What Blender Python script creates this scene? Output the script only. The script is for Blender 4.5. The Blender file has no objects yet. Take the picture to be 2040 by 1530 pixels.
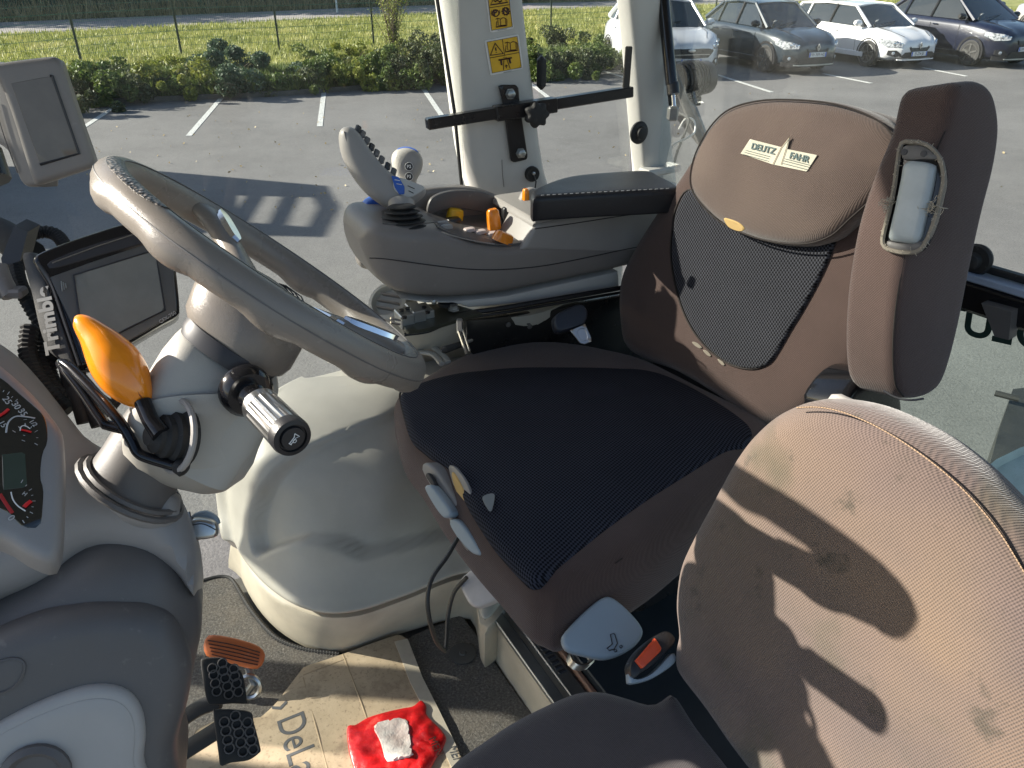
import bpy, math, random
import numpy as np
from mathutils import Vector as V, Matrix, geometry
random.seed(4); np.random.seed(4)
SC = bpy.context.scene
COL = SC.collection

# ------------------------------------------------------------------ camera, sky, sun, exposure
FPX = 1531.0                      # focal length in pixels of the 2040 px wide photograph
PITCH = math.radians(29.5)
CAMZ = 1.30                       # camera above the cab floor (cab floor is z = 0)
GZ = -1.45                        # the car park lies this far below the cab floor
cd = bpy.data.cameras.new('camera'); cam = bpy.data.objects.new('camera', cd); COL.objects.link(cam)
cam.location = (0, 0, CAMZ); cam.rotation_euler = (math.pi/2 - PITCH, 0, 0)
cd.sensor_fit = 'HORIZONTAL'; cd.sensor_width = 36.0; cd.lens = 36.0*FPX/2040.0
cd.clip_start = 0.02; cd.clip_end = 600
SC.camera = cam
SUN_D = V((0.990, -0.139, -0.488)).normalized()      # the way sunlight travels
SUN_EL = math.asin(-SUN_D.z); SUN_ROT = math.atan2(-SUN_D.x, -SUN_D.y)
w = bpy.data.worlds.new('World'); SC.world = w; w.use_nodes = True
nt = w.node_tree; nt.nodes.clear()
wo = nt.nodes.new('ShaderNodeOutputWorld'); bg = nt.nodes.new('ShaderNodeBackground'); sk = nt.nodes.new('ShaderNodeTexSky')
sk.sky_type = 'NISHITA'; sk.sun_disc = False; sk.sun_elevation = SUN_EL; sk.sun_rotation = SUN_ROT
sk.air_density = 1.0; sk.dust_density = 1.2; sk.ozone_density = 1.0
bg.inputs[1].default_value = 0.07
nt.links.new(sk.outputs[0], bg.inputs[0]); nt.links.new(bg.outputs[0], wo.inputs[0])
sd = bpy.data.lights.new('sun', 'SUN'); sd.energy = 5.0; sd.angle = math.radians(0.55); sd.color = (1.0, 0.93, 0.82)
sun = bpy.data.objects.new('sun', sd); COL.objects.link(sun); sun.location = (-20, 10, 14)
sun.rotation_euler = SUN_D.to_track_quat('-Z', 'Y').to_euler()
SC.view_settings.view_transform = 'Standard'; SC.view_settings.look = 'None'
SC.view_settings.exposure = 1.4; SC.view_settings.gamma = 1.0; SC.view_settings.use_curve_mapping = False
SC.cycles.max_bounces = 8; SC.cycles.diffuse_bounces = 4; SC.cycles.transparent_max_bounces = 24
SC.cycles.use_denoising = True

# ------------------------------------------------------------------ measuring helpers (pixels of the photograph to places)
CP, SP = math.cos(PITCH), math.sin(PITCH)
CAMP = V((0, 0, CAMZ))
def ray(px, py):
    u = (px-1020)/FPX; v = (765-py)/FPX
    return V((u, CP+SP*v, -SP+CP*v))
def P(px, py, d): return CAMP + ray(px, py)*d
def onz(px, py, z=0.0):
    r = ray(px, py); return CAMP + r*((z-CAMZ)/r.z)
def onpl(px, py, p0, n):
    r = ray(px, py); return CAMP + r*((V(p0)-CAMP).dot(n)/r.dot(n))
def G(px, py, dz=0.0): return onz(px, py, GZ+dz)
def depth(p): return (V(p)-CAMP).dot(V((0, CP, -SP)))
BK = V((0.819, 0.574, 0)); LT = V((-0.574, 0.819, 0)); UP = V((0, 0, 1))

# ------------------------------------------------------------------ object helpers
def wmat(o):
    m = o.matrix_basis.copy()
    while o.parent: o = o.parent; m = o.matrix_basis @ m
    return m
def tag(o, label=None, cat=None, group=None, kind=None):
    if label: o['label'] = label
    if cat: o['category'] = cat
    if group: o['group'] = group
    if kind: o['kind'] = kind
    return o
def empty(name, loc, label=None, cat=None, group=None, rz=0):
    o = bpy.data.objects.new(name, None); COL.objects.link(o); o.location = loc; o.rotation_euler = (0, 0, rz)
    o.empty_display_size = 0.05
    return tag(o, label, cat, group)
def place(o, parent, M=None):
    M = M or Matrix()
    if parent is not None:
        o.parent = parent; o.matrix_basis = wmat(parent).inverted() @ M
    else: o.matrix_basis = M
def mobj(name, vs, fs, mat, parent=None, M=None, smooth=True, local=False, sharp=40):
    me = bpy.data.meshes.new(name); me.from_pydata([tuple(v) for v in vs], [], [tuple(f) for f in fs])
    me.materials.append(mat)
    if smooth:
        me.polygons.foreach_set('use_smooth', [True]*len(me.polygons))
        try: me.set_sharp_from_angle(angle=math.radians(sharp))
        except Exception: pass
    o = bpy.data.objects.new(name, me); COL.objects.link(o)
    if local:
        if parent is not None: o.parent = parent
        if M: o.matrix_basis = M
    else: place(o, parent, M)
    return o
class MB:
    def __init__(s): s.v = []; s.f = []
    def add(s, vs, fs):
        b = len(s.v); s.v += [V(v) for v in vs]; s.f += [tuple(i+b for i in f) for f in fs]; return s
    def box(s, c, size, ax=None):
        ax = ax or (V((1,0,0)), V((0,1,0)), V((0,0,1)))
        hx, hy, hz = [q/2 for q in size]; c = V(c)
        vs = [c+ax[0]*(i*hx)+ax[1]*(j*hy)+ax[2]*(k*hz) for i in (-1,1) for j in (-1,1) for k in (-1,1)]
        return s.add(vs, [(0,1,3,2),(4,6,7,5),(0,4,5,1),(2,3,7,6),(0,2,6,4),(1,5,7,3)])
    def bbox(s, c, size, ax=None, r=0.004):
        """box with all edges chamfered"""
        ax = ax or (V((1,0,0)), V((0,1,0)), V((0,0,1))); c = V(c)
        h = [q/2 for q in size]; r = min(r, min(h)*0.9); vs = []; idx = {}
        for i in (-1,1):
            for j in (-1,1):
                for k in (-1,1):
                    for a in range(3):
                        q = [i*h[0], j*h[1], k*h[2]]
                        for b in range(3):
                            if b != a: q[b] -= (i,j,k)[b]*r
                        idx[(i,j,k,a)] = len(vs); vs.append(c+ax[0]*q[0]+ax[1]*q[1]+ax[2]*q[2])
        fs = []
        cyc = [(-1,-1),(1,-1),(1,1),(-1,1)]
        for a in range(3):
            b, d = (a+1)%3, (a+2)%3
            for sg in (-1,1):
                f = []
                for (p,q) in cyc:
                    t = [0,0,0]; t[a]=sg; t[b]=p; t[d]=q; f.append(idx[(t[0],t[1],t[2],a)])
                fs.append(f if sg > 0 else f[::-1])
            for p in (-1,1):
                for q in (-1,1):
                    t0=[0,0,0]; t0[a]=-1; t0[b]=p; t0[d]=q; t1=list(t0); t1[a]=1
                    f=[idx[(*t0,b)], idx[(*t1,b)], idx[(*t1,d)], idx[(*t0,d)]]
                    fs.append(f if p*q > 0 else f[::-1])
        for i in (-1,1):
            for j in (-1,1):
                for k in (-1,1):
                    f=[idx[(i,j,k,a)] for a in range(3)]; fs.append(f if i*j*k > 0 else f[::-1])
        return s.add(vs, fs)
    def tube(s, pts, r, seg=10, closed=False, cap=True, flat=1.0, up=None):
        pts = [V(p) for p in pts]; n = len(pts); rr = r if hasattr(r, '__len__') else [r]*n
        vs = []; prev = None
        for i in range(n):
            a = pts[(i-1)%n] if (closed or i > 0) else pts[i]; b = pts[(i+1)%n] if (closed or i < n-1) else pts[i]
            t = (b-a).normalized()
            if up is not None: nx = t.cross(V(up)).normalized()
            elif prev is None:
                h = V((0,0,1)) if abs(t.z) < 0.9 else V((1,0,0)); nx = t.cross(h).normalized()
            else: nx = (prev - t*prev.dot(t)).normalized()
            prev = nx; ny = t.cross(nx)
            for k in range(seg):
                th = 2*math.pi*k/seg; vs.append(pts[i]+nx*(math.cos(th)*rr[i])+ny*(math.sin(th)*rr[i]*flat))
        fs = []
        for i in range(n if closed else n-1):
            j = (i+1)%n
            for k in range(seg):
                l = (k+1)%seg; fs.append((i*seg+k, i*seg+l, j*seg+l, j*seg+k))
        if cap and not closed: fs.append(tuple(range(seg-1,-1,-1))); fs.append(tuple((n-1)*seg+k for k in range(seg)))
        return s.add(vs, fs)
    def lathe(s, o, ax, prof, seg=20):
        """prof: (distance along axis, radius)"""
        o = V(o); ax = V(ax).normalized(); h = V((0,0,1)) if abs(ax.z) < 0.9 else V((1,0,0))
        nx = ax.cross(h).normalized(); ny = ax.cross(nx); vs = []
        for (d, r) in prof:
            for k in range(seg):
                th = 2*math.pi*k/seg; vs.append(o+ax*d+(nx*math.cos(th)+ny*math.sin(th))*r)
        fs = []
        for i in range(len(prof)-1):
            for k in range(seg):
                l = (k+1)%seg; fs.append((i*seg+k, i*seg+l, (i+1)*seg+l, (i+1)*seg+k))
        fs.append(tuple(range(seg-1,-1,-1))); fs.append(tuple((len(prof)-1)*seg+k for k in range(seg)))
        return s.add(vs, fs)
    def loft(s, rings, cap=True):
        m = len(rings[0]); vs = [p for r in rings for p in r]; fs = []
        for i in range(len(rings)-1):
            for k in range(m):
                l = (k+1)%m; fs.append((i*m+k, i*m+l, (i+1)*m+l, (i+1)*m+k))
        if cap: fs.append(tuple(range(m-1,-1,-1))); fs.append(tuple((len(rings)-1)*m+k for k in range(m)))
        return s.add(vs, fs)
    def prism(s, poly, off):
        n = len(poly); off = V(off); vs = [V(p) for p in poly]+[V(p)+off for p in poly]
        return s.add(vs, [tuple(range(n)), tuple(range(2*n-1, n-1, -1))]+[(i, i+n, (i+1)%n+n, (i+1)%n) for i in range(n)])
    def obj(s, name, mat, parent=None, smooth=True, sharp=40, M=None, local=False):
        return mobj(name, s.v, s.f, mat, parent, M, smooth, local, sharp)
def spline(pts, n=8, closed=False):
    pts = [V(p) for p in pts]; m = len(pts); out = []
    for i in range(m if closed else m-1):
        if closed: a,b,c,d = pts[(i-1)%m], pts[i], pts[(i+1)%m], pts[(i+2)%m]
        else: a,b,c,d = pts[max(i-1,0)], pts[i], pts[i+1], pts[min(i+2,m-1)]
        for k in range(n):
            t = k/n
            out.append(0.5*((2*b)+(c-a)*t+(2*a-5*b+4*c-d)*t*t+(3*b-a-3*c+d)*t**3))
    if not closed: out.append(pts[-1])
    return out
def resample(pts, step, closed=True):
    q = [V(p) for p in pts]+([V(pts[0])] if closed else []); L = [0]
    for i in range(1, len(q)): L.append(L[-1]+(q[i]-q[i-1]).length)
    n = max(6, int(L[-1]/step)); out = []; j = 0
    for k in range(n if closed else n+1):
        s = L[-1]*k/n
        while j < len(L)-2 and L[j+1] < s: j += 1
        t = (s-L[j])/max(1e-9, L[j+1]-L[j]); out.append(q[j].lerp(q[j+1], t))
    return out
def frame(p0, n, x=None):
    n = V(n).normalized(); x = V(x) if x is not None else (V((1,0,0)))
    x = (x - n*x.dot(n)).normalized(); y = n.cross(x)
    M = Matrix((x, y, n)).transposed().to_4x4(); M.translation = V(p0); return M
def segdist(p, poly):
    a = poly; b = np.roll(poly, -1, axis=0); ab = b-a
    ap = p[:,None,:]-a[None]; t = np.clip((ap*ab).sum(-1)/np.maximum((ab*ab).sum(-1),1e-12), 0, 1)
    return np.sqrt(((ap-t[...,None]*ab)**2).sum(-1)).min(1)
def inside(p, poly):
    x, y = p[:,0][:,None], p[:,1][:,None]; a = poly; b = np.roll(poly, -1, axis=0)
    c = ((a[:,1] > y) != (b[:,1] > y)) & (x < (b[:,0]-a[:,0])*(y-a[:,1])/(b[:,1]-a[:,1]+1e-15)+a[:,0])
    return c.sum(1) % 2 == 1
def pillow(name, px, p0, n, mat, parent=None, thick=0.05, r=0.015, dome=0.0, x=None, curved=True, step=None, res=None,
           holes=(), relief=None, back=True, rb=None, world=False, label=None, domed=0.12):
    """a body whose front outline is given (photo pixels on the plane p0,n, or world points), rounded over at the rim with radius r"""
    M = frame(p0, n, x); Mi = M.inverted(); n3 = M.to_3x3() @ V((0,0,1))
    def loop(q, cv=curved):
        w3 = [V(a) if world else onpl(a[0], a[1], p0, n3) for a in q]
        l = [(Mi @ a) for a in w3]; l = [V((a.x, a.y, 0)) for a in l]
        if cv: l = spline(l, 6, True)
        return resample(l, st)
    st = step or max(0.004, min(0.02, r*0.8 if r > 0.01 else 0.01))
    out = np.array([(a.x, a.y) for a in loop(px)])
    A = 0.5*np.sum(out[:,0]*np.roll(out[:,1],-1)-np.roll(out[:,0],-1)*out[:,1])
    if A < 0: out = out[::-1].copy()
    hl = [np.array([(a.x, a.y) for a in loop(h, True)]) for h in holes]
    allseg = [out]+hl
    def dist(p): return np.min([segdist(p, s) for s in allseg], axis=0)
    def ins(p):
        k = inside(p, out)
        for h in hl: k &= ~inside(p, h)
        return k
    pts = []
    rs = res or max(0.008, min(0.03, r*1.2))
    nl = 5 if r > 0.004 else (2 if r > 0.0015 else 1)
    for q in allseg:
        nx = np.roll(q,-1,0)-np.roll(q,1,0); nn = np.stack([-nx[:,1], nx[:,0]],1); nn /= np.maximum(np.linalg.norm(nn,axis=1,keepdims=True),1e-9)
        for sg in (1,-1):
            for k in range(1, nl+1):
                d = r*(1-math.cos(math.pi/2*k/nl))
                c = q+nn*d*sg
                ok = ins(c); c = c[ok]
                if len(c): c = c[dist(c) > d*0.93]
                pts += [tuple(a) for a in c]
    lo, hi = out.min(0), out.max(0)
    gx, gy = np.meshgrid(np.arange(lo[0], hi[0], rs), np.arange(lo[1], hi[1], rs)); g = np.stack([gx.ravel(), gy.ravel()],1)
    g += np.random.RandomState(3).uniform(-rs*0.12, rs*0.12, g.shape)
    if len(g):
        ok = ins(g); g = g[ok]
        if len(g): g = g[dist(g) > r*1.05+rs*0.35]; pts += [tuple(a) for a in g]
    co = []; ed = []
    for q in allseg:
        b = len(co); co += [V(a) for a in q]; m = len(q); ed += [(b+i, b+(i+1)%m) for i in range(m)]
    nb = len(co)
    co += [V(a) for a in pts]
    vv, ee, ff, ov, oe, of = geometry.delaunay_2d_cdt(co, ed, [], 4 if hl else 1, 1e-6)
    vv = np.array([tuple(a) for a in vv])
    d = dist(vv); isb = d < 1e-5; d[isb] = 0
    t = np.clip(d/max(r,1e-6), 0, 1); ht = -r+r*np.sqrt(np.maximum(0, 1-(1-t)**2))
    if dome:
        td = np.clip(d/domed, 0, 1); ht += dome*(1-(1-td)**2)
    if relief is not None: ht += np.array([relief(a[0], a[1], dd) for a, dd in zip(vv, d)])*(~isb)
    N = len(vv); vs = [V((a[0], a[1], h)) for a, h in zip(vv, ht)]
    tri = []
    for f in ff:
        a, b, c = f[:3]; cr = (vv[b][0]-vv[a][0])*(vv[c][1]-vv[a][1])-(vv[b][1]-vv[a][1])*(vv[c][0]-vv[a][0])
        f = tuple(f); tri.append(f if cr > 0 else f[::-1])
    fs = list(tri)
    if back:
        rb = r if rb is None else rb; rb = min(rb, max(0.0, thick-r-0.001))
        t2 = np.clip(d/max(rb,1e-6), 0, 1) if rb > 0.0005 else np.ones(N)
        hb = -thick+rb-(rb*np.sqrt(np.maximum(0, 1-(1-t2)**2)))
        vs += [V((a[0], a[1], h)) for a, h in zip(vv, hb)]
        fs += [tuple(i+N for i in f[::-1]) for f in tri]
        cnt = {}
        for f in tri:
            for i in range(len(f)):
                e = (f[i], f[(i+1)%len(f)]); cnt[e] = cnt.get(e, 0)+1
        for (a, b) in cnt:
            if (b, a) not in cnt: fs.append((a, a+N, b+N, b))
    o = mobj(name, vs, fs, mat, parent, M)
    if label: o['label'] = label
    return o
def flatpoly(name, pts, mat, parent=None, t=0.001, n=None):
    """thin solid sheet of given world points"""
    pts = [V(p) for p in pts]
    nn = V(n) if n is not None else (pts[1]-pts[0]).cross(pts[2]-pts[0]).normalized()
    m = MB(); m.prism(pts, nn*-t) if (pts[1]-pts[0]).cross(pts[2]-pts[1]).dot(nn) > 0 else m.prism(pts[::-1], nn*-t)
    return m.obj(name, mat, parent, smooth=False)
def textobj(name, s, M, size, mat, parent=None, ext=0.0004, align='CENTER', spacing=1.0, sx=1.0, bold=0.0):
    c = bpy.data.curves.new(name, 'FONT'); c.body = s; c.size = size; c.extrude = ext; c.align_x = align; c.align_y = 'CENTER'
    c.space_character = spacing; c.offset = bold
    o = bpy.data.objects.new(name, c); COL.objects.link(o)
    me = bpy.data.meshes.new_from_object(o); bpy.data.objects.remove(o)
    me.materials.clear(); me.materials.append(mat)
    o = bpy.data.objects.new(name, me); COL.objects.link(o); place(o, parent, M @ Matrix.Diagonal((sx,1,1,1))); return o

# ------------------------------------------------------------------ materials
def nodes(name):
    m = bpy.data.materials.new(name); m.use_nodes = True; t = m.node_tree; b = t.nodes['Principled BSDF']; return m, t, b
def N(t, typ, **k):
    n = t.nodes.new(typ)
    for a, b in k.items():
        if a in ('op',): n.operation = b
        else: setattr(n, a, b)
    return n
def mathn(t, op, a, b=None, c=None):
    n = t.nodes.new('ShaderNodeMath'); n.operation = op
    for i, q in enumerate((a, b, c)):
        if q is None: continue
        if isinstance(q, (int, float)): n.inputs[i].default_value = q
        else: t.links.new(q, n.inputs[i])
    return n.outputs[0]
def noise(t, scale, detail=3, rough=0.5, vec=None):
    n = t.nodes.new('ShaderNodeTexNoise'); n.inputs['Scale'].default_value = scale; n.inputs['Detail'].default_value = detail
    n.inputs['Roughness'].default_value = rough
    if vec is None: vec = t.nodes.new('ShaderNodeTexCoord').outputs['Object']
    t.links.new(vec, n.inputs['Vector']); return n.outputs['Fac']
def ramp(t, fac, stops):
    r = t.nodes.new('ShaderNodeValToRGB'); e = r.color_ramp.elements
    while len(e) < len(stops): e.new(0.5)
    for q, (p, c) in zip(e, stops): q.position = p; q.color = (*c, 1) if len(c) == 3 else c
    t.links.new(fac, r.inputs[0]); return r.outputs[0]
def mixc(t, fac, a, b, mode='MIX'):
    m = t.nodes.new('ShaderNodeMix'); m.data_type = 'RGBA'; m.blend_type = mode
    for s, q in ((m.inputs[0], fac), (m.inputs[6], a), (m.inputs[7], b)):
        if isinstance(q, (int, float)): s.default_value = q
        elif isinstance(q, tuple): s.default_value = (*q[:3], 1)
        else: t.links.new(q, s)
    return m.outputs[2]
def bump(t, b, h, strength=0.3, dist=0.002):
    n = t.nodes.new('ShaderNodeBump'); n.inputs['Strength'].default_value = strength; n.inputs['Distance'].default_value = dist
    t.links.new(h, n.inputs['Height']); t.links.new(n.outputs[0], b.inputs['Normal'])
def mul(c, k): return tuple(min(1, q*k) for q in c)
def plastic(name, col, rough=0.45, grain=0.25, var=0.12, scale=900, metal=0.0, coat=0.0, dust=0.12):
    m, t, b = nodes(name); b.inputs['Roughness'].default_value = rough; b.inputs['Metallic'].default_value = metal
    n1 = noise(t, 7, 5, 0.6)
    c = ramp(t, n1, [(0.3, mul(col, 1-var)), (0.7, mul(col, 1+var*0.6))])
    n2 = noise(t, 55, 4, 0.7)
    sp = ramp(t, n2, [(0.62, (0,0,0)), (0.74, (1,1,1))])
    lum = sum(col)/3
    c = mixc(t, mathn(t, 'MULTIPLY', sp, dust), c, (0.5,0.47,0.42))
    t.links.new(c, b.inputs['Base Color'])
    rr = ramp(t, n1, [(0.25, (rough*0.8,)*3), (0.75, (min(1,rough*1.25),)*3)]); t.links.new(rr, b.inputs['Roughness'])
    if grain: bump(t, b, noise(t, scale, 2, 0.6), grain, 0.0006)
    if coat: b.inputs['Coat Weight'].default_value = coat; b.inputs['Coat Roughness'].default_value = 0.05
    return m
def simple(name, col, rough=0.5, metal=0.0, emit=None, coat=0.0):
    m, t, b = nodes(name); b.inputs['Base Color'].default_value = (*col, 1); b.inputs['Roughness'].default_value = rough; b.inputs['Metallic'].default_value = metal
    n1 = noise(t, 25, 4, 0.6); c = ramp(t, n1, [(0.3, mul(col, 0.88)), (0.7, mul(col, 1.08))]); t.links.new(c, b.inputs['Base Color'])
    if coat: b.inputs['Coat Weight'].default_value = coat
    if emit: b.inputs['Emission Color'].default_value = (*emit, 1); b.inputs['Emission Strength'].default_value = 1
    return m
def fabric(name, col, col2=None, pitch=0.0022, strength=0.55, mesh=False, fade=None, stains=False, sheen=0.35, holes=(0.004,0.004,0.006)):
    m, t, b = nodes(name); b.inputs['Roughness'].default_value = 0.92; b.inputs['Sheen Weight'].default_value = sheen
    b.inputs['Sheen Roughness'].default_value = 0.5; b.inputs['Specular IOR Level'].default_value = 0.2
    tc = t.nodes.new('ShaderNodeTexCoord'); sx = t.nodes.new('ShaderNodeSeparateXYZ')
    wob = t.nodes.new('ShaderNodeTexNoise'); wob.inputs['Scale'].default_value = 9; t.links.new(tc.outputs['Object'], wob.inputs['Vector'])
    ad = t.nodes.new('ShaderNodeVectorMath'); ad.operation = 'MULTIPLY_ADD'; t.links.new(wob.outputs['Color'], ad.inputs[0]); ad.inputs[1].default_value = (0.006,)*3
    t.links.new(tc.outputs['Object'], ad.inputs[2]); t.links.new(ad.outputs[0], sx.inputs[0])
    k = 2*math.pi/pitch
    xx = mathn(t, 'MULTIPLY', sx.outputs[0], k); yy = mathn(t, 'MULTIPLY', sx.outputs[1], k*0.8)
    zz = mathn(t, 'MULTIPLY', sx.outputs[2], k)
    a = mathn(t, 'SINE', mathn(t, 'ADD', xx, mathn(t, 'MULTIPLY', zz, 0.7))); q = mathn(t, 'SINE', yy)
    h = mathn(t, 'MULTIPLY', a, q)                     # checker-like knit
    hf = mathn(t, 'MULTIPLY_ADD', h, 0.5, 0.5)
    n1 = noise(t, 6, 5, 0.65); n2 = noise(t, 260, 2, 0.6)
    c = ramp(t, n1, [(0.3, mul(col, 0.86)), (0.72, mul(col, 1.12))])
    if fade:
        c = mixc(t, ramp(t, noise(t, 3.2, 3, 0.55), [(0.38, (0,0,0)), (0.66, (0.85,0.85,0.85))]), c, fade)
    if stains:
        sn = ramp(t, noise(t, 9, 3, 0.5), [(0.57, (0,0,0)), (0.70, (0.6,0.6,0.6))]); c = mixc(t, sn, c, (0.07,0.065,0.035))
        sn = ramp(t, noise(t, 21, 4, 0.62), [(0.60, (0,0,0)), (0.70, (0.7,0.7,0.7))]); c = mixc(t, sn, c, (0.045,0.04,0.028)); dg = ramp(t, noise(t, 4.5, 5, 0.7), [(0.42, (0,0,0)), (0.65, (0.4,0.4,0.4))]); c = mixc(t, dg, c, (0.095,0.078,0.062))
    if mesh:
        hh = ramp(t, hf, [(0.36, (0,0,0)), (0.62, (1,1,1))])
        c = mixc(t, hh, holes, c)
    else:
        lo = mixc(t, 0.30, c, (0.02,0.015,0.012)); c = mixc(t, hf, lo, c)
    lint = ramp(t, noise(t, 420, 1, 0.5), [(0.80, (0,0,0)), (0.86, (1,1,1))])
    c = mixc(t, mathn(t, 'MULTIPLY', lint, 0.35), c, (0.45,0.42,0.38))
    t.links.new(c, b.inputs['Base Color'])
    bump(t, b, mathn(t, 'ADD', hf, mathn(t, 'MULTIPLY', n2, 0.6)), strength, 0.0012)
    return m
def glass(name, tint=(0.93,0.97,0.95), refl=0.5, haze=0.015, rough=0.0):
    m = bpy.data.materials.new(name); m.use_nodes = True; t = m.node_tree; t.nodes.clear()
    o = t.nodes.new('ShaderNodeOutputMaterial'); tr = t.nodes.new('ShaderNodeBsdfTransparent'); tr.inputs[0].default_value = (*tint, 1)
    gl = t.nodes.new('ShaderNodeBsdfGlossy'); gl.inputs['Roughness'].default_value = rough
    df = t.nodes.new('ShaderNodeBsdfDiffuse'); df.inputs[0].default_value = (0.75,0.75,0.72,1)
    fr = t.nodes.new('ShaderNodeFresnel'); fr.inputs[0].default_value = 1.45
    mx = t.nodes.new('ShaderNodeMixShader'); t.links.new(mathn(t, 'MULTIPLY', fr.outputs[0], refl), mx.inputs[0]); t.links.new(tr.outputs[0], mx.inputs[1]); t.links.new(gl.outputs[0], mx.inputs[2])
    m2 = t.nodes.new('ShaderNodeMixShader')
    dn = ramp(t, noise(t, 160, 5, 0.75), [(0.58, (haze,)*3), (0.78, (min(1, haze*9),)*3)]); t.links.new(dn, m2.inputs[0])
    t.links.new(mx.outputs[0], m2.inputs[1]); t.links.new(df.outputs[0], m2.inputs[2]); t.links.new(m2.outputs[0], o.inputs[0])
    return m
M_ = {}
M_['cream'] = plastic('cream_plastic', (0.49,0.47,0.415), 0.42, 0.25, 0.12, 700, dust=0.3)
M_['cream_dirty'] = plastic('dusty_cream_plastic', (0.60,0.54,0.43), 0.55, 0.25, 0.22, 500, dust=0.3)
M_['column'] = plastic('warm_grey_plastic', (0.40,0.385,0.35), 0.45, 0.35, 0.08)
M_['taupe'] = plastic('taupe_plastic', (0.225,0.205,0.190), 0.42, 0.3, 0.08)
M_['taupe_light'] = plastic('light_taupe_plastic', (0.34,0.32,0.30), 0.45, 0.3, 0.08)
M_['wheel'] = plastic('wheel_rubber', (0.215,0.19,0.165), 0.27, 0.4, 0.08, 1200)
M_['slate'] = plastic('slate_plastic', (0.118,0.111,0.108), 0.45, 0.35, 0.10, 900)
M_['slate_light'] = plastic('pale_slate_plastic', (0.27,0.26,0.255), 0.45, 0.3, 0.08)
M_['black'] = plastic('black_plastic', (0.018,0.018,0.02), 0.35, 0.3, 0.2, 900, dust=0.05)
M_['gloss_black'] = simple('gloss_black', (0.010,0.010,0.012), 0.12)
M_['rubber'] = plastic('black_rubber', (0.022,0.022,0.022), 0.65, 0.3, 0.3, dust=0.1)
M_['bracket'] = plastic('black_painted_steel', (0.014,0.014,0.015), 0.28, 0.25, 0.4, 300, dust=0.15)
M_['chrome'] = simple('chrome', (0.75,0.76,0.78), 0.12, 1.0)
M_['satin'] = simple('satin_chrome', (0.55,0.55,0.54), 0.28, 1.0)
M_['zinc'] = plastic('zinc_steel', (0.42,0.43,0.42), 0.38, 0.3, 0.25, 200, metal=0.85)
M_['pillar'] = plastic('pillar_plastic', (0.54,0.53,0.50), 0.5, 0.2, 0.06)
M_['orange'] = simple('orange_plastic', (0.95,0.28,0.008), 0.22, coat=0.6)
M_['orange_dull'] = plastic('orange_rubber', (0.62,0.16,0.045), 0.5, 0.3, 0.15, dust=0.2)
M_['red'] = simple('red_plastic', (0.75,0.05,0.02), 0.3)
M_['yellow'] = simple('yellow_print', (0.80,0.47,0.015), 0.4)
M_['print'] = simple('dark_print', (0.05,0.012,0.008), 0.5)
M_['white'] = simple('white_vinyl', (0.78,0.77,0.74), 0.45)
M_['ink'] = simple('black_ink', (0.03,0.03,0.035), 0.5)
M_['inkgrey'] = simple('grey_ink', (0.25,0.27,0.27), 0.5)
M_['grey_print'] = simple('pale_grey_print', (0.5,0.5,0.5), 0.5)
M_['blue'] = simple('blue_plastic', (0.03,0.12,0.52), 0.35)
M_['paleblue'] = plastic('pale_blue_plastic', (0.30,0.37,0.43), 0.4, 0.15, 0.05)
M_['leather'] = plastic('black_leather', (0.017,0.018,0.022), 0.38, 0.7, 0.2, 450, dust=0.03)
M_['screen'] = simple('screen_glass', (0.20,0.205,0.19), 0.28)
M_['screen2'] = simple('brown_screen_glass', (0.17,0.15,0.13), 0.25)
M_['bezel'] = plastic('monitor_grey', (0.10,0.10,0.098), 0.4, 0.3)
M_['brown'] = fabric('brown_seat_cloth', (0.098,0.064,0.056), pitch=0.0030, sheen=0.25)
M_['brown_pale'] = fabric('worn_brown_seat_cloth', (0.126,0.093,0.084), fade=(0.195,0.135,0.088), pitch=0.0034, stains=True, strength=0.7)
M_['greybrown'] = fabric('grey_brown_seat_cloth', (0.090,0.078,0.080), pitch=0.0028)
M_['meshblack'] = fabric('black_mesh_cloth', (0.045,0.050,0.072), pitch=0.0066, mesh=True, sheen=0.0, strength=0.5)
M_['meshgrey'] = fabric('grey_mesh_cloth', (0.058,0.060,0.072), pitch=0.0066, mesh=True, sheen=0.1, strength=0.8)
M_['seam'] = simple('seam_thread', (0.02,0.014,0.012), 0.8)
M_['thread'] = simple('tan_thread', (0.30,0.205,0.13), 0.8)
M_['overlock'] = simple('grey_brown_overlock', (0.24,0.21,0.17), 0.9)
M_['foam'] = simple('yellow_foam', (0.62,0.42,0.17), 0.9)
M_['glass'] = glass('window_glass', (0.96,0.98,0.97), 0.45, 0.012)
M_['tinted'] = glass('green_tinted_glass', (0.90,0.965,0.93), 0.5, 0.02)
M_['dialglass'] = glass('cluster_glass', (0.97,0.98,0.97), 1.3, 0.004)
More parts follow.
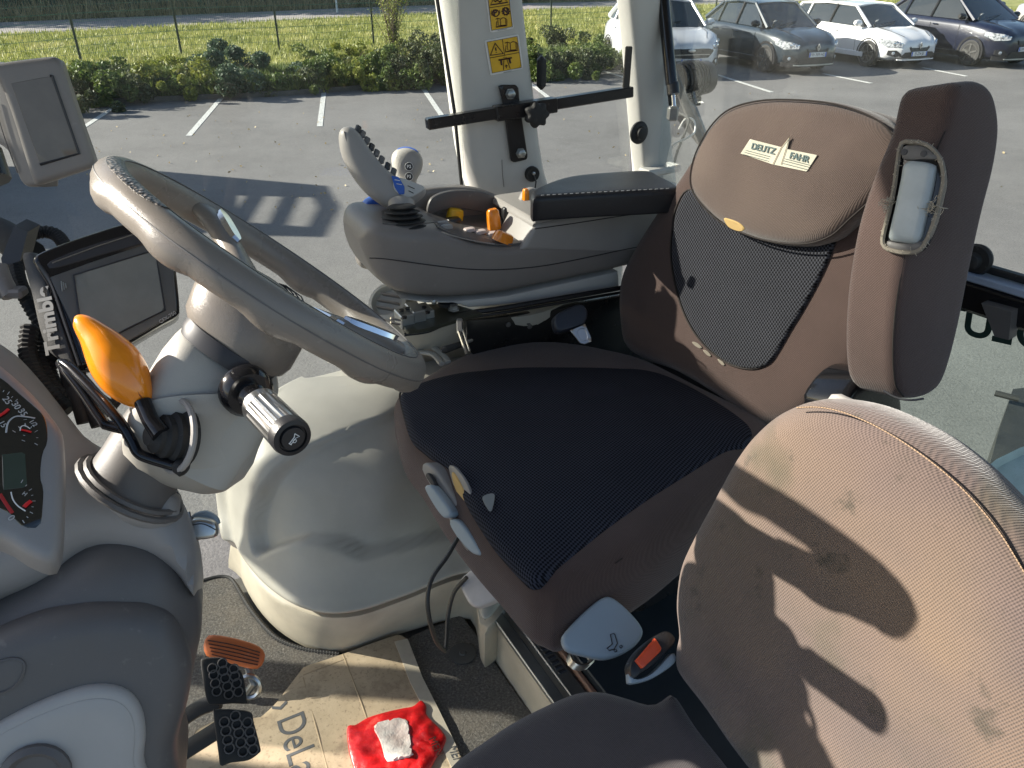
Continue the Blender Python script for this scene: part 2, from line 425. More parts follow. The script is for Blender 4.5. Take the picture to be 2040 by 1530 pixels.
# ------------------------------------------------------------------ outside: ground, lawn, road, hedge
def asphalt(name, base, scale=1.0):
    m, t, b = nodes(name); b.inputs['Roughness'].default_value = 0.85
    tc = t.nodes.new('ShaderNodeTexCoord').outputs['Object']
    big = noise(t, 0.35, 6, 0.65, tc); mid = noise(t, 3.5, 5, 0.7, tc); fine = noise(t, 55*scale, 3, 0.75, tc); grit = noise(t, 160*scale, 2, 0.7, tc)
    c = ramp(t, big, [(0.30, mul(base, 0.74)), (0.70, mul(base, 1.20))])
    c = mixc(t, ramp(t, mid, [(0.45, (0,0,0)), (0.75, (0.35,)*3)]), c, mul(base, 1.35))
    c = mixc(t, 1.0, c, ramp(t, fine, [(0.3, (0.62,)*3), (0.55, (1,)*3), (0.72, (1.0,)*3)]), 'MULTIPLY')
    c = mixc(t, ramp(t, grit, [(0.60, (0,0,0)), (0.72, (0.55,)*3)]), c, (0.34,0.33,0.30))
    t.links.new(c, b.inputs['Base Color']); bump(t, b, fine, 0.5, 0.01); return m
def patch(name, pts, z, mat, kind='structure', label=None, cat=None, parent=None):
    vs = [V((p[0], p[1], z)) for p in pts]; o = mobj(name, vs, [tuple(range(len(vs)))], mat, parent, smooth=False)
    if kind: o['kind'] = kind
    return tag(o, label, cat)
MA = asphalt('asphalt', (0.150,0.146,0.142)); MR = asphalt('old_road_asphalt', (0.33,0.30,0.285))
def soilmat(name, c1, c2, c3, sc=6):
    m, t, b = nodes(name); b.inputs['Roughness'].default_value = 0.95
    tc = t.nodes.new('ShaderNodeTexCoord').outputs['Object']; n = noise(t, sc, 6, 0.75, tc)
    c = ramp(t, n, [(0.3, c1), (0.52, c2), (0.7, c3)]); t.links.new(c, b.inputs['Base Color']); bump(t, b, n, 0.8, 0.08); return m
# one ground sheet to the horizon with a fine grid near the camera
patch('ground', [(-400,-200),(400,-200),(400,400),(-400,400)], GZ-0.012, soilmat('far_ground', (0.05,0.055,0.03), (0.09,0.10,0.04), (0.14,0.13,0.06), 0.8))
EDGE = [(-40,2.0), (-8.8,16.3), (-4.9,17.5), (2.75,21.6), (6.0,25.6), (20,31.5), (60,46)]
patch('car_park', [(-40,-60), (80,-60), (80,54)]+EDGE[::-1], GZ, MA)
lawnfar = [(-60,0.5), (-18.8,30.9), (-3.7,42.0), (3.4,45.2), (20,52), (60,66)]
patch('lawn', EDGE+lawnfar[::-1], GZ+0.004, soilmat('lawn_soil', (0.10,0.12,0.03), (0.24,0.25,0.075), (0.36,0.33,0.14), 1.2))
roadfar = [(-64,5.0), (-22.0,36.5), (-6.2,47.5), (2.0,50.5), (19,56.5), (59,71)]
patch('road', lawnfar+roadfar[::-1], GZ+0.008, MR)
def edgey(x, E=EDGE):
    for (a, b) in zip(E, E[1:]):
        if a[0] <= x <= b[0]: return a[1]+(b[1]-a[1])*(x-a[0])/(b[0]-a[0])
    return E[-1][1]
bedfar = [(x, edgey(x)+2.3) for x in (-40,-8.8,-4.9,0,2.75,6,20)]
patch('planting_bed', [(x, edgey(x)-0.02) for x in (-40,-8.8,-4.9,0,2.75,6,20)]+bedfar[::-1], GZ+0.008, soilmat('bark_mulch', (0.025,0.03,0.012), (0.06,0.06,0.025), (0.12,0.10,0.05), 9))
# low concrete kerb along the bed
m = MB(); kp = [(x, edgey(x)) for x in (-30,-8.8,-4.9,2.75,6,20)]
for a, b in zip(kp, kp[1:]):
    a = V((a[0], a[1], GZ+0.05)); b = V((b[0], b[1], GZ+0.05)); L = (b-a).length; d = (b-a)/L
    m.box((a+b)/2, (L, 0.08, 0.10), (d, V((-d.y,d.x,0)), UP))
k = m.obj('kerb', plastic('kerb_concrete', (0.10,0.095,0.085), 0.9, 0.5, 0.3, 60, dust=0.4), smooth=False); tag(k, kind='structure')

def leafmat(name, c1, c2, c3, sc=9.0, trans=0.25):
    m, t, b = nodes(name); b.inputs['Roughness'].default_value = 0.6
    tc = t.nodes.new('ShaderNodeTexCoord').outputs['Object']; n = noise(t, sc, 3, 0.7, tc)
    c = ramp(t, n, [(0.32, c1), (0.5, c2), (0.68, c3)]); t.links.new(c, b.inputs['Base Color'])
    tl = t.nodes.new('ShaderNodeBsdfTranslucent'); t.links.new(c, tl.inputs[0]); ms = t.nodes.new('ShaderNodeMixShader'); ms.inputs[0].default_value = trans
    o = t.nodes['Material Output']; t.links.new(b.outputs[0], ms.inputs[1]); t.links.new(tl.outputs[0], ms.inputs[2]); t.links.new(ms.outputs[0], o.inputs[0]); return m
LM = {'dark': leafmat('dark_leaf', (0.03,0.05,0.018), (0.065,0.085,0.03), (0.13,0.13,0.05), 7),
      'mid': leafmat('mid_leaf', (0.045,0.075,0.014), (0.10,0.15,0.03), (0.19,0.22,0.05), 5),
      'mid2': leafmat('mixed_leaf', (0.02,0.035,0.012), (0.07,0.095,0.025), (0.20,0.19,0.06), 2.6),
      'lime': leafmat('lime_leaf', (0.10,0.14,0.02), (0.20,0.23,0.035), (0.34,0.33,0.07), 5),
      'juniper': leafmat('juniper_leaf', (0.03,0.06,0.03), (0.07,0.115,0.06), (0.13,0.18,0.10), 6),
      'hedge': leafmat('far_hedge_leaf', (0.02,0.06,0.055), (0.035,0.095,0.08), (0.07,0.14,0.10), 0.8),
      'grass': leafmat('grass_blade', (0.15,0.18,0.04), (0.32,0.34,0.09), (0.52,0.48,0.20), 0.9, 0.3),
      'dry': leafmat('dry_grass', (0.20,0.15,0.07), (0.36,0.28,0.15), (0.52,0.43,0.26), 1.5, 0.3)}
def quadcloud(C, sx, sy, rs, tri=False, updir=None):
    """numpy: one small leaf at each centre, random orientation"""
    n = len(C); a = rs.normal(size=(n,3)); a /= np.linalg.norm(a,axis=1,keepdims=True)
    b = rs.normal(size=(n,3)); b -= a*(a*b).sum(1,keepdims=True); b /= np.linalg.norm(b,axis=1,keepdims=True)
    s = rs.uniform(0.6,1.3,(n,1)); a = a*sx*s; b = b*sy*s
    vs = np.stack([C-a, C-b, C+a, C+b], 1).reshape(-1,3)
    return vs, [tuple(4*i+j for j in range(4)) for i in range(n)]
def shrub(px, py, wd, h, kind, label, group, n=1500, seed=0, name='shrub'):
    rs = np.random.RandomState(seed); g = G(px, py)
    lobes = [(rs.normal()*.42*wd, rs.normal()*.30*wd, rs.uniform(.10,.85)**1.3*h, rs.uniform(.12,.42)) for _ in range(16)]
    pts = []
    for i in range(n):
        lx, ly, lz, lr = lobes[rs.randint(len(lobes))]
        d = rs.normal(size=3); d /= np.linalg.norm(d); r = lr*rs.uniform(.45,1.05)**.6
        p = np.array([lx+d[0]*r*wd*.55, ly+d[1]*r*wd*.55, lz+d[2]*r*h*.85])
        if p[2] < .01: p[2] = rs.uniform(.01,.12)*h
        pts.append(p)
    vs, fs = quadcloud(np.array(pts), 0.042, 0.020, rs)
    root = empty(name, g, label, 'shrub', group)
    mobj('foliage', vs, fs, LM[kind], root, local=True, smooth=False)
    s = MB()
    for q in range(4):
        s.tube([V((0,0,0)), V((rs.uniform(-.12,.12)*wd, rs.uniform(-.1,.1)*wd, .3*h)), V((rs.uniform(-.3,.3)*wd, rs.uniform(-.2,.2)*wd, .6*h))], [.014,.01,.005], 5)
    s.obj('stem', M_['stem'], root, local=True)
    return root
M_['stem'] = plastic('twig_bark', (0.09,0.065,0.045), 0.9, 0.4, 0.3, 80)
beds = [(120,228,1.0,.75,'dark','dark green low shrub just right of the small upper display'),
 (190,208,1.1,.8,'mid','mid green bush above the first painted bay line on the left'),
 (262,200,1.0,.55,'dark','dark low bush between the first two painted bay lines, left one'),
 (330,196,1.1,.75,'lime','yellow green flowering bush between the first two painted bay lines'),
 (392,192,.9,.55,'mid','small leafy bush left of the spreading juniper'),
 (470,182,2.0,1.0,'juniper','large blue green spreading juniper bush in the planting bed'),
 (560,184,1.0,.5,'dark','low dark bush right of the spreading juniper'),
 (628,180,1.2,.75,'mid','leafy green bush above the painted line beside the joystick'),
 (700,178,1.1,.7,'lime','pale green bush between the joystick line and the wispy tall bush'),
 (770,174,1.3,.9,'mid','green bush in front of the wispy tall bush'),
 (838,170,1.2,1.0,'dark','dark green bush beside the left edge of the door pillar'),
 (905,165,1.2,.9,'mid','green bush half hidden behind the door pillar'),
 (1085,158,1.1,.8,'mid','green bush just right of the door pillar'),
 (1140,154,1.2,.7,'dark','dark low bush in the middle of the narrow side window'),
 (1195,150,1.1,.75,'mid','green bush next to the white car behind the narrow window')]
for i, b in enumerate(beds): shrub(b[0], b[1], b[2], b[3], b[4], b[5], 'shrubs in the planting bed', int(5200*b[2]*b[3])+1500, 10+i)
back = [(215,150,.9,.4,'mid','low green ground bush behind the first bay line, before the fence'), (340,142,1.1,.4,'lime','pale low bush at the foot of the second fence post'),
 (640,122,1.1,.45,'mid','low green bush at the foot of the third fence post'), (720,128,1.2,.6,'lime','light green bush below the wispy tall bush'),
 (850,118,1.4,.8,'dark','dark bush against the fence by the pillar edge'), (1120,98,1.4,.7,'dark','dark bush against the fence behind the narrow window'), (1200,92,1.2,.6,'mid','green bush against the fence behind the white car')]
for i, b in enumerate(back): shrub(b[0], b[1], b[2], b[3], b[4], b[5], 'shrubs in the planting bed', int(2600*b[2]*b[3])+600, 40+i)
# wispy tall bush
rs = np.random.RandomState(7); root = empty('tall_bush', G(785,128), 'tall wispy yellow green bush growing at the fence left of the door pillar', 'bush')
s = MB(); pts = []
for i in range(46):
    a = rs.uniform(0, 6.28); sp = rs.uniform(.1,.75); hh = rs.uniform(1.3,2.4)
    q = [V((0,0,0)), V((math.cos(a)*sp*.35, math.sin(a)*sp*.35, hh*.5)), V((math.cos(a)*sp, math.sin(a)*sp, hh))]
    s.tube(q, [.012,.008,.003], 4)
    for k in range(60):
        t = rs.uniform(.2,1); p = q[1].lerp(q[2], (t-.5)*2) if t > .5 else q[0].lerp(q[1], t*2)
        pts.append((p.x+rs.normal()*.06, p.y+rs.normal()*.06, p.z+rs.normal()*.05))
s.obj('stem', M_['stem'], root, local=True)
vs, fs = quadcloud(np.array(pts), .035, .012, rs); mobj('foliage', vs, fs, LM['lime'], root, local=True, smooth=False)
# lawn blades and long dry verge grass
def blades(name, label, n, sampler, h, wd, mat, seed):
    rs = np.random.RandomState(seed); P0 = sampler(rs, n); n = len(P0)
    a = rs.uniform(0, 6.28, n); hh = h*rs.uniform(.4,1.3,n); ww = wd*rs.uniform(.6,1.4,n)
    dx, dy = np.cos(a)*ww, np.sin(a)*ww; lean = rs.normal(size=(n,2))*h*.35
    vs = np.stack([np.stack([P0[:,0]-dx, P0[:,1]-dy, P0[:,2]],1), np.stack([P0[:,0]+dx, P0[:,1]+dy, P0[:,2]],1),
                   np.stack([P0[:,0]+lean[:,0], P0[:,1]+lean[:,1], P0[:,2]+hh],1)],1).reshape(-1,3)
    me = bpy.data.meshes.new(name); me.vertices.add(3*n); me.vertices.foreach_set('co', vs.ravel()); me.loops.add(3*n)
    me.loops.foreach_set('vertex_index', np.arange(3*n)); me.polygons.add(n); me.polygons.foreach_set('loop_start', np.arange(n)*3)
    me.update(); me.validate(); me.materials.append(mat); o = bpy.data.objects.new(name, me); COL.objects.link(o); return tag(o, label, 'grass', kind='stuff')
def lawnsample(rs, n):
    x = rs.uniform(-22, 26, n); lo = np.array([edgey(q)+1.3 for q in x]); hi = np.array([edgey(q, lawnfar) for q in x])
    t = rs.uniform(0,1,n)**1.4; y = lo+(hi-lo)*t; return np.stack([x, y, np.full(n, GZ)],1)
blades('grass', 'sunlit green lawn grass behind the fence', 150000, lawnsample, .15, .022, LM['grass'], 3)
def edgesample(rs, n):
    x = rs.uniform(-12, 9, n); y = np.array([edgey(q) for q in x])+rs.uniform(0.05,2.6,n); return np.stack([x, y, np.full(n, GZ)],1)
blades('ground_cover', 'low green weeds and ground cover between the shrubs of the bed', 90000, edgesample, .36, .03, LM['mid'], 5)
rs = np.random.RandomState(21); n = 90000
bx = rs.uniform(-12.5, 6.5, n); t_ = rs.uniform(.04, 1, n); by = np.array([edgey(q) for q in bx])+t_*2.5
hb = .22+.20*np.sin(bx*2.1+by*1.3)*np.sin(by*2.7-bx*.6)+.13*np.sin(bx*6.3+1)*np.sin(by*5.1)+.08
keep = hb > .03; bz = GZ+.01+np.maximum(hb,.03)*rs.uniform(0,1,n)**.55
vs, fs = quadcloud(np.stack([bx,by,bz],1)[keep], .045, .022, rs)
tag(mobj('low_planting', vs, fs, LM['mid2'], smooth=False), 'dense low leafy planting filling the bed between the shrubs', 'plants', kind='stuff')
def vergesample(rs, n):
    x = rs.uniform(-40, 8, n); y = np.array([edgey(q, roadfar) for q in x])+rs.uniform(0,2.2,n)**1.0; return np.stack([x, y, np.full(n, GZ)],1)
blades('dry_grass', 'tall straw coloured dry grass along the far side of the road', 7000, vergesample, 1.0, .02, LM['dry'], 9)
# far hedge mass
rs = np.random.RandomState(11); n = 42000
x = rs.uniform(-42, 3, n); y = np.array([edgey(q, roadfar) for q in x])+2.0+rs.uniform(0,1,n)**1.6*5
hgt = 4.2+1.3*np.sin(x*.7)+.8*np.sin(x*1.9+1); z = GZ+hgt*rs.uniform(0,1,n)**.8
vs, fs = quadcloud(np.stack([x,y,z],1), .20, .13, rs); o = mobj('hedgerow', vs, fs, LM['hedge'], smooth=False); tag(o, 'dark blue green wood and hedge beyond the road', 'hedge', kind='stuff')
# dark earth bank inside the hedge so no sky shows through
bk = [(x, edgey(x, roadfar)+6.5) for x in range(-44, 7, 4)]
m = MB()
for a, b in zip(bk, bk[1:]): m.add([(a[0],a[1],GZ),(b[0],b[1],GZ),(b[0],b[1]+1,GZ+4.5),(a[0],a[1]+1,GZ+4.5)], [(0,1,2,3)])
o = m.obj('bank', LM['hedge'], smooth=False); tag(o, kind='structure')

# fence: posts and green wire panels
fr = empty('mesh_fence', G(163,127), 'dark green welded wire fence on slim posts behind the planting bed', 'fence')
posts = [G(-60,152), G(163,127), G(362,108), G(557,100), G(745,90), G(925,77), G(1097,66), G(1262,57), G(1422,52)]
d = (posts[-1]-posts[-2]); posts += [posts[-1]+d*k for k in (1,2,3,4)]
gp = plastic('dark_green_fence_paint', (0.012,0.03,0.018), 0.5, 0.1, 0.2, 60)
m0 = None
for p in posts:
    m = MB(); m.bbox((0,0,1.15), (.055,.055,2.3), r=.006); m.box((0,0,2.31), (.07,.07,.02))
    if m0 is None: o = m.obj('post', gp, fr, local=True); m0 = o.data
    else: o = bpy.data.objects.new('post', m0); COL.objects.link(o); o.parent = fr
    o.matrix_basis = Matrix.Translation(p-posts[1])
wire = MB()
for a, b in zip(posts, posts[1:]):
    L = (b-a).length; nx = int(L/.055); dr = (b-a)/L; pn = V((-dr.y, dr.x, 0))
    for i in range(nx):
        c = a+dr*(L*i/nx); wire.add([c-dr*.0028+UP*.05, c+dr*.0028+UP*.05, c+dr*.0028+UP*2.1, c-dr*.0028+UP*2.1], [(0,1,2,3)])
    for k in range(11):
        z = .05+k*.2; wire.box((a+b)/2+UP*z, (L, .006, .007), (dr, pn, UP))
    for z in (.65, 1.25, 1.85):
        q = []
        for i in range(nx*2+1): q.append(a+dr*(L*i/(nx*2))+UP*(z+(0.02 if i % 2 else -0.02))+pn*-.02)
        for c1, c2 in zip(q, q[1:]): wire.add([c1-UP*.004, c2-UP*.004, c2+UP*.004, c1+UP*.004], [(0,1,2,3)])
o = wire.obj('wire_panel', plastic('green_wire', (0.05,0.16,0.11), 0.45, 0.0, 0.1, 60), fr, smooth=False); o['kind'] = 'stuff'
# thin wire stakes further off
for (px, py) in ((672,25),):
    s = MB(); g = G(px, py); s.tube([g, g+UP*1.6], .05, 6); tag(s.obj('marker_post', simple('marker_white', (.6,.65,.65), .5)), 'thin pale marker post by the road, left of the tall bush', 'post')

# pale blue industrial building far behind the narrow window
bl = empty('warehouse', V((8,72,GZ)), 'long pale blue clad building far behind the narrow side window', 'building')
m = MB(); m.box((0,0,2.2), (34,12,4.4)); m.obj('wall', plastic('pale_blue_cladding', (0.42,0.55,0.68), 0.5, 0.1, 0.1, 5), bl, local=True, smooth=False)
m = MB(); m.box((0,0,4.55), (34.6,12.6,.3)); m.obj('roof', simple('grey_roof', (.25,.27,.28), .5), bl, local=True, smooth=False)
for k in range(5):
    m = MB(); m.bbox((-14+k*7,-6.03,2.1), (3.2,.1,3.6), r=.02); m.obj('door', simple('shutter_white' if k == 0 else 'shutter', (.6,.66,.7), .4), bl, local=True, smooth=False)

# painted bay lines
lm, t, b = nodes('road_marking_paint'); b.inputs['Roughness'].default_value = .7
c = ramp(t, noise(t, 40, 5, .75), [(.38, (.20,.20,.195)), (.5, (.50,.51,.49)), (.68, (.66,.67,.64))]); t.links.new(c, b.inputs['Base Color'])
def bayline(a, b_, wd, label):
    a = G(*a); b2 = G(*b_); d = (b2-a).normalized(); s = V((-d.y, d.x, 0))*wd/2
    vs = [V((q.x, q.y, GZ+.006)) for q in (a-s, b2-s, b2+s, a+s)]
    m = MB(); m.prism(vs, (0,0,-.004)); tag(m.obj('bay_line', lm, smooth=False), label, 'road marking', 'painted bay lines on the car park')
bayline((237,208),(160,258),.10,'white painted bay line ending beside the small upper display')
bayline((443,193),(376,271),.10,'white painted bay line above the steering wheel rim')
bayline((646,178),(637,252),.10,'white painted bay line left of the joystick top')
bayline((836,166),(884,236),.10,'white painted bay line next to the left edge of the door pillar')
bayline((1048,160),(1100,200),.10,'white painted bay line just right of the door pillar')
bayline((1180,135),(1262,160),.10,'white painted bay line next to the wheel of the white car behind the narrow window')
bayline((1425,148),(1538,184),.10,'white painted bay line in front of the gap between silver car and dark grey car')
bayline((1640,147),(1736,166),.10,'white painted bay line between the dark grey car and the white estate car')
bayline((1838,135),(1926,152),.10,'white painted bay line between the white estate car and the navy car')
# dry leaves scattered on the asphalt
rs = np.random.RandomState(5); cs = []
for i in range(420):
    px = rs.uniform(150,1960); py = rs.uniform(170,420)
    g = G(px, py); cs.append((g.x+rs.normal()*.2, g.y+rs.normal()*.2, GZ+.016))
vs, fs = quadcloud(np.array(cs), .022, .014, rs); vs[:,2] = np.clip(vs[:,2], GZ+.005, GZ+.03)
tag(mobj('fallen_leaves', vs, fs, LM['dry'], smooth=False), 'small dry leaves scattered over the car park asphalt', 'leaves', kind='stuff')

# ------------------------------------------------------------------ cars
def carpaint(name, col, metal=0.0, rough=.32):
    m, t, b = nodes(name); b.inputs['Base Color'].default_value = (*col,1); b.inputs['Metallic'].default_value = metal; b.inputs['Roughness'].default_value = rough
    b.inputs['Coat Weight'].default_value = 1; b.inputs['Coat Roughness'].default_value = .04
    c = ramp(t, noise(t, 3, 5, .7), [(.35, mul(col,.92)), (.7, mul(col,1.04))]); t.links.new(c, b.inputs['Base Color']); return m
cg, t, b = nodes('car_glass'); b.inputs['Base Color'].default_value = (.012,.018,.022,1); b.inputs['Roughness'].default_value = .04; b.inputs['Coat Weight'].default_value = .6
HL, t, b = nodes('headlight_glass'); b.inputs['Roughness'].default_value = .10; b.inputs['Metallic'].default_value = .45
c = ramp(t, noise(t, 22, 3, .7), [(.4, (.22,.24,.26)), (.55, (.75,.78,.82))]); t.links.new(c, b.inputs['Base Color'])
PLATE = simple('plate_white', (.75,.76,.76), .35)
def car(name, label, paint, front, yaw, L=4.3, W=1.80, H=1.50, hood=.98, kind='hatch', plate='', badge='diamond', cladding=False, rails=False, cat='car', group='cars parked in the bay row'):
    """local axes: x forwards, y to the car's left, z up; origin on the ground under the front bumper"""
    root = empty(name, front, label, cat, group, yaw); Wh = W/2
    black = M_['black']
    def hw(x):                                                # plan half width; x is 0 at the nose, negative backwards
        t = max(0, 1+x/.95); tb = max(0, (-L+.7-x)/.7)
        return Wh*(1-.40*t**3.2)*(1-.20*tb**3)
    zb = .20
    def ztop(x):
        pts = [(-L, .80), (-L+.12, .98), (-L+.6, hood+.06), (-2.2, hood+.03), (-1.15, hood), (-.5, hood-.09), (-.16, hood-.20), (-.03, hood-.30), (0, hood-.36)]
        for a, b2 in zip(pts, pts[1:]):
            if a[0] <= x <= b2[0]: return a[1]+(b2[1]-a[1])*(x-a[0])/(b2[0]-a[0])
        return pts[-1][1]
    xs = [0, -.03, -.09, -.18, -.32, -.5, -.75, -1.0, -1.25, -1.7, -2.3, -3.0, -L+.7, -L+.35, -L+.12, -L]
    rings = []
    for x in xs:
        h_ = hw(x); zt = ztop(x); z0 = zb if -.2 > x > -L+.2 else zb+.06
        prof = [(0, z0), (.80*h_, z0), (.97*h_, z0+.07), (h_, z0+.22), (h_*1.0, (z0+zt)/2+.06), (h_*.985, zt-.17), (h_*.93, zt-.055), (h_*.80, zt-.008), (h_*.62, zt+.016), (h_*.55, zt+.004), (h_*.3, zt+.022), (0, zt+.028)]
        ring = [V((x, y, z)) for y, z in prof]+[V((x, -y, z)) for y, z in prof[::-1][1:-1]]
        rings.append(ring)
    m = MB(); m.loft(rings); m.obj('body', paint, root, local=True, sharp=50)
    # greenhouse
    xw, xr = -1.02, (-L+.16 if kind == 'estate' else -L+.30); x1, x2 = -1.85, (-L+.55 if kind == 'estate' else -L+.95)
    zs = hood+.02; bw = Wh*.90; tw = Wh*.70
    def zroof(x):
        t = (x-x1)/(x2-x1); return H-.05+ .05*math.sin(math.pi*min(1,max(0,t*.9+.15)))
    A = [V((xw, s*bw*.86, zs-.03)) for s in (1,-1)]; Bp = [V((x1, s*tw, zroof(x1)-.03)) for s in (1,-1)]
    Cc = [V((x2, s*tw*.97, zroof(x2)-.04)) for s in (1,-1)]; D = [V((xr, s*bw*.88, zs+.06)) for s in (1,-1)]
    A2 = [V((xw-.18, s*bw, zs-.03)) for s in (1,-1)]; D2 = [V((xr+.2, s*bw*.96, zs+.02)) for s in (1,-1)]
    m = MB(); cw = V((xw+.10, 0, zs-.02)); cb = V((x1+.06, 0, zroof(x1)))
    m.add([A[0], cw, A[1], Bp[1], cb, Bp[0]], [(0,1,4,5), (1,2,3,4)]); m.obj('windscreen', cg, root, local=True)
    m = MB(); m.add([Cc[0], Cc[1], D[1], D[0]], [(0,1,2,3)]); m.obj('rear_window', cg, root, local=True, smooth=False)
    for s in (0, 1):
        m = MB(); m.add([A2[s], Bp[s], V((x1*.5+x2*.5, (1 if s == 0 else -1)*tw*1.01, zroof((x1+x2)/2)-.03)), Cc[s], D2[s]], [(0,1,2,3,4) if s else (4,3,2,1,0)]); m.obj('side_window', cg, root, local=True, smooth=False)
        sg = 1 if s == 0 else -1
        m = MB(); m.tube([A2[s]*.5+A[s]*.5+V((.03,0,0)), Bp[s]+V((0,0,.01))], [.05,.036], 6)                      # windscreen pillar
        m.tube([Bp[s]+V((0,0,.012)), V(((x1+x2)/2, sg*tw*1.01, zroof((x1+x2)/2)-.01)), Cc[s]+V((0,0,.01))], .033, 6)
        m.tube([Cc[s], D2[s]*.5+D[s]*.5], [.06,.09], 6)
        m.obj('pillar', paint, root, local=True)
        for f in (.46, .80):
            xb = A2[s].x+(D2[s].x-A2[s].x)*f; lo = V((xb, sg*bw*1.0, zs)); xt = max(min(xb+.04, x1), x2); hi = V((xt, sg*tw*1.005, zroof(xt)-.03))
            m = MB(); m.tube([lo, hi], .034, 6); m.obj('door_pillar', M_['black'] if f < .5 else paint, root, local=True)
        # mirror
        m = MB(); m.lathe(V((xw-.30, sg*(bw+.02), zs+.04)), V((0, sg, .15)), [(0,.02),(.05,.03),(.06,.075),(.16,.085),(.24,.05)], 10)
        m.obj('wing_mirror', paint if not cladding else M_['gloss_black'], root, local=True)
        # door seams and handles
        for xd in (xw-.32, xw-1.30, xw-2.2):
            m = MB(); m.tube([V((xd, sg*(hw(xd)+.001), .32)), V((xd-.03, sg*(hw(xd)+.001), .60)), V((xd-.05, sg*(hw(xd)*.99), zs-.14))], .006, 4); m.obj('door_seam', M_['black'], root, local=True)
        for xd in (xw-1.16, xw-2.08):
            m = MB(); m.bbox((xd, sg*(hw(xd)+.012), zs-.17), (.17,.03,.028), r=.008); m.obj('door_handle', paint, root, local=True)
        m = MB(); m.bbox((-L*.5, sg*(Wh-.005), .29), (L*.56, .035, .13), r=.012); m.obj('sill', black if cladding else paint, root, local=True)
    # roof
    rr = []
    for i in range(9):
        x = x1+.05+(x2-x1-.08)*i/8; z = zroof(x); w_ = tw*(1.0-.02*abs(i-4)/4)
        rr.append([V((x, y*w_, z-.035+.05*math.sqrt(max(0,1-y*y*.93))+(0 if abs(y) < 1 else -.02))) for y in (-1,-.92,-.6,-.2,.2,.6,.92,1)]+[V((x, y*w_*.95, z-.05)) for y in (.9,.4,-.4,-.9)])
    m = MB(); m.loft(rr); m.obj('roof', paint, root, local=True)
    if rails:
        for sg in (1,-1):
            m = MB(); m.tube([V((x1-.1, sg*tw*.95, H-.01)), V((x1-.25, sg*tw*.95, H+.035)), V((x2+.25, sg*tw*.93, H+.03)), V((x2+.1, sg*tw*.93, H-.02))], .016, 6); m.obj('roof_rail', M_['satin'], root, local=True)
    # wheels
    for xw_ in (-.86, -L+.80):
        for sg in (1,-1):
            c = V((xw_, sg*(Wh-.10), .33)); e = V((0, sg, 0))
            m = MB(); m.lathe(c-e*.10, e, [(0,.30),(.005,.325),(.18,.33),(.205,.315),(.21,.24),(.20,.22)], 28); wh = m.obj('wheel', M_['rubber'], root, local=True)
            m = MB(); m.lathe(c+e*.085, e, [(0,.235),(.015,.235),(.018,.215),(.0,.205),(-.03,.06),(.0,.05),(.004,.02)], 24)
            m.obj('rim', M_['slate'] if cladding else M_['zinc'], wh, local=True)
            m = MB()
            for k in range(5):
                a = 2*math.pi*k/5+.3; dd = V((math.cos(a), 0, math.sin(a))); pp = V((-math.sin(a), 0, math.cos(a)))
                m.box(c+e*.105+dd*.13, (.19,.045,.018), (dd, pp, e))
            m.obj('spoke', M_['satin'], wh, local=True)
            # arch
            m = MB(); rg = []
            for k in range(15):
                a = math.pi*(-.08+1.16*k/14); o_ = V((math.cos(a), 0, math.sin(a))); cc = V((xw_, 0, .33))
                yo = sg*(Wh+.012); yi = sg*(Wh-.22)
                rg.append([cc+o_*.352+V((0,yi,0)), cc+o_*.352+V((0,yo-sg*.004,0)), cc+o_*(.41 if cladding else .375)+V((0,yo,0)), cc+o_*(.415 if cladding else .38)+V((0,yi,0))])
            m.loft(rg); m.obj('wheel_arch', black, root, local=True)
    # curved front details: patch in (y, z) laid on the nose
    def xs_at(y, z):
        # walk the plan outline
        lo, hi = -1.2, 0.0
        if abs(y) <= hw(0): x = 0.0
        else:
            for _ in range(24):
                mid = (lo+hi)/2
                if hw(mid) > abs(y): lo = mid
                else: hi = mid
            x = (lo+hi)/2
        zt = ztop(x)
        for _ in range(3):
            if z > ztop(x)-.05: x -= .04
        return x
    def nose(nm, pts, mat, off=.012, nn=7):
        """polygon strip: pts = [(y, zlow, zhigh), ...] from one side to the other"""
        q = []
        for a, b2 in zip(pts, pts[1:]):
            for k in range(nn): t = k/nn; q.append(tuple(a[i]+(b2[i]-a[i])*t for i in range(3)))
        q.append(pts[-1]); m = MB(); vs = []; K = 3
        for (y, z0, z1) in q:
            for k in range(K+1):
                z = z0+(z1-z0)*k/K; vs.append(V((xs_at(y, z)+off, y, z)))
            vs.append(V((xs_at(y, z1)-.02, y, z1))); vs.append(V((xs_at(y, z0)-.02, y, z0)))
        R = K+3; fs = []
        for i in range(len(q)-1):
            for k in range(R): fs.append((i*R+k, i*R+(k+1)%R, (i+1)*R+(k+1)%R, (i+1)*R+k))
        fs.append(tuple(range(R-1,-1,-1))); fs.append(tuple((len(q)-1)*R+k for k in range(R)))
        m.add(vs, fs); return m.obj(nm, mat, root, local=True, sharp=30)
    zh = hood-.30
    for sg in (1,-1):
        h_ = nose('headlight', [(sg*.40*Wh/.9, zh-.07, zh-.01), (sg*.60*Wh/.9, zh-.11, zh+.02), (sg*.80*Wh/.9, zh-.13, zh+.05), (sg*.875*Wh/.9, zh-.04, zh+.07)], HL, .014)
        for yy in (.56, .70):
            m = MB(); xq = xs_at(yy*Wh/.9, zh-.04); m.lathe(V((xq+.006, sg*yy*Wh/.9, zh-.045)), V((1,sg*.5,0)), [(0,.036),(.014,.036),(.018,.026)], 10); m.obj('lamp_lens', M_['chrome'], h_, local=True)
        nose('fog_recess', [(sg*.56, .33, .36), (sg*.66, .30, .46), (sg*.78, .34, .45)], black, .008)
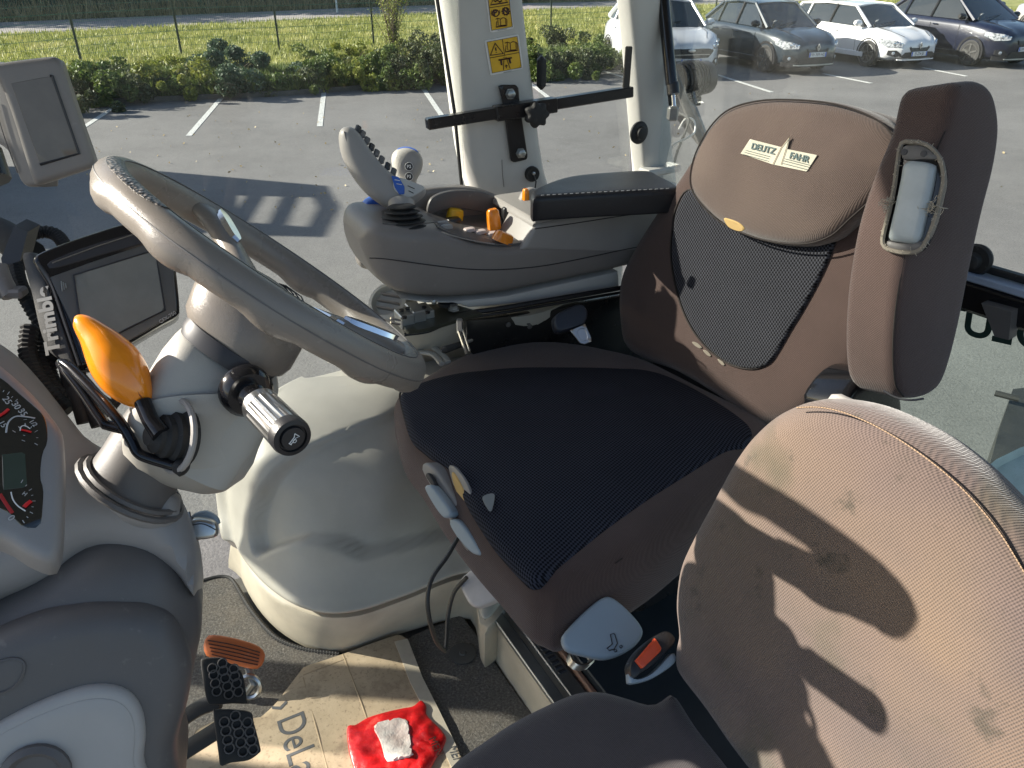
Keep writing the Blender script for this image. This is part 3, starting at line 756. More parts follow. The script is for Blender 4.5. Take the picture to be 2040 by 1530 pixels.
        m = MB(); m.lathe(V((xs_at(.70,.4)+.004, sg*.70, .385)), V((1,sg*.5,0)), [(0,.04),(.015,.04),(.018,.03)], 10); m.obj('fog_lamp', HL, root, local=True)
    if badge == 'oval':
        nose('grille', [(-.56,.62,.64),(-.44,.48,.76),(0,.46,.775),(.44,.48,.76),(.56,.62,.64)], black, .012)
        for z in (.55,.69): nose('grille_bar', [(-.46,z-.008,z+.008),(.46,z-.008,z+.008)], M_['satin'], .020)
        m = MB(); m.lathe(V((.02,0,.66)), V((1,0,0)), [(0,.075),(.012,.075),(.016,.062)], 20)
        for q in m.v: q.y *= 1.25; q.z = .64+(q.z-.66)*.5
        m.obj('badge', M_['satin'], root, local=True)
        px = .017; plz = .40
    else:
        nose('grille', [(-.50,zh-.05,zh-.01),(-.38,zh-.08,zh+.005),(-.26,zh-.24,zh+.01),(0,zh-.26,zh+.015),(.26,zh-.24,zh+.01),(.38,zh-.08,zh+.005),(.50,zh-.05,zh-.01)], black, .012)
        for sg in (1,-1): nose('grille_bar', [(sg*.12,zh-.052,zh-.038),(sg*.48,zh-.045,zh-.03)], M_['satin'], .020)
        bd = MB(); yy, zz = .055, .085; cz = zh-.085
        outer = [(0,zz),(yy,0),(0,-zz),(-yy,0)]
        for (a, b2) in zip(outer, outer[1:]+outer[:1]):
            q = [(a[0],a[1]),(b2[0],b2[1]),(b2[0]*.42,b2[1]*.42),(a[0]*.42,a[1]*.42)]
            bd.prism([V((.018, y, cz+z)) for y, z in q], (.02,0,0))
        bd.obj('badge', M_['satin'], root, local=True, smooth=False)
        px = .014; plz = .47 if cladding else .37
    nose('lower_intake', [(-.58,.30,.31),(-.46,.27,.41),(0,.26,.42),(.46,.27,.41),(.58,.30,.31)], black, .010)
    nose('bumper_lip', [(-.62,.225,.25),(0,.21,.245),(.62,.225,.25)], M_['zinc'] if cladding else paint, .02)
    if cladding: nose('bumper_cladding', [(-.80,.20,.30),(0,.19,.27),(.80,.20,.30)], black, .006)
    pl = MB(); pl.bbox((px+.016, 0, plz), (.014,.52,.11), r=.004); pb = pl.obj('number_plate', PLATE, root, local=True)
    for sg in (1,-1):
        q = MB(); q.box((px+.0245, sg*.243, plz), (.003,.034,.106)); q.obj('plate_band', M_['blue'], pb, local=True, smooth=False)
    Mx = Matrix(((0,0,1,px+.0236),(1,0,0,0),(0,1,0,plz),(0,0,0,1)))
    c = bpy.data.curves.new('t', 'FONT'); c.body = plate; c.size = .105; c.extrude = .001; c.align_x = 'CENTER'; c.align_y = 'CENTER'; c.offset = 0.0
    o = bpy.data.objects.new('t', c); COL.objects.link(o); me = bpy.data.meshes.new_from_object(o); bpy.data.objects.remove(o); me.materials.clear(); me.materials.append(M_['ink'])
    o = bpy.data.objects.new('plate_text', me); COL.objects.link(o); o.parent = pb; o.matrix_basis = Mx @ Matrix.Diagonal((.82,1,1,1))
    # bonnet shut line, wiper, mirror inside, sticker
    for sg in (1,-1):
        m = MB(); m.tube([V((xw+.02, sg*.60, ztop(xw)+.02)), V((-.5, sg*.56, ztop(-.5)+.016)), V((-.16, sg*.42, ztop(-.16)+.018))], .006, 4); m.obj('bonnet_seam', black, root, local=True)
    m = MB(); m.tube([V((xw+.06,-.5,zs+.03)), V((xw-.06,.1,zs+.10))], .010, 5); m.obj('wiper', black, root, local=True)
    m = MB(); m.box((xw-.10,-.52,zs+.12), (.005,.07,.07), (V((.68,0,-.72)).normalized(), V((0,1,0)), V((.72,0,.68)).normalized())); m.obj('windscreen_sticker', PLATE, root, local=True)
    return root
def heading(dx, dy): return math.atan2(dy, dx)
Hh = heading(.36,-.93)
def fpt(px, py, back=0): g = G(px, py); return V((g.x, g.y, GZ))
car('parked_car', 'silver white compact suv with big dark grille, partly hidden by the rear cab pillar', carpaint('silver_white_paint', (.62,.64,.67), .1), fpt(1372,158), heading(.20,-.98), L=4.4, W=1.84, H=1.66, hood=1.08, plate='EX-520-FG', badge='oval', rails=True)
car('parked_car', 'dark grey crossover car with a diamond badge between two white cars', carpaint('dark_grey_paint', (.020,.032,.044), .1), fpt(1620,149), Hh, L=4.2, W=1.80, H=1.58, hood=1.02, plate='FW-989-HD', cladding=True)
car('parked_car', 'white estate car with a diamond badge above the seat headrest', carpaint('white_paint', (.80,.80,.80)), fpt(1822,137), Hh, L=4.55, W=1.81, H=1.47, hood=.95, kind='estate', plate='FJ-224-JE')
car('parked_car', 'navy blue suv at the right edge with a pale wheel arch', carpaint('navy_paint', (.006,.009,.026), .1), fpt(2030,136), Hh, L=4.5, W=1.87, H=1.65, hood=1.10, plate='GW-041-XA', cladding=True)
car('parked_car', 'dark car behind the navy suv, seen past the white estate car', carpaint('black_blue_paint', (.02,.022,.04), .4), fpt(1985,66), heading(.93,.36), L=4.4, W=1.8, H=1.5, hood=.98, plate='ER-300-KL')
car('parked_car', 'pale car at the far right corner behind the navy suv', carpaint('pinkish_silver_paint', (.5,.47,.46), .3), fpt(2270,85), Hh, L=4.4, W=1.8, H=1.6, hood=1.0, plate='CS-771-DB')

# implement standing outside, left of the view: it throws the barred shadow on the asphalt
imp = empty('unseen_implement', V((-8.7, 12.0, GZ)), 'dark steel implement with a barred hexagonal end frame throwing its shadow on the car park', 'shadow caster')
pn = V((0.990, -0.139, 0)); q0 = V((-8.7, 12.0, 0)); 
def cast(px, py):
    g = G(px, py); t = (g-q0).dot(pn)/(-SUN_D.dot(pn)) ; return g-SUN_D*(-t) if False else g+(-SUN_D)*((g-q0).dot(pn)/(SUN_D.dot(pn)))
def bar(name, pts, r, mat=M_['bracket']):
    m = MB(); m.tube([cast(*p) for p in pts], r, 8); m.obj(name, mat, imp)
for nm, q in (('top_beam', [(300,340),(640,370),(652,394),(430,388),(300,374)]), ('end_frame', [(612,372),(642,376),(664,412),(632,472),(602,468),(632,414)]),
              ('bottom_beam', [(425,438),(610,452),(630,472),(480,468),(425,456)]), ('cross_bar', [(495,382),(518,384),(472,458),(446,455)]), ('cross_bar', [(562,386),(584,388),(550,462),(526,460)])):
    m = MB(); pl = [cast(*p) for p in q]; m.prism(pl, pn*.10); m.obj(nm, M_['bracket'], imp, smooth=False)
m = MB(); pl = [cast(*p) for p in ((-200,326),(120,334),(320,346),(400,366),(432,378),(425,420),(430,452),(300,470),(100,490),(-200,510))]
m.prism(pl, pn*.3); m.obj('shadow_plate', M_['bracket'], imp, smooth=False)  # added plate cut to the solid part of the wanted shadow
# ------------------------------------------------------------------ cab shell
WD = V((0.848, 0.530, 0)); WN = V((0.530, -0.848, 0)); W0 = V((0, 1.98, 0))     # right hand cab wall: direction, inward normal, a point
RB = 1.58                                                                      # rear wall: BK . P = RB
def wall(px, py): return onpl(px, py, W0, WN)
def rear(px, py): return onpl(px, py, BK*RB, BK)
fl = [onz(300,1152,0), onz(385,1146,0), onz(470,1134,0), onz(560,1060,0), onz(760,960,0), V((.55,2.2,0)), V((1.35,1.0,0)), V((.55,-.25,0)), V((-.75,.05,0)), V((-1.0,.9,0))]
m = MB(); m.prism([V((p.x,p.y,-.03)) for p in fl], (0,0,-.05))
MF = plastic('floor_panel', (0.20,0.19,0.17), .6, .4, .2, 300, dust=.3)
tag(m.obj('floor', MF, smooth=False), kind='structure')
# headliner roof above the cab
rf = empty('cab_roof', V((0,1,1.88)), 'pale headliner roof of the cab above the seats', 'roof')
m = MB(); m.bbox((0,0,0), (2.3,1.75,.08), (WD, V((-.53,.848,0)), UP), r=.03)
o = m.obj('headliner', plastic('headliner', (.42,.41,.38), .8, .3, .05), rf, M=Matrix.Translation(V((.0,1.12,1.92))))
# window panes
def pane(name, pts, mat, label, t=.004, n=None, kind='window'):
    return tag(flatpoly(name, pts, mat, None, t, n), label, kind)
pb_l = wall(930,395); 
def wp(s, z): return W0+WD*s+UP*z
pane('side_window', [wp(-1.75,.02), wp(-.13,.02), wp(-.15,1.86), wp(-1.75,1.86)], M_['glass'], 'large clear side window left of the sticker pillar', n=WN)
pane('side_window', [wp(.10,.55), wp(.40,.55), wp(.34,1.86), wp(.04,1.86)], M_['glass'], 'narrow clear side window between the two cab pillars', n=WN)
rl = BK*RB+LT*1.62
def rp(s, z): return BK*RB+LT*s+UP*z       # s: towards the far side
pane('rear_window', [rp(1.62,.74), rp(-.6,.74), rp(-.6,1.86), rp(1.62,1.86)], M_['glass'], 'large dusty rear window behind the driver seat', n=BK)
pane('rear_window', [rp(1.2,.0), rp(-.6,.0), rp(-.6,.66), rp(1.2,.66)], M_['tinted'], 'green tinted lower rear pane with mirrored letters', n=BK)
# rubber seals on the panes
sl = empty('window_seal', wall(900,250), 'thin black rubber seal along the left edge of the sticker pillar', 'seal')
m = MB(); m.tube([wall(868,-20), wall(888,110), wall(905,220), wall(920,372)], .0045, 6); m.obj('strip', M_['rubber'], sl)
m = MB(); m.tube([wall(1240,-20), wall(1247,60), wall(1254,150), wall(1268,250), wall(1278,338)], .003, 6); tag(m.obj('window_seal', M_['rubber']), 'thin black seal line beside the left edge of the rear pillar', 'seal')
# ---- pillar with stickers
PP = W0 - WN*(-.03); PPp = P(1000,200,1.83)
def pp(px, py): return onpl(px, py, PPp, (0.38,-.92,.05))
pr = empty('cab_pillar', wall(1010,420), 'pale grey cab pillar carrying two yellow safety stickers and the black bracket', 'pillar')
sec = [(-60,(862,1042)),(0,(876,1047)),(120,(893,1060)),(220,(905,1073)),(300,(916,1082)),(350,(926,1090)),(385,(938,1100)),(420,(946,1112)),(470,(950,1125)),(560,(960,1140)),(700,(960,1140))]
rings = []
for (py, (a, b2)) in sec:
    A_, B_ = pp(a, py+(a-950)*0.0), pp(b2, py-10); c = (A_+B_)/2; h = (B_-A_)/2; dn = V((-.38,.92,0))*.055; c = c+dn*1.0
    ring = []
    for k in range(24):
        th = 2*math.pi*k/24; cs, sn = math.cos(th), math.sin(th); e = .38 if cs > 0 else .9
        ring.append(c+h*(abs(cs)**e*(1 if cs > 0 else -.93))+dn*(abs(sn)**e*(1 if sn > 0 else -1)))
    rings.append(ring)
m = MB(); m.loft(rings); m.obj('trim', M_['pillar'], pr, sharp=60)
FN = (0.38,-.92,.05)
def sticker(pts, name):
    q = pillow(name, pts, PPp+V(FN)*.0022, FN, M_['white'], pr, thick=.0012, r=.0006, curved=False, step=.004, res=.02)
    return q
def spt(px, py, off=.004): return onpl(px, py, PPp+V(FN).normalized()*off, FN)
def sline(parent, pts, wd=.0011, mat=None, name='print_line', off=.0038, closed=False):
    m = MB(); m.tube([spt(a, b2, off) for a, b2 in pts], wd, 5, closed=closed, flat=1); return m.obj(name, mat or M_['print'], parent)
def Z(x, y): return (960+x/9.56, y/9.56)          # pixels of the zoomed view
s1 = sticker([Z(65,-120),Z(500,-200),Z(608,520),Z(600,548),Z(185,622),Z(158,605)], 'safety_sticker')
y1 = pillow('yellow_field', [Z(120,-120),Z(505,-190),Z(582,508),Z(188,578)], PPp+V(FN)*.0030, FN, M_['yellow'], s1, thick=.0012, r=.0003, curved=False, step=.006, res=.03)
s2 = sticker([Z(52,790),Z(70,768),Z(680,652),Z(705,668),Z(790,1280),Z(775,1310),Z(190,1440),Z(160,1425)], 'safety_sticker')
y2 = pillow('yellow_field', [Z(98,802),Z(672,692),Z(755,1285),Z(198,1392)], PPp+V(FN)*.0030, FN, M_['yellow'], s2, thick=.0012, r=.0003, curved=False, step=.006, res=.03)
sl_ = lambda st, q, **k: sline(st, [Z(*a) for a in q], **k)
sl_(s1, [(108,-100),(188,578),(582,508),(500,-180)], wd=.0007); sl_(s1, [(145,148),(535,88)], wd=.0007)
sl_(s1, [(165,95),(240,-60),(400,-90),(490,45)], wd=.0016, closed=True)
sl_(s1, [(230,10),(260,30),(300,0),(340,40),(380,10)], wd=.0016)
for (cx, cy, r_) in ((262,250,62),(455,215,62)):
    sl_(s1, [(cx+r_*math.cos(a*.5236), cy+r_*1.05*math.sin(a*.5236)) for a in range(12)], wd=.0012, closed=True)
sl_(s1, [(190,200),(180,250),(195,300)], wd=.0007); sl_(s1, [(332,190),(342,235),(330,280)], wd=.0007)
for a in range(10):
    sl_(s1, [(455+68*math.cos(a*.628), 215+72*math.sin(a*.628)), (455+80*math.cos(a*.628), 215+84*math.sin(a*.628))], wd=.0014)
def txt(parent, s, px, py, size, ang, off=.0038, mat=None, n=FN, name='lettering', bold=0.0, sx=1.0, p0=None, xpx=None, ext=.0004):
    p = onpl(px, py, p0 if p0 is not None else PPp+V(n).normalized()*off, n)
    x = onpl(px+10*math.cos(ang), py+10*math.sin(ang), p0 if p0 is not None else PPp+V(n).normalized()*off, n)-p
    return textobj(name, s, frame(p, n, x), size, mat or M_['print'], parent, ext, sx=sx, bold=bold)
txt(s1, 'P', 960+252/9.56, 250/9.56, .018, -.18, bold=.0008); txt(s1, 'N', 960+450/9.56, 215/9.56, .017, -.18, bold=.0008)
def book(st, ox, oy, s):
    for q in ([(0,20),(40,0),(90,20),(140,-10),(190,5),(215,30),(215,150),(110,160),(10,175)], [(90,20),(100,140)], [(40,0),(50,140),(100,140)], [(190,5),(195,130),(100,140)], [(10,175),(20,60)], [(25,165),(200,140)]):
        sl_(st, [(ox+a*s, oy+b2*s) for a, b2 in q], wd=.0008)
book(s1, 262, 345, 1.0); book(s2, 440, 800, 1.1)
sl_(s2, [(98,802),(198,1392),(755,1285),(672,692)], wd=.0006, closed=True); sl_(s2, [(390,750),(435,1052)], wd=.0007); sl_(s2, [(150,1105),(710,1000)], wd=.0007)
sl_(s2, [(162,1055),(252,822),(408,1020)], wd=.0018, closed=True); sl_(s2, [(262,905),(272,965)], wd=.0016); sl_(s2, [(275,992),(277,1003)], wd=.0016)
sl_(s2, [(320,1145),(568,1100)], wd=.0018); sl_(s2, [(365,1150),(378,1240)], wd=.0024); sl_(s2, [(525,1120),(545,1205)], wd=.0024)
sl_(s2, [(420,1150),(412,1330)], wd=.0009); sl_(s2, [(480,1140),(540,1305)], wd=.0009); sl_(s2, [(470,1300),(465,1235)], wd=.0009); sl_(s2, [(445,1270),(463,1232),(488,1260)], wd=.0009)
sl_(s2, [(418,1100),(425,1080)], wd=.0009); sl_(s2, [(455,1085),(465,1100)], wd=.0009)
sl_(s2, [(410,1385),(560,1350)], wd=.0005, mat=M_['inkgrey']); sl_(s1, [(300,580),(480,548)], wd=.0005, mat=M_['inkgrey'])
# pillar fasteners and oval cap, hook button
def disc(name, px, py, p0, n, r, mat, parent, h=.004, prof=None, seg=20):
    c = onpl(px, py, p0, n); m = MB(); m.lathe(c, n, prof or [(-.002, r), (h*.6, r), (h, r*.85), (h, 0.0005)], seg); return m.obj(name, mat, parent)
cap = disc('oval_cap', 946, 319, PPp, (-.5,-.85,.05), .016, M_['taupe_light'], pr, .003); 
disc('screw', 944, 317, PPp, (-.5,-.85,.05), .003, M_['black'], pr, .006)
hk = disc('latch_button', 1059, 346, PPp, FN, .019, M_['rubber'], pr, .012)
m = MB(); c = spt(1062,345,.012); m.lathe(c, FN, [(0,.004),(.006,.004),(.007,.002)], 10); m.obj('pin', M_['satin'], pr)
m = MB(); m.tube([spt(1063,348,.014), spt(1068,362,.02), spt(1066,375,.02)], .0018, 6); m.obj('pull_cord', M_['black'], pr)
m = MB(); m.tube([pp(1000,318), pp(1001,345), pp(1004,372)], .0009, 5); m.obj('seam', M_['taupe'], pr)
m = MB(); m.bbox(pp(1071,148)+V((.01,.03,0)), (.022,.05,.075), r=.009); tag(m.obj('door_catch', M_['rubber']), 'black rubber block on the right edge of the sticker pillar', 'catch')
# bracket with square tube
br = empty('monitor_bracket', spt(1025,250,.02), 'black square tube bracket with a star knob bolted to the sticker pillar', 'bracket')
BN = V(FN).normalized()
pillow('mounting_plate', [(994,172),(1000,169),(1028,169),(1033,174),(1037,215),(1052,312),(1049,318),(1024,324),(1018,320),(1004,215)], PPp+BN*.013, FN, M_['bracket'], br, thick=.006, r=.0015, curved=False, step=.006)
for (a, b2) in ((1016,187),(1037,305)):
    p = onpl(a, b2, PPp+BN*.013, FN); q = MB(); q.lathe(p, BN, [(0,.013),(.003,.013),(.003,.0105),(.011,.0105),(.013,.007)], 6); q.obj('bolt', M_['zinc'], br)
def tubebar(name, a, b2, hw, pl_off, mat=M_['bracket'], hollow=False):
    A_ = onpl(a[0], a[1], PPp+BN*pl_off, FN); B_ = onpl(b2[0], b2[1], PPp+BN*pl_off, FN); d = (B_-A_); L = d.length; d.normalize()
    up = (UP-d*UP.dot(d)).normalized(); nn = d.cross(up); m = MB()
    m.bbox((A_+B_)/2, (L, hw*2, hw*2), (d, up, nn), r=.0025); o = m.obj(name, mat, br, sharp=30); return o, A_, d, up, nn
o, A_, d, up, nn = tubebar('square_tube', (850,247), (1012,221), .0125, .030)
m = MB(); m.box(A_+d*.0005, (.002,.017,.017), (d, up, nn)); m.obj('tube_opening', M_['gloss_black'], o)
tubebar('clamp_sleeve', (985,226), (1106,208), .0165, .030)
tubebar('square_tube', (1096,208), (1258,182), .0125, .030)
o, *_ = tubebar('square_tube', (1246,190), (1253,92), .0085, .030)
kn = MB(); c = onpl(1069,228, PPp+BN*.062, FN); ring = []
xx = (V((1,0,0))-BN*BN.x).normalized(); yy = BN.cross(xx)
def star(r, off, a=.12): return [c+BN*off+(xx*math.cos(t)+yy*math.sin(t))*r*(1+a*math.cos(7*t)) for t in [2*math.pi*k/56 for k in range(56)]]
kn.loft([star(.018,-.014,.05), star(.026,-.011), star(.028,0), star(.027,.008), star(.022,.013,.06), star(.008,.015,0)]); kn.obj('star_knob', M_['rubber'], br)
m = MB(); m.tube([c-BN*.03, c-BN*.01], .010, 8); m.obj('knob_stem', M_['zinc'], br)
# ---- rear right corner pillar
qp = V((wall(1290,200)+V((-.0,-.04,0))))
cp = empty('cab_pillar', wall(1300,352), 'pale grey rear corner cab pillar beside the gas strut', 'pillar')
rings = []
for (py, (a, b2)) in [(-60,(1238,1310)),(0,(1246,1313)),(100,(1256,1320)),(200,(1264,1328)),(300,(1272,1336)),(340,(1275,1342)),(420,(1280,1350)),(600,(1290,1365))]:
    A_, B_ = onpl(a, py, qp, WN), onpl(b2, py, qp, WN); cc = (A_+B_)/2; h = (B_-A_)/2; dn = -WN*.035; cc = cc+dn*.4; ring = []
    for k in range(20):
        th = 2*math.pi*k/20; cs, sn = math.cos(th), math.sin(th); e = .5
        ring.append(cc+h*(abs(cs)**e*(1 if cs > 0 else -1))+dn*(abs(sn)**e*(1 if sn > 0 else -1)))
    rings.append(ring)
m = MB(); m.loft(rings); m.obj('trim', M_['pillar'], cp, sharp=60)
for (a, b2, r_, mt) in ((1303,300,.020,'taupe_light'),(1303,300,.010,'satin'),(1324,217,.014,'black'),(1325,262,.015,'black')):
    disc('plug', a, b2, qp+WN*.004, WN, r_, M_[mt], cp, .006 if r_ != .010 else .010)
m = MB(); m.bbox(onpl(1305,340,qp+WN*.03,WN), (.09,.05,.02), (WD, -WN, UP), r=.006); m.obj('cover_clip', M_['pillar'], cp)
ws = empty('suction_knob', wall(1250,258), 'round black knob on the narrow side window beside the rear pillar', 'knob')
c = wall(1250,258)+WN*.045; m = MB(); m.lathe(c, WN, [(0,.029),(.006,.030),(.010,.026),(.012,.018),(.020,.016),(.022,.010)], 24); m.obj('disc', M_['rubber'], ws)
# gas strut
gs = empty('gas_strut', P(1337,225,2.0), 'black gas strut with chrome rod hanging down beside the rear pillar', 'gas strut')
m = MB(); m.tube([P(1318,-40,1.93), P(1330,90,1.96), P(1338,168,1.98)], .0155, 14); m.obj('cylinder', M_['gloss_black'], gs)
m = MB(); m.tube([P(1340,165,1.98), P(1342,188,1.985)], .0165, 14); m.obj('sleeve', M_['bracket'], gs)
m = MB(); m.tube([P(1341,188,1.985), P(1343,215,1.99)], .0055, 10); m.obj('rod', M_['chrome'], gs)
m = MB(); m.bbox(P(1340,226,1.985), (.028,.022,.036), r=.005); m.obj('end_fitting', M_['zinc'], gs)
m = MB(); m.tube([P(1316,-40,1.99), P(1322,60,2.01), P(1330,140,2.02), P(1336,215,2.04)], .005, 6); tag(m.obj('cable', M_['rubber']), 'thin black cable running down behind the gas strut', 'cable')
# outer dark frame bar behind the glass, lamp and loose wires
ol = empty('work_lamp', P(1380,200,2.5), 'finned black work lamp outside the rear window above the headrest', 'lamp')
lc = P(1372,158,2.5); lx = V((.86,.5,0)).normalized(); ly = V((-.5,.86,0)); 
m = MB(); m.lathe(lc+lx*-.045, lx, [(0,.02),(.005,.045),(.05,.052),(.09,.050)], 20); m.obj('housing', M_['black'], ol)
for k in range(7):
    f = MB(); f.lathe(lc+lx*(-.05+k*.014), lx, [(0,.050+.008*math.sin(k*.45)),(.005,.052+.008*math.sin(k*.45))], 22); f.obj('cooling_fin', M_['bracket'], ol)
m = MB(); m.lathe(lc+lx*.05, lx, [(0,.048),(.012,.052),(.03,.050),(.034,.040)], 22); m.obj('lens_ring', M_['black'], ol)
m = MB(); m.bbox(lc-UP*.068, (.10,.04,.03), (lx,ly,UP), r=.004); m.tube([lc-UP*.07, lc-UP*.13], .012, 8); m.obj('lamp_bracket', M_['bracket'], ol)
m = MB(); m.bbox(P(1392,270,2.45), (.03,.02,.48), (V((1,0,0)), V((0,1,0)), V((-.48,0,.88))), r=.004)
m.prism([P(1350,185,2.46),P(1385,215,2.46),P(1410,280,2.46),P(1400,300,2.46),P(1350,240,2.46)], (.01,.02,0)); tag(m.obj('outer_support', M_['slate']), 'dark sloping metal support outside the rear window under the lamp', 'bracket')
m = MB(); m.tube(spline([P(1338,296,2.2),P(1345,286,2.18),P(1368,275,2.16),P(1384,262,2.16),P(1382,240,2.18),P(1366,236,2.2),P(1352,258,2.2)],5), .0028, 6); tag(m.obj('wire', M_['white']), 'loose white looped wire beside the foot of the gas strut', 'wire')
m = MB(); m.tube(spline([P(1352,225,2.2),P(1372,238,2.17),P(1362,270,2.17),P(1350,300,2.2),P(1342,330,2.2)],5), .004, 6); tag(m.obj('wire', M_['rubber']), 'black cable hanging behind the foot of the gas strut', 'wire')
# rear lower frame bar
rb_ = empty('rear_window_bar', rear(1990,600), 'black lower frame bar of the rear window at the right edge', 'window frame')
m = MB(); m.bbox(BK*(RB-.01)+LT*.10+UP*.700, (.05,1.7,.062), (BK, LT, UP), r=.008); m.obj('rail', M_['gloss_black'], rb_)
m = MB(); m.bbox(BK*(RB-.012)+LT*.10+UP*.739, (.046,1.7,.016), (BK, LT, UP), r=.003); m.obj('ledge', simple('pale_blue_metal',(.33,.40,.52),.3), rb_)
m = MB(); m.bbox(BK*(RB-.002)+LT*.10+UP*.756, (.02,1.7,.014), (BK, LT, UP), r=.003); m.obj('rubber_lip', M_['rubber'], rb_)
p = rear(2010,607); m = MB(); m.prism([rear(1986,590)-BK*.06, rear(2046,606)-BK*.06, rear(2040,662)-BK*.06, rear(2012,655)-BK*.06], BK*.03); m.obj('hinge_cover', M_['slate'], rb_, smooth=False)
wk = MB(); c = rear(1953,514)-BK*.03; wk.lathe(c+BK*.02, -BK, [(0,.030),(.008,.032),(.014,.028),(.016,.017),(.03,.015),(.034,.009)], 24); tag(wk.obj('suction_knob', M_['rubber']), 'round black knob on the rear window right of the folded armrest', 'knob')
LTm = (rear(2000,640)-rear(1900,620)).normalized()
textobj('window_letter', 'DEUTZ', frame(rear(1952,646)+BK*-.006, BK, -LTm), .082, simple('dark_green_letter',(.01,.04,.035),.5), None, .0008, bold=.002)
tag(bpy.data.objects['window_letter'], 'dark green mirrored letters on the lower rear pane', 'lettering')
# shaded rear fender / body outside at the right
tf = empty('rear_fender', P(2040,930,2.1), 'pale curved fender outside the lower rear pane at the right edge', 'fender')
m = MB(); rg = []
for (px, py) in ((1945,948),(1985,915),(2030,893),(2090,872),(2160,860)):
    p = P(px, py, 2.05); rg.append([p, p+V((.02,.0,-.02)), p+V((.30,-.42,-.08)), p+V((.32,-.45,-.16)), p+V((0,0,-.05))])
m.loft(rg); m.obj('shell', simple('fender_paint',(.62,.66,.68),.35), tf)
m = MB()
bs = [onz(*q, z=-.9) for q in ((1972,925),(1992,850),(2010,800),(2018,775),(2060,770),(2060,930))]  # dark solid drawn where only a shadow lies
m.prism(bs, (0,0,-.4)); m.tube([onz(1982,783,-.85), onz(2030,795,-.85)], .018, 8); tag(m.obj('shadow_block', M_['rubber'], smooth=False), 'dark block standing in for the shadow behind the lower rear pane', 'shadow')

# ------------------------------------------------------------------ floor things
MC, t, b = nodes('floor_carpet'); b.inputs['Roughness'].default_value = .97
tc = t.nodes.new('ShaderNodeTexCoord').outputs['Object']; n1 = noise(t, 210, 5, .8, tc); n2 = noise(t, 14, 5, .7, tc)
c = ramp(t, n1, [(.3, (.05,.048,.045)), (.52, (.17,.16,.145)), (.72, (.42,.39,.35))]); c = mixc(t, ramp(t, n2, [(.4,(0,0,0)),(.75,(.4,)*3)]), c, (.26,.22,.17)); t.links.new(c, b.inputs['Base Color'])
bump(t, b, n1, 1.0, .006)
def sheet(name, px, z, mat, th, label, cat, parent=None, r=.004, curved=True, res=.012, relief=None, step=None):
    o = pillow(name, px, V((0,0,z)), (0,0,1), mat, parent, thick=th, r=r, curved=curved, res=res, relief=relief, step=step)
    return tag(o, label, cat)
rsn = np.random.RandomState(2)
fuzz = lambda x, y, d: .0012*math.sin(x*311+y*97)*math.sin(y*273-x*41)+.001*math.sin(x*23)*math.sin(y*31)
mt = empty('floor_mat', onz(560,1300,0), 'grey carpet floor mat under the pedals with a stitched edge', 'mat')
matpx = [(300,1190),(385,1163),(430,1150),(455,1151),(470,1165),(500,1215),(540,1262),(575,1283),(620,1296),(676,1303),(720,1330),(700,1420),(600,1500),(520,1640),(330,1640),(280,1400)]
o = pillow('carpet', matpx, V((0,0,.010)), (0,0,1), MC, mt, thick=.012, r=.004, res=.012, relief=fuzz)
m = MB(); m.tube(spline([onz(a,b2,.010) for a,b2 in matpx[1:10]],6), .0045, 8); m.obj('stitched_edge', M_['rubber'], mt)
q = MB()
sp = resample(spline([onz(a,b2,.010) for a,b2 in matpx[4:10]],6), .0065, False)
for i in range(len(sp)-1):
    a = sp[i]; d = (sp[i+1]-a).normalized(); s = V((-d.y,d.x,0)); q.tube([a-s*.0055+UP*-.001, a+UP*.005, a+s*.0055+UP*-.001], .0013, 4)
o = q.obj('stitching', simple('mat_thread',(.16,.15,.14),.8), mt)
m2 = empty('floor_mat', onz(920,1330,0), 'dark grey carpet mat with a round fastener in front of the seat base', 'mat')
cpx = [(815,1268),(880,1240),(915,1224),(932,1240),(958,1275),(985,1315),(1012,1355),(1040,1394),(1090,1470),(1000,1600),(900,1600),(870,1480),(840,1390),(800,1300)]
pillow('carpet', cpx, V((0,0,.008)), (0,0,1), MC, m2, thick=.010, r=.005, res=.012, relief=fuzz)
c = onz(922,1303,.009); m = MB(); m.lathe(c, UP, [(0,.028),(.003,.028),(.004,.024),(.003,.008),(.006,.006),(.006,.002)], 24); m.obj('fastener', plastic('fastener_grey',(.09,.09,.085),.7,.2), m2)
# threshold strip between the mats (dark gap)
# cardboard
M_['cardink'] = simple('card_ink', (.10,.105,.11), .7)
CB, t, b = nodes('cardboard'); b.inputs['Roughness'].default_value = .85
tc = t.nodes.new('ShaderNodeTexCoord').outputs['Object']; n1 = noise(t, 6, 6, .7, tc); n2 = noise(t, 130, 3, .7, tc)
c = ramp(t, n1, [(.3, (.40,.31,.20)), (.7, (.56,.45,.31))]); c = mixc(t, ramp(t, n2, [(.56,(0,0,0)),(.70,(.6,)*3)]), c, (.16,.115,.08)); c = mixc(t, ramp(t, noise(t, 17, 5, .75), [(.52,(0,0,0)),(.68,(.55,)*3)]), c, (.22,.165,.11)); t.links.new(c, b.inputs['Base Color']); bump(t, b, n1, .5, .004)
cb = empty('cardboard_sheet', onz(700,1400,0), 'flattened creased cardboard box printed with large letters lying on the cab floor', 'cardboard')
ZC = .019
def crz(x, y, d): return .0020*math.sin(x*9+y*4)+.0013*math.sin(x*31-y*17)*math.sin(y*23+x*5)
cpts = [(604,1329),(690,1300),(795,1263),(812,1272),(842,1350),(870,1405),(903,1472),(955,1590),(640,1720),(300,1720),(335,1535),(392,1452),(425,1436),(520,1428),(548,1402),(568,1376)]
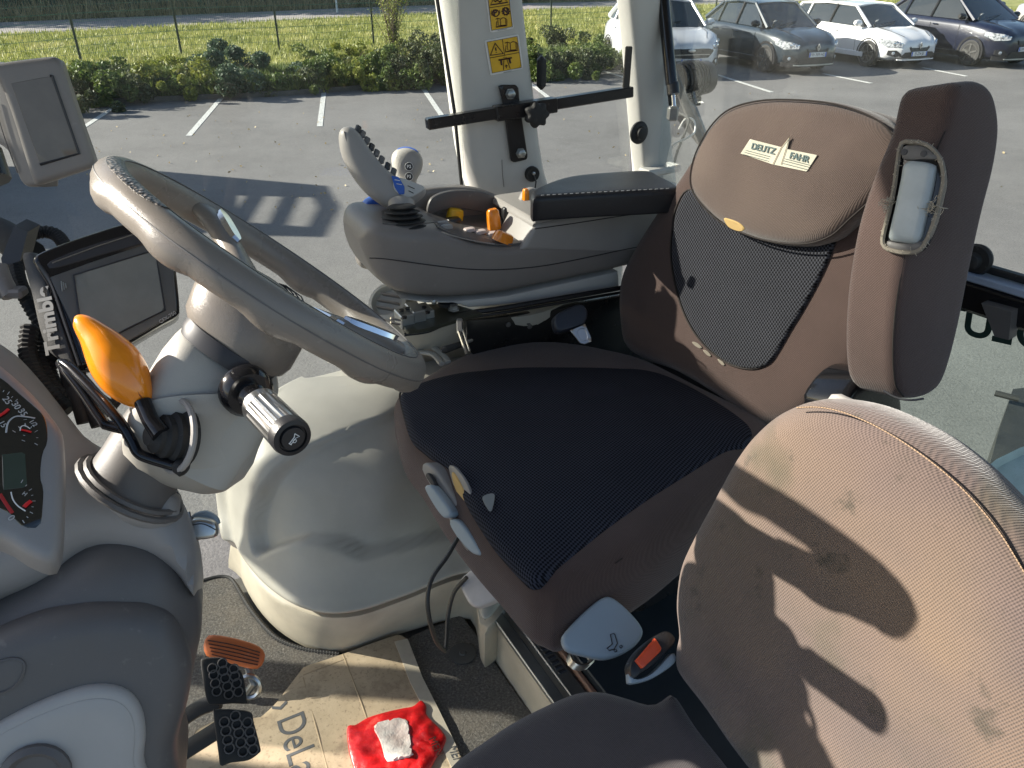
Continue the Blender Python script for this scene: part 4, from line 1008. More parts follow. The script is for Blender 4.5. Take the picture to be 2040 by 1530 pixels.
pillow('board', cpts, V((0,0,ZC)), (0,0,1), CB, cb, thick=.005, r=.0012, curved=False, step=.010, res=.014, relief=crz)
def crease(pts): m = MB(); m.tube([onz(a,b2,ZC+.0005) for a,b2 in pts], .0016, 5); m.obj('crease', simple('crease_shade',(.40,.31,.20),.9) if 'crease_shade' not in bpy.data.materials else bpy.data.materials['crease_shade'], cb)
crease([(604,1350),(625,1430),(652,1530),(680,1640)]); crease([(683,1303),(705,1360),(732,1435)]); crease([(604,1345),(690,1312)])
m = MB(); e0 = [(812,1272),(842,1350),(870,1405),(903,1472),(955,1590)]; q = [onz(a,b2,ZC+.001) for a,b2 in e0]; q2 = [onz(a-26,b2+6,ZC+.004) for a,b2 in e0]
vs = q+q2+[p-UP*.003 for p in q]+[p-UP*.003 for p in q2]; k = len(q); fs = []
for i in range(k-1): fs += [(i,i+1,k+i+1,k+i), (2*k+i+1,2*k+i,3*k+i,3*k+i+1), (i,2*k+i,2*k+i+1,i+1), (k+i,k+i+1,3*k+i+1,3*k+i)]
m.add(vs, fs); m.obj('folded_flap', simple('pale_card',(.62,.55,.43),.8), cb, smooth=False)
pl = onz(575,1470,ZC+.004); xd = onz(612,1600,ZC+.004)-onz(558,1410,ZC+.004)
textobj('lettering', 'DeLa', frame(onz(574,1425,ZC+.003), UP, xd) @ Matrix.Translation((.066,0,0)), .074, M_['cardink'], cb, .0006, bold=0.0, sx=.86)
textobj('lettering', '›', frame(onz(562,1404,ZC+.003), UP, xd), .06, M_['cardink'], cb, .0006, bold=.001)
for o_ in [q for q in bpy.data.objects if q.parent == cb and q.name.split('.')[0] in ('lettering', 'crease')]:
    Mw = wmat(o_); Mi_ = Mw.inverted(); n_ = len(o_.data.vertices); zs0 = [(Mw @ v.co).z for v in o_.data.vertices]; z0_ = min(zs0)
    for v in o_.data.vertices:
        p = Mw @ v.co; k_ = ZC+crz(p.x, p.y, 1)-(.0004 if o_.name.startswith('lett') else .0012); v.co = Mi_ @ V((p.x, p.y, k_+(p.z-z0_)*(.9 if o_.name.startswith('lett') else .6)))
# red plastic bag
RBm, t, b = nodes('red_film'); b.inputs['Roughness'].default_value = .34; b.inputs['Coat Weight'].default_value = .3
n1 = noise(t, 28, 4, .7); c = ramp(t, n1, [(.35, (.38,.004,.006)), (.55, (.66,.012,.014)), (.72, (.80,.10,.08))]); t.links.new(c, b.inputs['Base Color']); bump(t, b, noise(t, 38, 4, .6), .5, .004)
bg_ = empty('plastic_bag', onz(790,1460,.02), 'crumpled red plastic bag with a white label lying on the cardboard', 'bag')
def crum(x, y, d):
    f = min(1, d/.02)
    return f*(.0028*abs(math.sin(x*37+y*13+2*math.sin(y*29)))+.0025*abs(math.sin(x*21-y*49+1.5*math.sin(x*41)))+(.0012+.0035*max(0,min(1,(x+.20)/.05)))*abs(math.sin(x*97+y*61+2*math.sin(y*70)))+.0012*abs(math.sin(x*190-y*140+3*math.sin(x*60))))
rb2 = [(692,1447),(712,1440),(735,1430),(765,1420),(800,1412),(822,1402),(838,1396),(848,1405),(850,1420),(868,1440),(880,1452),(888,1470),(882,1490),(870,1510),(855,1535),(820,1560),(760,1566),(712,1545),(700,1520),(694,1490)]
rb2 = [(a+rsn.normal()*1.6, b2+rsn.normal()*1.6) for a,b2 in rb2]
pillow('film', rb2, V((0,0,ZC+.009)), (0,0,1), RBm, bg_, thick=.006, r=.003, res=.006, step=.004, relief=crum, dome=.001, domed=.05)
wf, t, b = nodes('white_film'); b.inputs['Roughness'].default_value = .3; c = ramp(t, noise(t, 20, 4, .6), [(.4,(.62,.50,.45)),(.6,(.80,.74,.68))]); t.links.new(c, b.inputs['Base Color']); bump(t, b, noise(t, 50, 3, .6), .6, .006)
pillow('label', [(744,1447),(770,1438),(800,1432),(812,1438),(820,1490),(822,1508),(780,1516),(768,1512),(758,1480)], V((0,0,ZC+.0150)), (0,0,1), wf, bg_, thick=.002, r=.0008, res=.006, relief=lambda x,y,d: .0045*abs(math.sin(x*37+y*13+2*math.sin(y*29)))+.0025*abs(math.sin(x*21-y*49+1.5*math.sin(x*41))))
txt(bg_, 'MEN', 868, 1487, .020, 1.15, n=(0,0,1), p0=V((0,0,ZC+.020)), mat=M_['print'], name='lettering')

# ------------------------------------------------------------------ pedals
def pad(px, d, n, rot, mat, root, th=.010, holes=True):
    return None
def pedal(label, quad, holes, depth0, armpts):
    root = empty('brake_pedal', P(*armpts[0], depth0+.25), label, 'pedal', 'perforated foot pedals')
    n = V((.35,-.62,.70)).normalized(); p0 = P(sum(a for a,_ in quad)/len(quad), sum(b2 for _,b2 in quad)/len(quad), depth0)
    hl = []
    for (hx, hy) in holes: hl.append([(hx+7.4*math.cos(t*math.pi/4), hy+6.6*math.sin(t*math.pi/4)) for t in range(8)])
    pad_ = pillow('pad', quad, p0, n, M_['rubber'], root, thick=.012, r=.003, curved=True, step=.003, res=.008, holes=hl)
    for (hx, hy) in holes:
        c = onpl(hx, hy, p0+n*.001, n); m = MB(); x = (V((1,0,0))-n*n.x).normalized(); y = n.cross(x)
        m.tube([c+(x*math.cos(t*math.pi/6)+y*math.sin(t*math.pi/6))*.0074 for t in range(12)], .0012, 5, closed=True); m.obj('grip_ring', M_['slate'], pad_)
    m = MB(); q = spline([onpl(a, b2, p0-n*.03, n)-n*k*.012 for k, (a, b2) in enumerate(armpts[::-1])],4); m.tube(q, .0165, 10, flat=.6); m.obj('arm', M_['rubber'], root)
    return root
def grid(o, ux, uy, rows):
    out = []
    for j, (n_, sh) in enumerate(rows):
        for i in range(n_): out.append((o[0]+ux[0]*(i+sh)+uy[0]*j, o[1]+ux[1]*(i+sh)+uy[1]*j))
    return out
h1 = [(443,1321),(466,1332),(423,1331),(445,1336),(468,1347),(426,1344),(449,1351),(472,1361),(429,1361),(453,1367),(475,1378),(432,1377),(456,1383)]
pedal('upper black perforated pedal below the orange accelerator', [(400,1318),(408,1311),(440,1310),(452,1318),(482,1340),(492,1395),(490,1402),(460,1402),(425,1405),(413,1398),(405,1360)], h1, 1.30, [(330,1450),(365,1432),(400,1410),(440,1395)])
h2 = [(469,1426),(447,1438),(472,1443),(493,1439),(450,1456),(476,1460),(498,1458),(454,1474),(480,1479),(501,1475),(457,1491),(484,1497),(505,1493)]
pedal('lower black perforated pedal at the bottom edge of the photo', [(425,1420),(432,1414),(470,1414),(500,1420),(506,1440),(519,1490),(517,1500),(495,1515),(460,1520),(440,1526),(435,1500)], h2, 1.22, [(320,1530),(350,1510),(395,1480),(440,1450)])
ac = empty('accelerator_pedal', onz(490,1340,.03), 'orange ribbed accelerator pedal on the grey mat', 'pedal')
an = V((.25,-.55,.8)).normalized(); ap0 = P(465,1298,1.50)
pillow('pad', [(405,1285),(411,1268),(424,1264),(460,1269),(500,1280),(520,1290),(528,1305),(520,1326),(505,1332),(470,1324),(430,1312),(410,1305)], ap0, an, M_['orange_dull'], ac, thick=.018, r=.006, dome=.004, domed=.03)
for k in range(5):
    m = MB(); m.tube(spline([onpl(414+k*2, 1276+k*7, ap0+an*.0035, an), onpl(465, 1285+k*7.4, ap0+an*.0045, an), onpl(518-k*1, 1300+k*6.2, ap0+an*.0035, an)],4), .0011, 5); m.obj('rib', M_['print'], ac)
m = MB(); m.tube([onpl(495,1330,ap0-an*.02,an), onz(505,1362,.05), onz(480,1395,.01)], .008, 8); m.obj('lever', M_['zinc'], ac)
m = MB(); c = onz(496,1368,.045); m.tube([c+V((math.cos(t*.5236)*.022,math.sin(t*.5236)*.008,math.sin(t*.5236)*.022)) for t in range(12)], .005, 6, closed=True); m.obj('return_spring', M_['satin'], ac)
# ------------------------------------------------------------------ cream side console by the far wall
sc_ = empty('side_console', onz(700,1250,0), 'large cream moulded side console with rounded lid, right of the steering column', 'console')
def hring(px, z, curved=True, n=96):
    q = [onz(a, b2, z) if not isinstance(a, tuple) else None for a, b2 in px]
    return resample(spline(q, 8, True), 1, True) if False else [q2 for q2 in _rs(spline(q, 8, True), n)]
def _rs(pts, n):
    q = pts+[pts[0]]; L = [0]
    for i in range(1, len(q)): L.append(L[-1]+(q[i]-q[i-1]).length)
    out = []; j = 0
    for k in range(n):
        s = L[-1]*k/n
        while j < len(L)-2 and L[j+1] < s: j += 1
        out.append(q[j].lerp(q[j+1], (s-L[j])/max(1e-9, L[j+1]-L[j])))
    return out
FARL = [V((.30,2.05,0)), V((-.10,1.80,0)), V((-.36,1.46,0))]
FAR = [V((.30,2.05,0)), V((-.10,1.86,0)), V((-.42,1.66,0))]
def ring(px, z, far=FAR, shrink=0.0, n=110):
    q = [onz(a, b2, z) for a, b2 in px]+[V((f.x, f.y-shrink, z)) for f in far]
    return _rs(spline(q, 8, True), n)
base = [[(473,1120),(480,1150),(505,1200),(545,1248),(600,1285),(650,1300),(700,1297),(800,1262),(935,1232),(1000,1300)],
        [(482,1050),(480,1092),(496,1138),(535,1188),(590,1222),(650,1238),(720,1235),(810,1203),(935,1160),(1000,1230)]]
m = MB(); m.loft([ring(base[0], 0.0, FARL), ring([(474,1104),(478,1138),(500,1186),(540,1236),(596,1270),(650,1285),(705,1282),(804,1247),(938,1216),(1000,1290)], .03, FARL), ring(base[1], .125, FARL), ring([(485,1046),(484,1088),(500,1132),(540,1180),(592,1214),(650,1230),(718,1226),(806,1196),(935,1152),(1000,1220)], .135, FARL)])
m.obj('lower_body', M_['cream_dirty'], sc_, sharp=70)
m = MB(); m.loft([ring([(468,1064),(478,1094),(502,1134),(544,1178),(594,1209),(650,1222),(716,1218),(802,1190),(932,1148),(1000,1210)], .128), ring([(470,1062),(480,1090),(504,1128),(546,1170),(596,1200),(650,1212),(716,1208),(802,1180),(932,1138),(1000,1200)], .120), ring([(469,1050),(479,1078),(503,1116),(545,1158),(595,1188),(650,1201),(716,1197),(802,1169),(932,1127),(1000,1185)], .165)])
m.obj('lip_band', M_['taupe'], sc_)
lid = [([(462,1052),(470,1084),(492,1124),(535,1170),(590,1206),(650,1222),(720,1216),(810,1186),(935,1142),(1000,1200)], .163),
       ([(459,1046),(467,1080),(490,1119),(534,1166),(590,1201),(650,1218),(720,1211),(810,1181),(935,1136),(1000,1196)], .170),
       ([(456,1034),(464,1064),(487,1106),(532,1150),(590,1184),(650,1196),(720,1190),(815,1158),(935,1112),(1000,1170)], .182),
       ([(450,985),(457,1020),(482,1062),(528,1104),(590,1136),(650,1146),(722,1140),(818,1108),(935,1060),(1000,1120)], .215),
       ([(446,945),(452,975),(474,1012),(520,1050),(590,1078),(660,1086),(740,1078),(830,1046),(935,1000),(1000,1060)], .262),
       ([(449,925),(455,945),(474,972),(515,1000),(580,1022),(660,1030),(745,1020),(835,985),(940,940),(1000,980)], .305),
       ([(458,900),(462,915),(478,938),(515,960),(575,976),(660,980),(750,968),(840,930),(945,885),(1000,920)], .345),
       ([(480,860),(482,872),(495,890),(530,908),(585,918),(665,918),(755,900),(845,862),(950,820),(1000,860)], .388),
       ([(515,815),(516,824),(526,838),(555,850),(605,856),(680,850),(765,830),(850,795),(950,760),(1000,790)], .425),
       ([(560,772),(560,780),(570,790),(595,798),(640,800),(705,793),(780,774),(860,745),(950,715),(1000,740)], .448),
       ([(600,750),(602,756),(612,762),(635,768),(675,768),(730,760),(800,742),(870,720),(950,700),(1000,710)], .455)]
rr = [ring(px, z, FAR, 0.012*i, 440) for i, (px, z) in enumerate(lid)]
def projpx(p):
    d = depth(p); q = p-CAMP; return (1020+FPX*q.x/d, 765-FPX*(q.y*SP+q.z*CP)/d)
cols = [spline([r[k] for r in rr], 7) for k in range(len(rr[0]))]; RR = [[c[i] for c in cols] for i in range(len(cols[0]))]
dish = np.array([(a.x, a.y) for a in spline([V((*q, 0)) for q in ((506,1108),(494,1060),(504,1000),(535,945),(590,902),(660,868),(740,838),(830,800),(940,770),(1040,780),(1040,1000),(930,1060),(830,1088),(760,1104),(715,1112),(660,1090),(600,1082),(550,1094))], 6, True)])
allp = [p for r in RR for p in r]; pxs = np.array([projpx(p) for p in allp])
okd = inside(pxs, dish); dd = segdist(pxs, dish)
k0 = 0
for i, r in enumerate(RR):
    cen = sum((p for p in r), V((0,0,0)))/len(r)
    for k in range(len(r)):
        if okd[k0]:
            t_ = min(1, dd[k0]/9.0); t_ = t_*t_*(3-2*t_); dr = (cen-r[k]); dr.z = -.25*abs(dr.length); dr.normalize(); r[k] = r[k]+dr*(.032*t_)
        k0 += 1
m = MB(); m.loft(RR); lidob = m.obj('lid', M_['cream'], sc_, sharp=75)
# upper shelf with vent behind
sh = [[(560,735),(640,765),(760,745),(930,715),(1100,690)], [(700,640),(720,655),(790,665),(930,640),(1100,600)]]
m = MB(); m.loft([_rs(spline([onz(a,b2,.44) for a,b2 in [(650,716),(700,728),(800,735),(930,716),(1100,700)]]+[V((.3,2.0,.44)),V((-.1,1.86,.44)),V((-.30,1.72,.44))],8,True),90),
                  _rs(spline([onz(a,b2,.56) for a,b2 in [(712,640),(735,652),(800,668),(930,650),(1100,630)]]+[V((.3,2.0,.56)),V((-.08,1.86,.56)),V((-.28,1.74,.56))],8,True),90),
                  _rs(spline([onz(a,b2,.58) for a,b2 in [(722,628),(742,640),(802,655),(930,636),(1100,615)]]+[V((.3,2.0,.58)),V((-.08,1.85,.58)),V((-.26,1.74,.58))],8,True),90)])
m.obj('shelf', M_['cream'], sc_, sharp=70)
vt = empty('air_vent', P(772,598,1.66), 'round cream air vent under the front of the armrest console', 'vent')
c = P(772,600,1.66); ax = V((-.25,-.6,.75)).normalized()
m = MB(); m.lathe(c-ax*.05, ax, [(0,.052),(.04,.050),(.052,.044),(.054,.036),(.046,.033),(.040,.031)], 28); m.obj('housing', M_['cream'], vt)
x = ax.cross(UP).normalized(); y = ax.cross(x)
for k in (-1,0,1):
    m = MB(); m.bbox(c-ax*.004+y*k*.016, (.055 if k == 0 else .045,.003,.014), (x,y,ax), r=.001); m.obj('vane', M_['taupe'], vt)
m = MB(); m.lathe(c-ax*.015, ax, [(0,.034),(.002,.034)], 20); m.obj('opening', M_['black'], vt)
# latch ribs on the shelf
for pts, lab in (([(800,688),(850,688),(880,705),(893,722)], 'cream moulded grab rim beside the small black lever'), ([(818,700),(860,705),(880,725)], 'inner cream moulded rim below the small black lever')):
    m = MB(); m.tube(spline([onz(a,b2,.50) for a,b2 in pts],5), .008, 8, flat=.6); m.obj('shelf_rim', M_['cream'], sc_)
lv = empty('seat_lever', P(905,692,1.5), 'small black lever sticking out of the black seat frame above the cushion', 'lever')
m = MB(); m.tube([P(880,699,1.47), P(886,697,1.47), P(918,686,1.50)], [.004,.0075,.0065], 10); m.obj('grip', M_['rubber'], lv)
m = MB(); m.tube([P(916,687,1.50), P(940,678,1.54)], .0032, 8); m.obj('rod', M_['zinc'], lv)

# ------------------------------------------------------------------ armrest console
AD = V((.891,.454,0)); AN = V((.454,-.891,0)); AP = V((-.271,1.417,.7))
def ap(px, py, off=0): return onpl(px, py, AP+AN*off, AN)
acn = empty('armrest_console', ap(1000,600), 'grey brown armrest console with joystick bay and control wells beside the driver seat', 'console')
def apsz(px, py): p = ap(px, py); return ((p-AP).dot(AD), p.z)
topc = [apsz(*q) for q in ((738,470),(745,462),(762,457),(800,455),(850,456),(885,462),(930,478),(970,488),(1010,491),(1036,489),(1080,483),(1150,472),(1250,458),(1345,446),(1420,436))]
botc = [apsz(*q) for q in ((732,515),(742,548),(762,572),(795,590),(845,598),(900,600),(1000,589),(1100,568),(1232,540),(1340,515),(1420,500))]
def itp(c, s_):
    if s_ <= c[0][0]: return c[0][1]
    for a, b2 in zip(c, c[1:]):
        if s_ <= b2[0]: t_ = (s_-a[0])/(b2[0]-a[0]); return a[1]+(b2[1]-a[1])*t_
    return c[-1][1]
S0 = topc[0][0]-.004; CW = .245
def ztop_s(s_): return itp(topc, s_)
stations = [S0+.0005, S0+.003, S0+.007, S0+.013, S0+.022, S0+.034, S0+.050, S0+.07, S0+.09, S0+.11]
s1_ = S0+.13
while s1_ < topc[-1][0]: stations.append(s1_); s1_ += .011
rings = []
for s_ in stations:
    t_ = min(1, (s_-S0)/.085); f = 1-math.sqrt(max(0, 1-(1-t_)**2)); t2 = min(1, (s_-S0)/.035); f2 = 1-math.sqrt(max(0, 1-(1-t2)**2))
    w0, w1 = .080*f, CW-.075*f; zt, zb = itp(topc, s_), itp(botc, s_); zm = (zt+zb)/2; zt -= .030*f2; zb += .05*f2
    c = AP+AD*s_-AN*((w0+w1)/2); c = V((c.x, c.y, (zt+zb)/2)); hw_, hh_ = (w1-w0)/2, (zt-zb)/2; ring_ = []
    for k in range(40):
        th = 2*math.pi*k/40; cs, sn = math.cos(th), math.sin(th); e = .30
        ring_.append(c-AN*(-hw_*math.copysign(abs(cs)**e, cs))+UP*(hh_*math.copysign(abs(sn)**e, sn)))
    rings.append(ring_)
m = MB(); m.loft(rings); m.obj('body', M_['taupe'], acn, sharp=50)
def dk2(px, py, off=0.0):
    p = onz(px, py, .80)
    for _ in range(8): p = onz(px, py, ztop_s((p-AP).dot(AD))+off)
    return p
# paler lower trim
pillow('lower_trim', [(800,596),(900,601),(1010,590),(1110,568),(1232,541),(1234,574),(1100,596),(1000,608),(935,613),(905,604),(850,604)], AP-AN*.012, AN, M_['pillar'], acn, thick=.20, r=.004, curved=False, step=.008, res=.03)
m = MB(); q = [ap(a,b2,.0009) for a,b2 in ((736,514),(770,516),(850,527),(930,536),(1000,537),(1080,530),(1160,515),(1240,498),(1330,480))]; m.tube(spline(q,6), .0011, 5); m.obj('seam', M_['black'], acn)
m = MB(); q = [ap(a,b2,.0009) for a,b2 in ((1066,456),(1150,444),(1240,430),(1340,416))]; m.tube(spline(q,6), .0010, 5); m.obj('seam', M_['black'], acn)
# outer (far) rim of the bay
pillow('outer_rim', [(708,470),(707,440),(718,422),(745,408),(790,392),(850,378),(905,374),(950,378),(990,390),(1030,412),(1052,430),(1050,500),(900,520),(740,540),(715,510)], AP-AN*.235, AN, M_['taupe'], acn, thick=.045, r=.012, step=.006, res=.02)
ZT = .815
def dk(px, py, z=ZT): return onz(px, py, z)
def skin(nm, pts, mat, off=.002, nu=14, nv=6):
    """thin skin laid on the curved console top: pts = near edge pixels, far edge pixels"""
    a = _rs2(spline([V((*q,0)) for q in pts[0]],6), nu); b2 = _rs2(spline([V((*q,0)) for q in pts[1]],6), nu); vs = []
    for i in range(nu):
        for k in range(nv):
            q = a[i].lerp(b2[i], k/(nv-1)); vs.append(dk2(q.x, q.y, off))
    n1 = len(vs); vs += [p-UP*.004 for p in vs]; fs = []
    for i in range(nu-1):
        for k in range(nv-1):
            q = (i*nv+k, (i+1)*nv+k, (i+1)*nv+k+1, i*nv+k+1); fs.append(q); fs.append(tuple(x_+n1 for x_ in q[::-1]))
    bd = [i*nv for i in range(nu)]+[(nu-1)*nv+k for k in range(1,nv)]+[i*nv+nv-1 for i in range(nu-2,-1,-1)]+[k for k in range(nv-2,0,-1)]
    for x_, y_ in zip(bd, bd[1:]+bd[:1]): fs.append((y_, x_, x_+n1, y_+n1))
    m = MB(); m.add(vs, fs); return m.obj(nm, mat, acn)
def _rs2(pts, n):
    L = [0]
    for i in range(1, len(pts)): L.append(L[-1]+(pts[i]-pts[i-1]).length)
    out = []; j = 0
    for k in range(n):
        s_ = L[-1]*k/(n-1)
        while j < len(L)-2 and L[j+1] < s_: j += 1
        out.append(pts[j].lerp(pts[j+1], (s_-L[j])/max(1e-9, L[j+1]-L[j])))
    return out
skin('joystick_well', ([(762,444),(800,446),(850,444),(878,440)], [(760,420),(795,412),(845,412),(872,424)]), M_['slate'], .0012)
skin('button_panel', ([(872,452),(905,466),(950,480),(1000,486),(1050,482)], [(846,420),(860,402),(900,398),(950,410),(1010,430)]), M_['slate'], .0012, 24, 12)
pillow('armrest_riser', [(1036,500),(1046,486),(1056,468),(1064,452),(1074,444),(1090,441),(1150,431),(1250,416),(1345,404),(1400,398),(1400,500),(1200,505)], AP+AN*.0005, AN, M_['taupe_light'], acn, thick=.125, r=.010, rb=.01, curved=False, step=.006, res=.02)
pillow('well_wall', [(852,430),(856,402),(872,388),(905,380),(950,381),(985,392),(1020,414),(1042,440),(1040,452),(1000,440),(960,424),(905,416),(870,424)], AP-AN*.200, AN, M_['slate'], acn, thick=.012, r=.004, res=.02, step=.005)
# small controls
def knob(nm, px, py, z, w_, d_, h_, mat, tilt=0, label=None, r=.003, rz=None):
    c = dk2(px, py, .002+max(0, z-.818)*.0) if z < .85 else dk(px, py, z); x = AD; y = -AN
    if rz is not None: x = V((math.cos(rz), math.sin(rz), 0)); y = V((-x.y, x.x, 0))
    z_ = (UP+x*tilt).normalized(); x = (x-z_*x.dot(z_)).normalized(); y = z_.cross(x)
    m = MB(); b0 = [(-1,-1),(1,-1),(1,1),(-1,1)]; rg = []
    for (hh, s) in ((0,1.0),(h_*.55,.96),(h_*.9,.86),(h_,.62)):
        rg.append([c+x*(math.copysign(abs(math.cos(t))**.5, math.cos(t))*w_/2*s)+y*(math.copysign(abs(math.sin(t))**.5, math.sin(t))*d_/2*s)+z_*hh for t in [2*math.pi*k/16 for k in range(16)]])
    m.loft(rg); o = m.obj(nm, mat, acn)
    if label: o['label'] = label
    return o
knob('rocker_switch', 905, 436, .818, .038, .024, .024, M_['yellow'], .25, 'yellow rocker switch'); knob('switch_base', 903, 440, .814, .034, .026, .007, M_['black'])
knob('orange_lever', 985, 456, .818, .030, .020, .046, M_['orange'], -.1, 'upright orange finger lever')
knob('orange_lever', 999, 482, .818, .046, .026, .022, M_['orange'], .5, 'low wedge shaped orange lever')
knob('black_lever', 1012, 448, .816, .024, .020, .042, M_['black'], -.1, 'upright black finger lever')
knob('thumb_lever', 1047, 398, .865, .012, .014, .022, M_['orange'], 0, 'orange button behind the armrest pad')
for (a, b2) in ((935,460),(957,464),(981,468)): knob('push_button', a, b2, .820, .026, .018, .007, simple('pink_white_button',(.72,.60,.56),.35) if 'pink_white_button' not in bpy.data.materials else bpy.data.materials['pink_white_button'])
for (a, b2) in ((886,410),(905,408),(928,407),(948,406),(968,408)): knob('grey_button', a, b2, .826, .020, .012, .006, M_['taupe_light'])
for (a, b2) in ((882,448),(890,455)): knob('toggle_button', a, b2, .817, .026, .014, .008, M_['taupe_light'])
m = MB(); m.tube(spline([dk2(880,462,.004),dk2(910,472,.004),dk2(950,481,.004),dk2(985,486,.004)],5), .0012, 5); m.obj('panel_line', M_['taupe_light'], acn)
# printed pictograms on the rim
for k in range(7):
    a0, b0 = 862+k*9, 377.5-k*.3; m = MB(); p = ap(a0,b0,-.238); 
# blue button at the nose
pillow('blue_cover', [(728,412),(738,400),(760,393),(792,395),(800,404),(790,418),(745,420)], AP-AN*.185, AN, M_['blue'], acn, thick=.03, r=.006, res=.02, step=.005)
# armrest pad
pd = empty('armrest_pad', dk(1200,400,.80), 'black stitched leather armrest pad on the console', 'armrest')
pillow('pad', [(1062,393),(1080,390),(1200,383),(1338,376),(1352,368),(1320,350),(1288,338),(1200,342),(1130,350),(1080,366),(1058,380)], V((0,0,.868)), (0,0,1), M_['leather'], pd, thick=.052, r=.013, rb=.004, res=.02, step=.007)
m = MB(); q = [onpl(a,b2,AP+AN*.004,AN) for a,b2 in ((1084,387.5),(1150,382.5),(1240,377),(1336,372))]
st = resample(spline([onz(a,b2,.866) for a,b2 in ((1078,390.5),(1200,383.5),(1338,376.5))],8), .006, False)
for a, b2 in zip(st[::2], st[1::2]): m.tube([a+UP*.0015, b2+UP*.0015], .0009, 4)
m.obj('stitching', M_['grey_print'], pd)
pillow('front_shell', [(1036,436),(1038,405),(1046,385),(1060,376),(1075,380),(1085,400),(1078,441),(1062,452)], AP-AN*.13, AN, M_['taupe_light'], pd, thick=.02, r=.006, res=.02, step=.005)
pillow('armrest_base', [(1062,452),(1066,440),(1078,433),(1200,415),(1345,392),(1345,404),(1250,416),(1150,431),(1078,445)], AP-AN*.002, AN, M_['taupe_light'], pd, thick=.20, r=.004, res=.03, step=.007)

# joystick
js = empty('joystick', dk(800,450,.81), 'grey multifunction joystick with a curved palm grip on ribbed black bellows', 'joystick')
JN = V((.25,-.90,.35)).normalized(); JP = P(765,340,1.56)
pillow('grip', [(676,270),(679,255),(690,248),(705,251),(722,268),(742,298),(766,328),(792,349),(818,360),(842,368),(852,377),(848,389),(830,404),(808,416),(784,416),(754,400),(726,376),(701,343),(682,304)], JP, JN, M_['taupe_light'], js, thick=.062, r=.024, res=.010, step=.005)
m = MB(); q = spline([onpl(a,b2,JP-JN*.004,JN) for a,b2 in ((686,262),(694,290),(716,330),(745,366),(780,394))],6); m.tube(q, .0014, 5); m.obj('seam', M_['slate'], js)
BX = V((.62,-.30,.72)).normalized()
for k, (a, b2) in enumerate(((712,257),(721,267),(730,280),(739,293),(749,305),(759,318),(771,331),(783,342))):
    c = onpl(a+2, b2-1, JP-JN*.024, JN)-BX*.0015; m = MB(); al = V((.55,.25,-.80)).normalized(); al = (al-BX*al.dot(BX)).normalized(); ot = BX.cross(al)
    m.bbox(c, (.0125,.022,.0065), (al, ot, BX), r=.0025); m.obj('button', M_['slate' if k % 3 else 'black'], js)
pp2 = pillow('palm_plate', [(784,362),(796,354),(822,362),(846,373),(836,384),(815,394),(798,388),(786,378)], JP+JN*.0035, JN, M_['pillar'], js, thick=.004, r=.0015, res=.01, step=.003)
pillow('blue_label', [(780,350),(794,352),(806,372),(806,386),(796,388),(786,372)], JP+JN*.0055, JN, M_['blue'], js, thick=.003, r=.001, curved=False, res=.01, step=.003)
for (x0, y0, x1_, y1_) in ((812,370,826,376),(814,380,824,385),(786,358,797,360),(790,366,801,368)):
    m = MB(); m.tube([onpl(x0,y0,JP+JN*.0058,JN), onpl(x1_,y1_,JP+JN*.0058,JN)], .0008, 4); m.obj('print_mark', M_['ink'] if x0 > 800 else M_['white'], js)
nb = P(800,418,1.58); axj = (P(800,418,1.58)-dk(802,462,.80)).normalized()
b0 = dk(803,450,.812)
m = MB(); m.lathe(nb-axj*.03, axj, [(0,.020),(.03,.025),(.045,.028)], 20); m.obj('neck', M_['taupe_light'], js)
prof = []; hh = 0
for k, r_ in enumerate((.050,.047,.042,.036,.030)):
    prof += [(hh,r_*.70),(hh+.003,r_*.96),(hh+.0045,r_),(hh+.006,r_*.96)]; hh += .0095
prof.append((hh,.021))
m = MB(); m.lathe(b0-UP*.005, (nb-b0).normalized()*.2+UP, prof, 28); m.obj('bellows', M_['rubber'], js)
j2 = empty('hand_lever', dk(810,400,.82), 'pear shaped grey lever knob with two round buttons behind the joystick', 'lever')
J2 = P(808,335,1.80)
pillow('knob', [(779,322),(781,305),(793,294),(812,291),(832,299),(842,318),(839,340),(830,358),(826,382),(806,382),(797,360),(785,344)], J2, (.1,-.95,.3), M_['taupe_light'], j2, thick=.05, r=.022, res=.010, step=.005)
pillow('blue_button', [(790,299),(796,293),(812,291),(828,296),(834,304),(820,301),(806,298)], J2+V((0,.004,.004)), (.1,-.9,.5), M_['blue'], j2, thick=.035, r=.006, res=.012, step=.004)
for (a, b2, s) in ((815,332,'P2'),(815,352,'P3')):
    n = V((.1,-.95,.3)).normalized(); c = onpl(a,b2,J2+n*.001,n); m = MB(); m.lathe(c, n, [(0,.0105),(.002,.0105),(.003,.009)], 20); o = m.obj('round_button', M_['ink'], j2)
    x = (V((1,0,0))-n*n.x).normalized(); y = n.cross(x); m = MB(); m.tube([c+n*.0028+(x*math.cos(t*.393)+y*math.sin(t*.393))*.0094 for t in range(16)], .0007, 5, closed=True); m.obj('button_ring', M_['white'], o)
    textobj('lettering', s, frame(c+n*.0036, n, x), .010, M_['white'], o, .0002, bold=.0003)

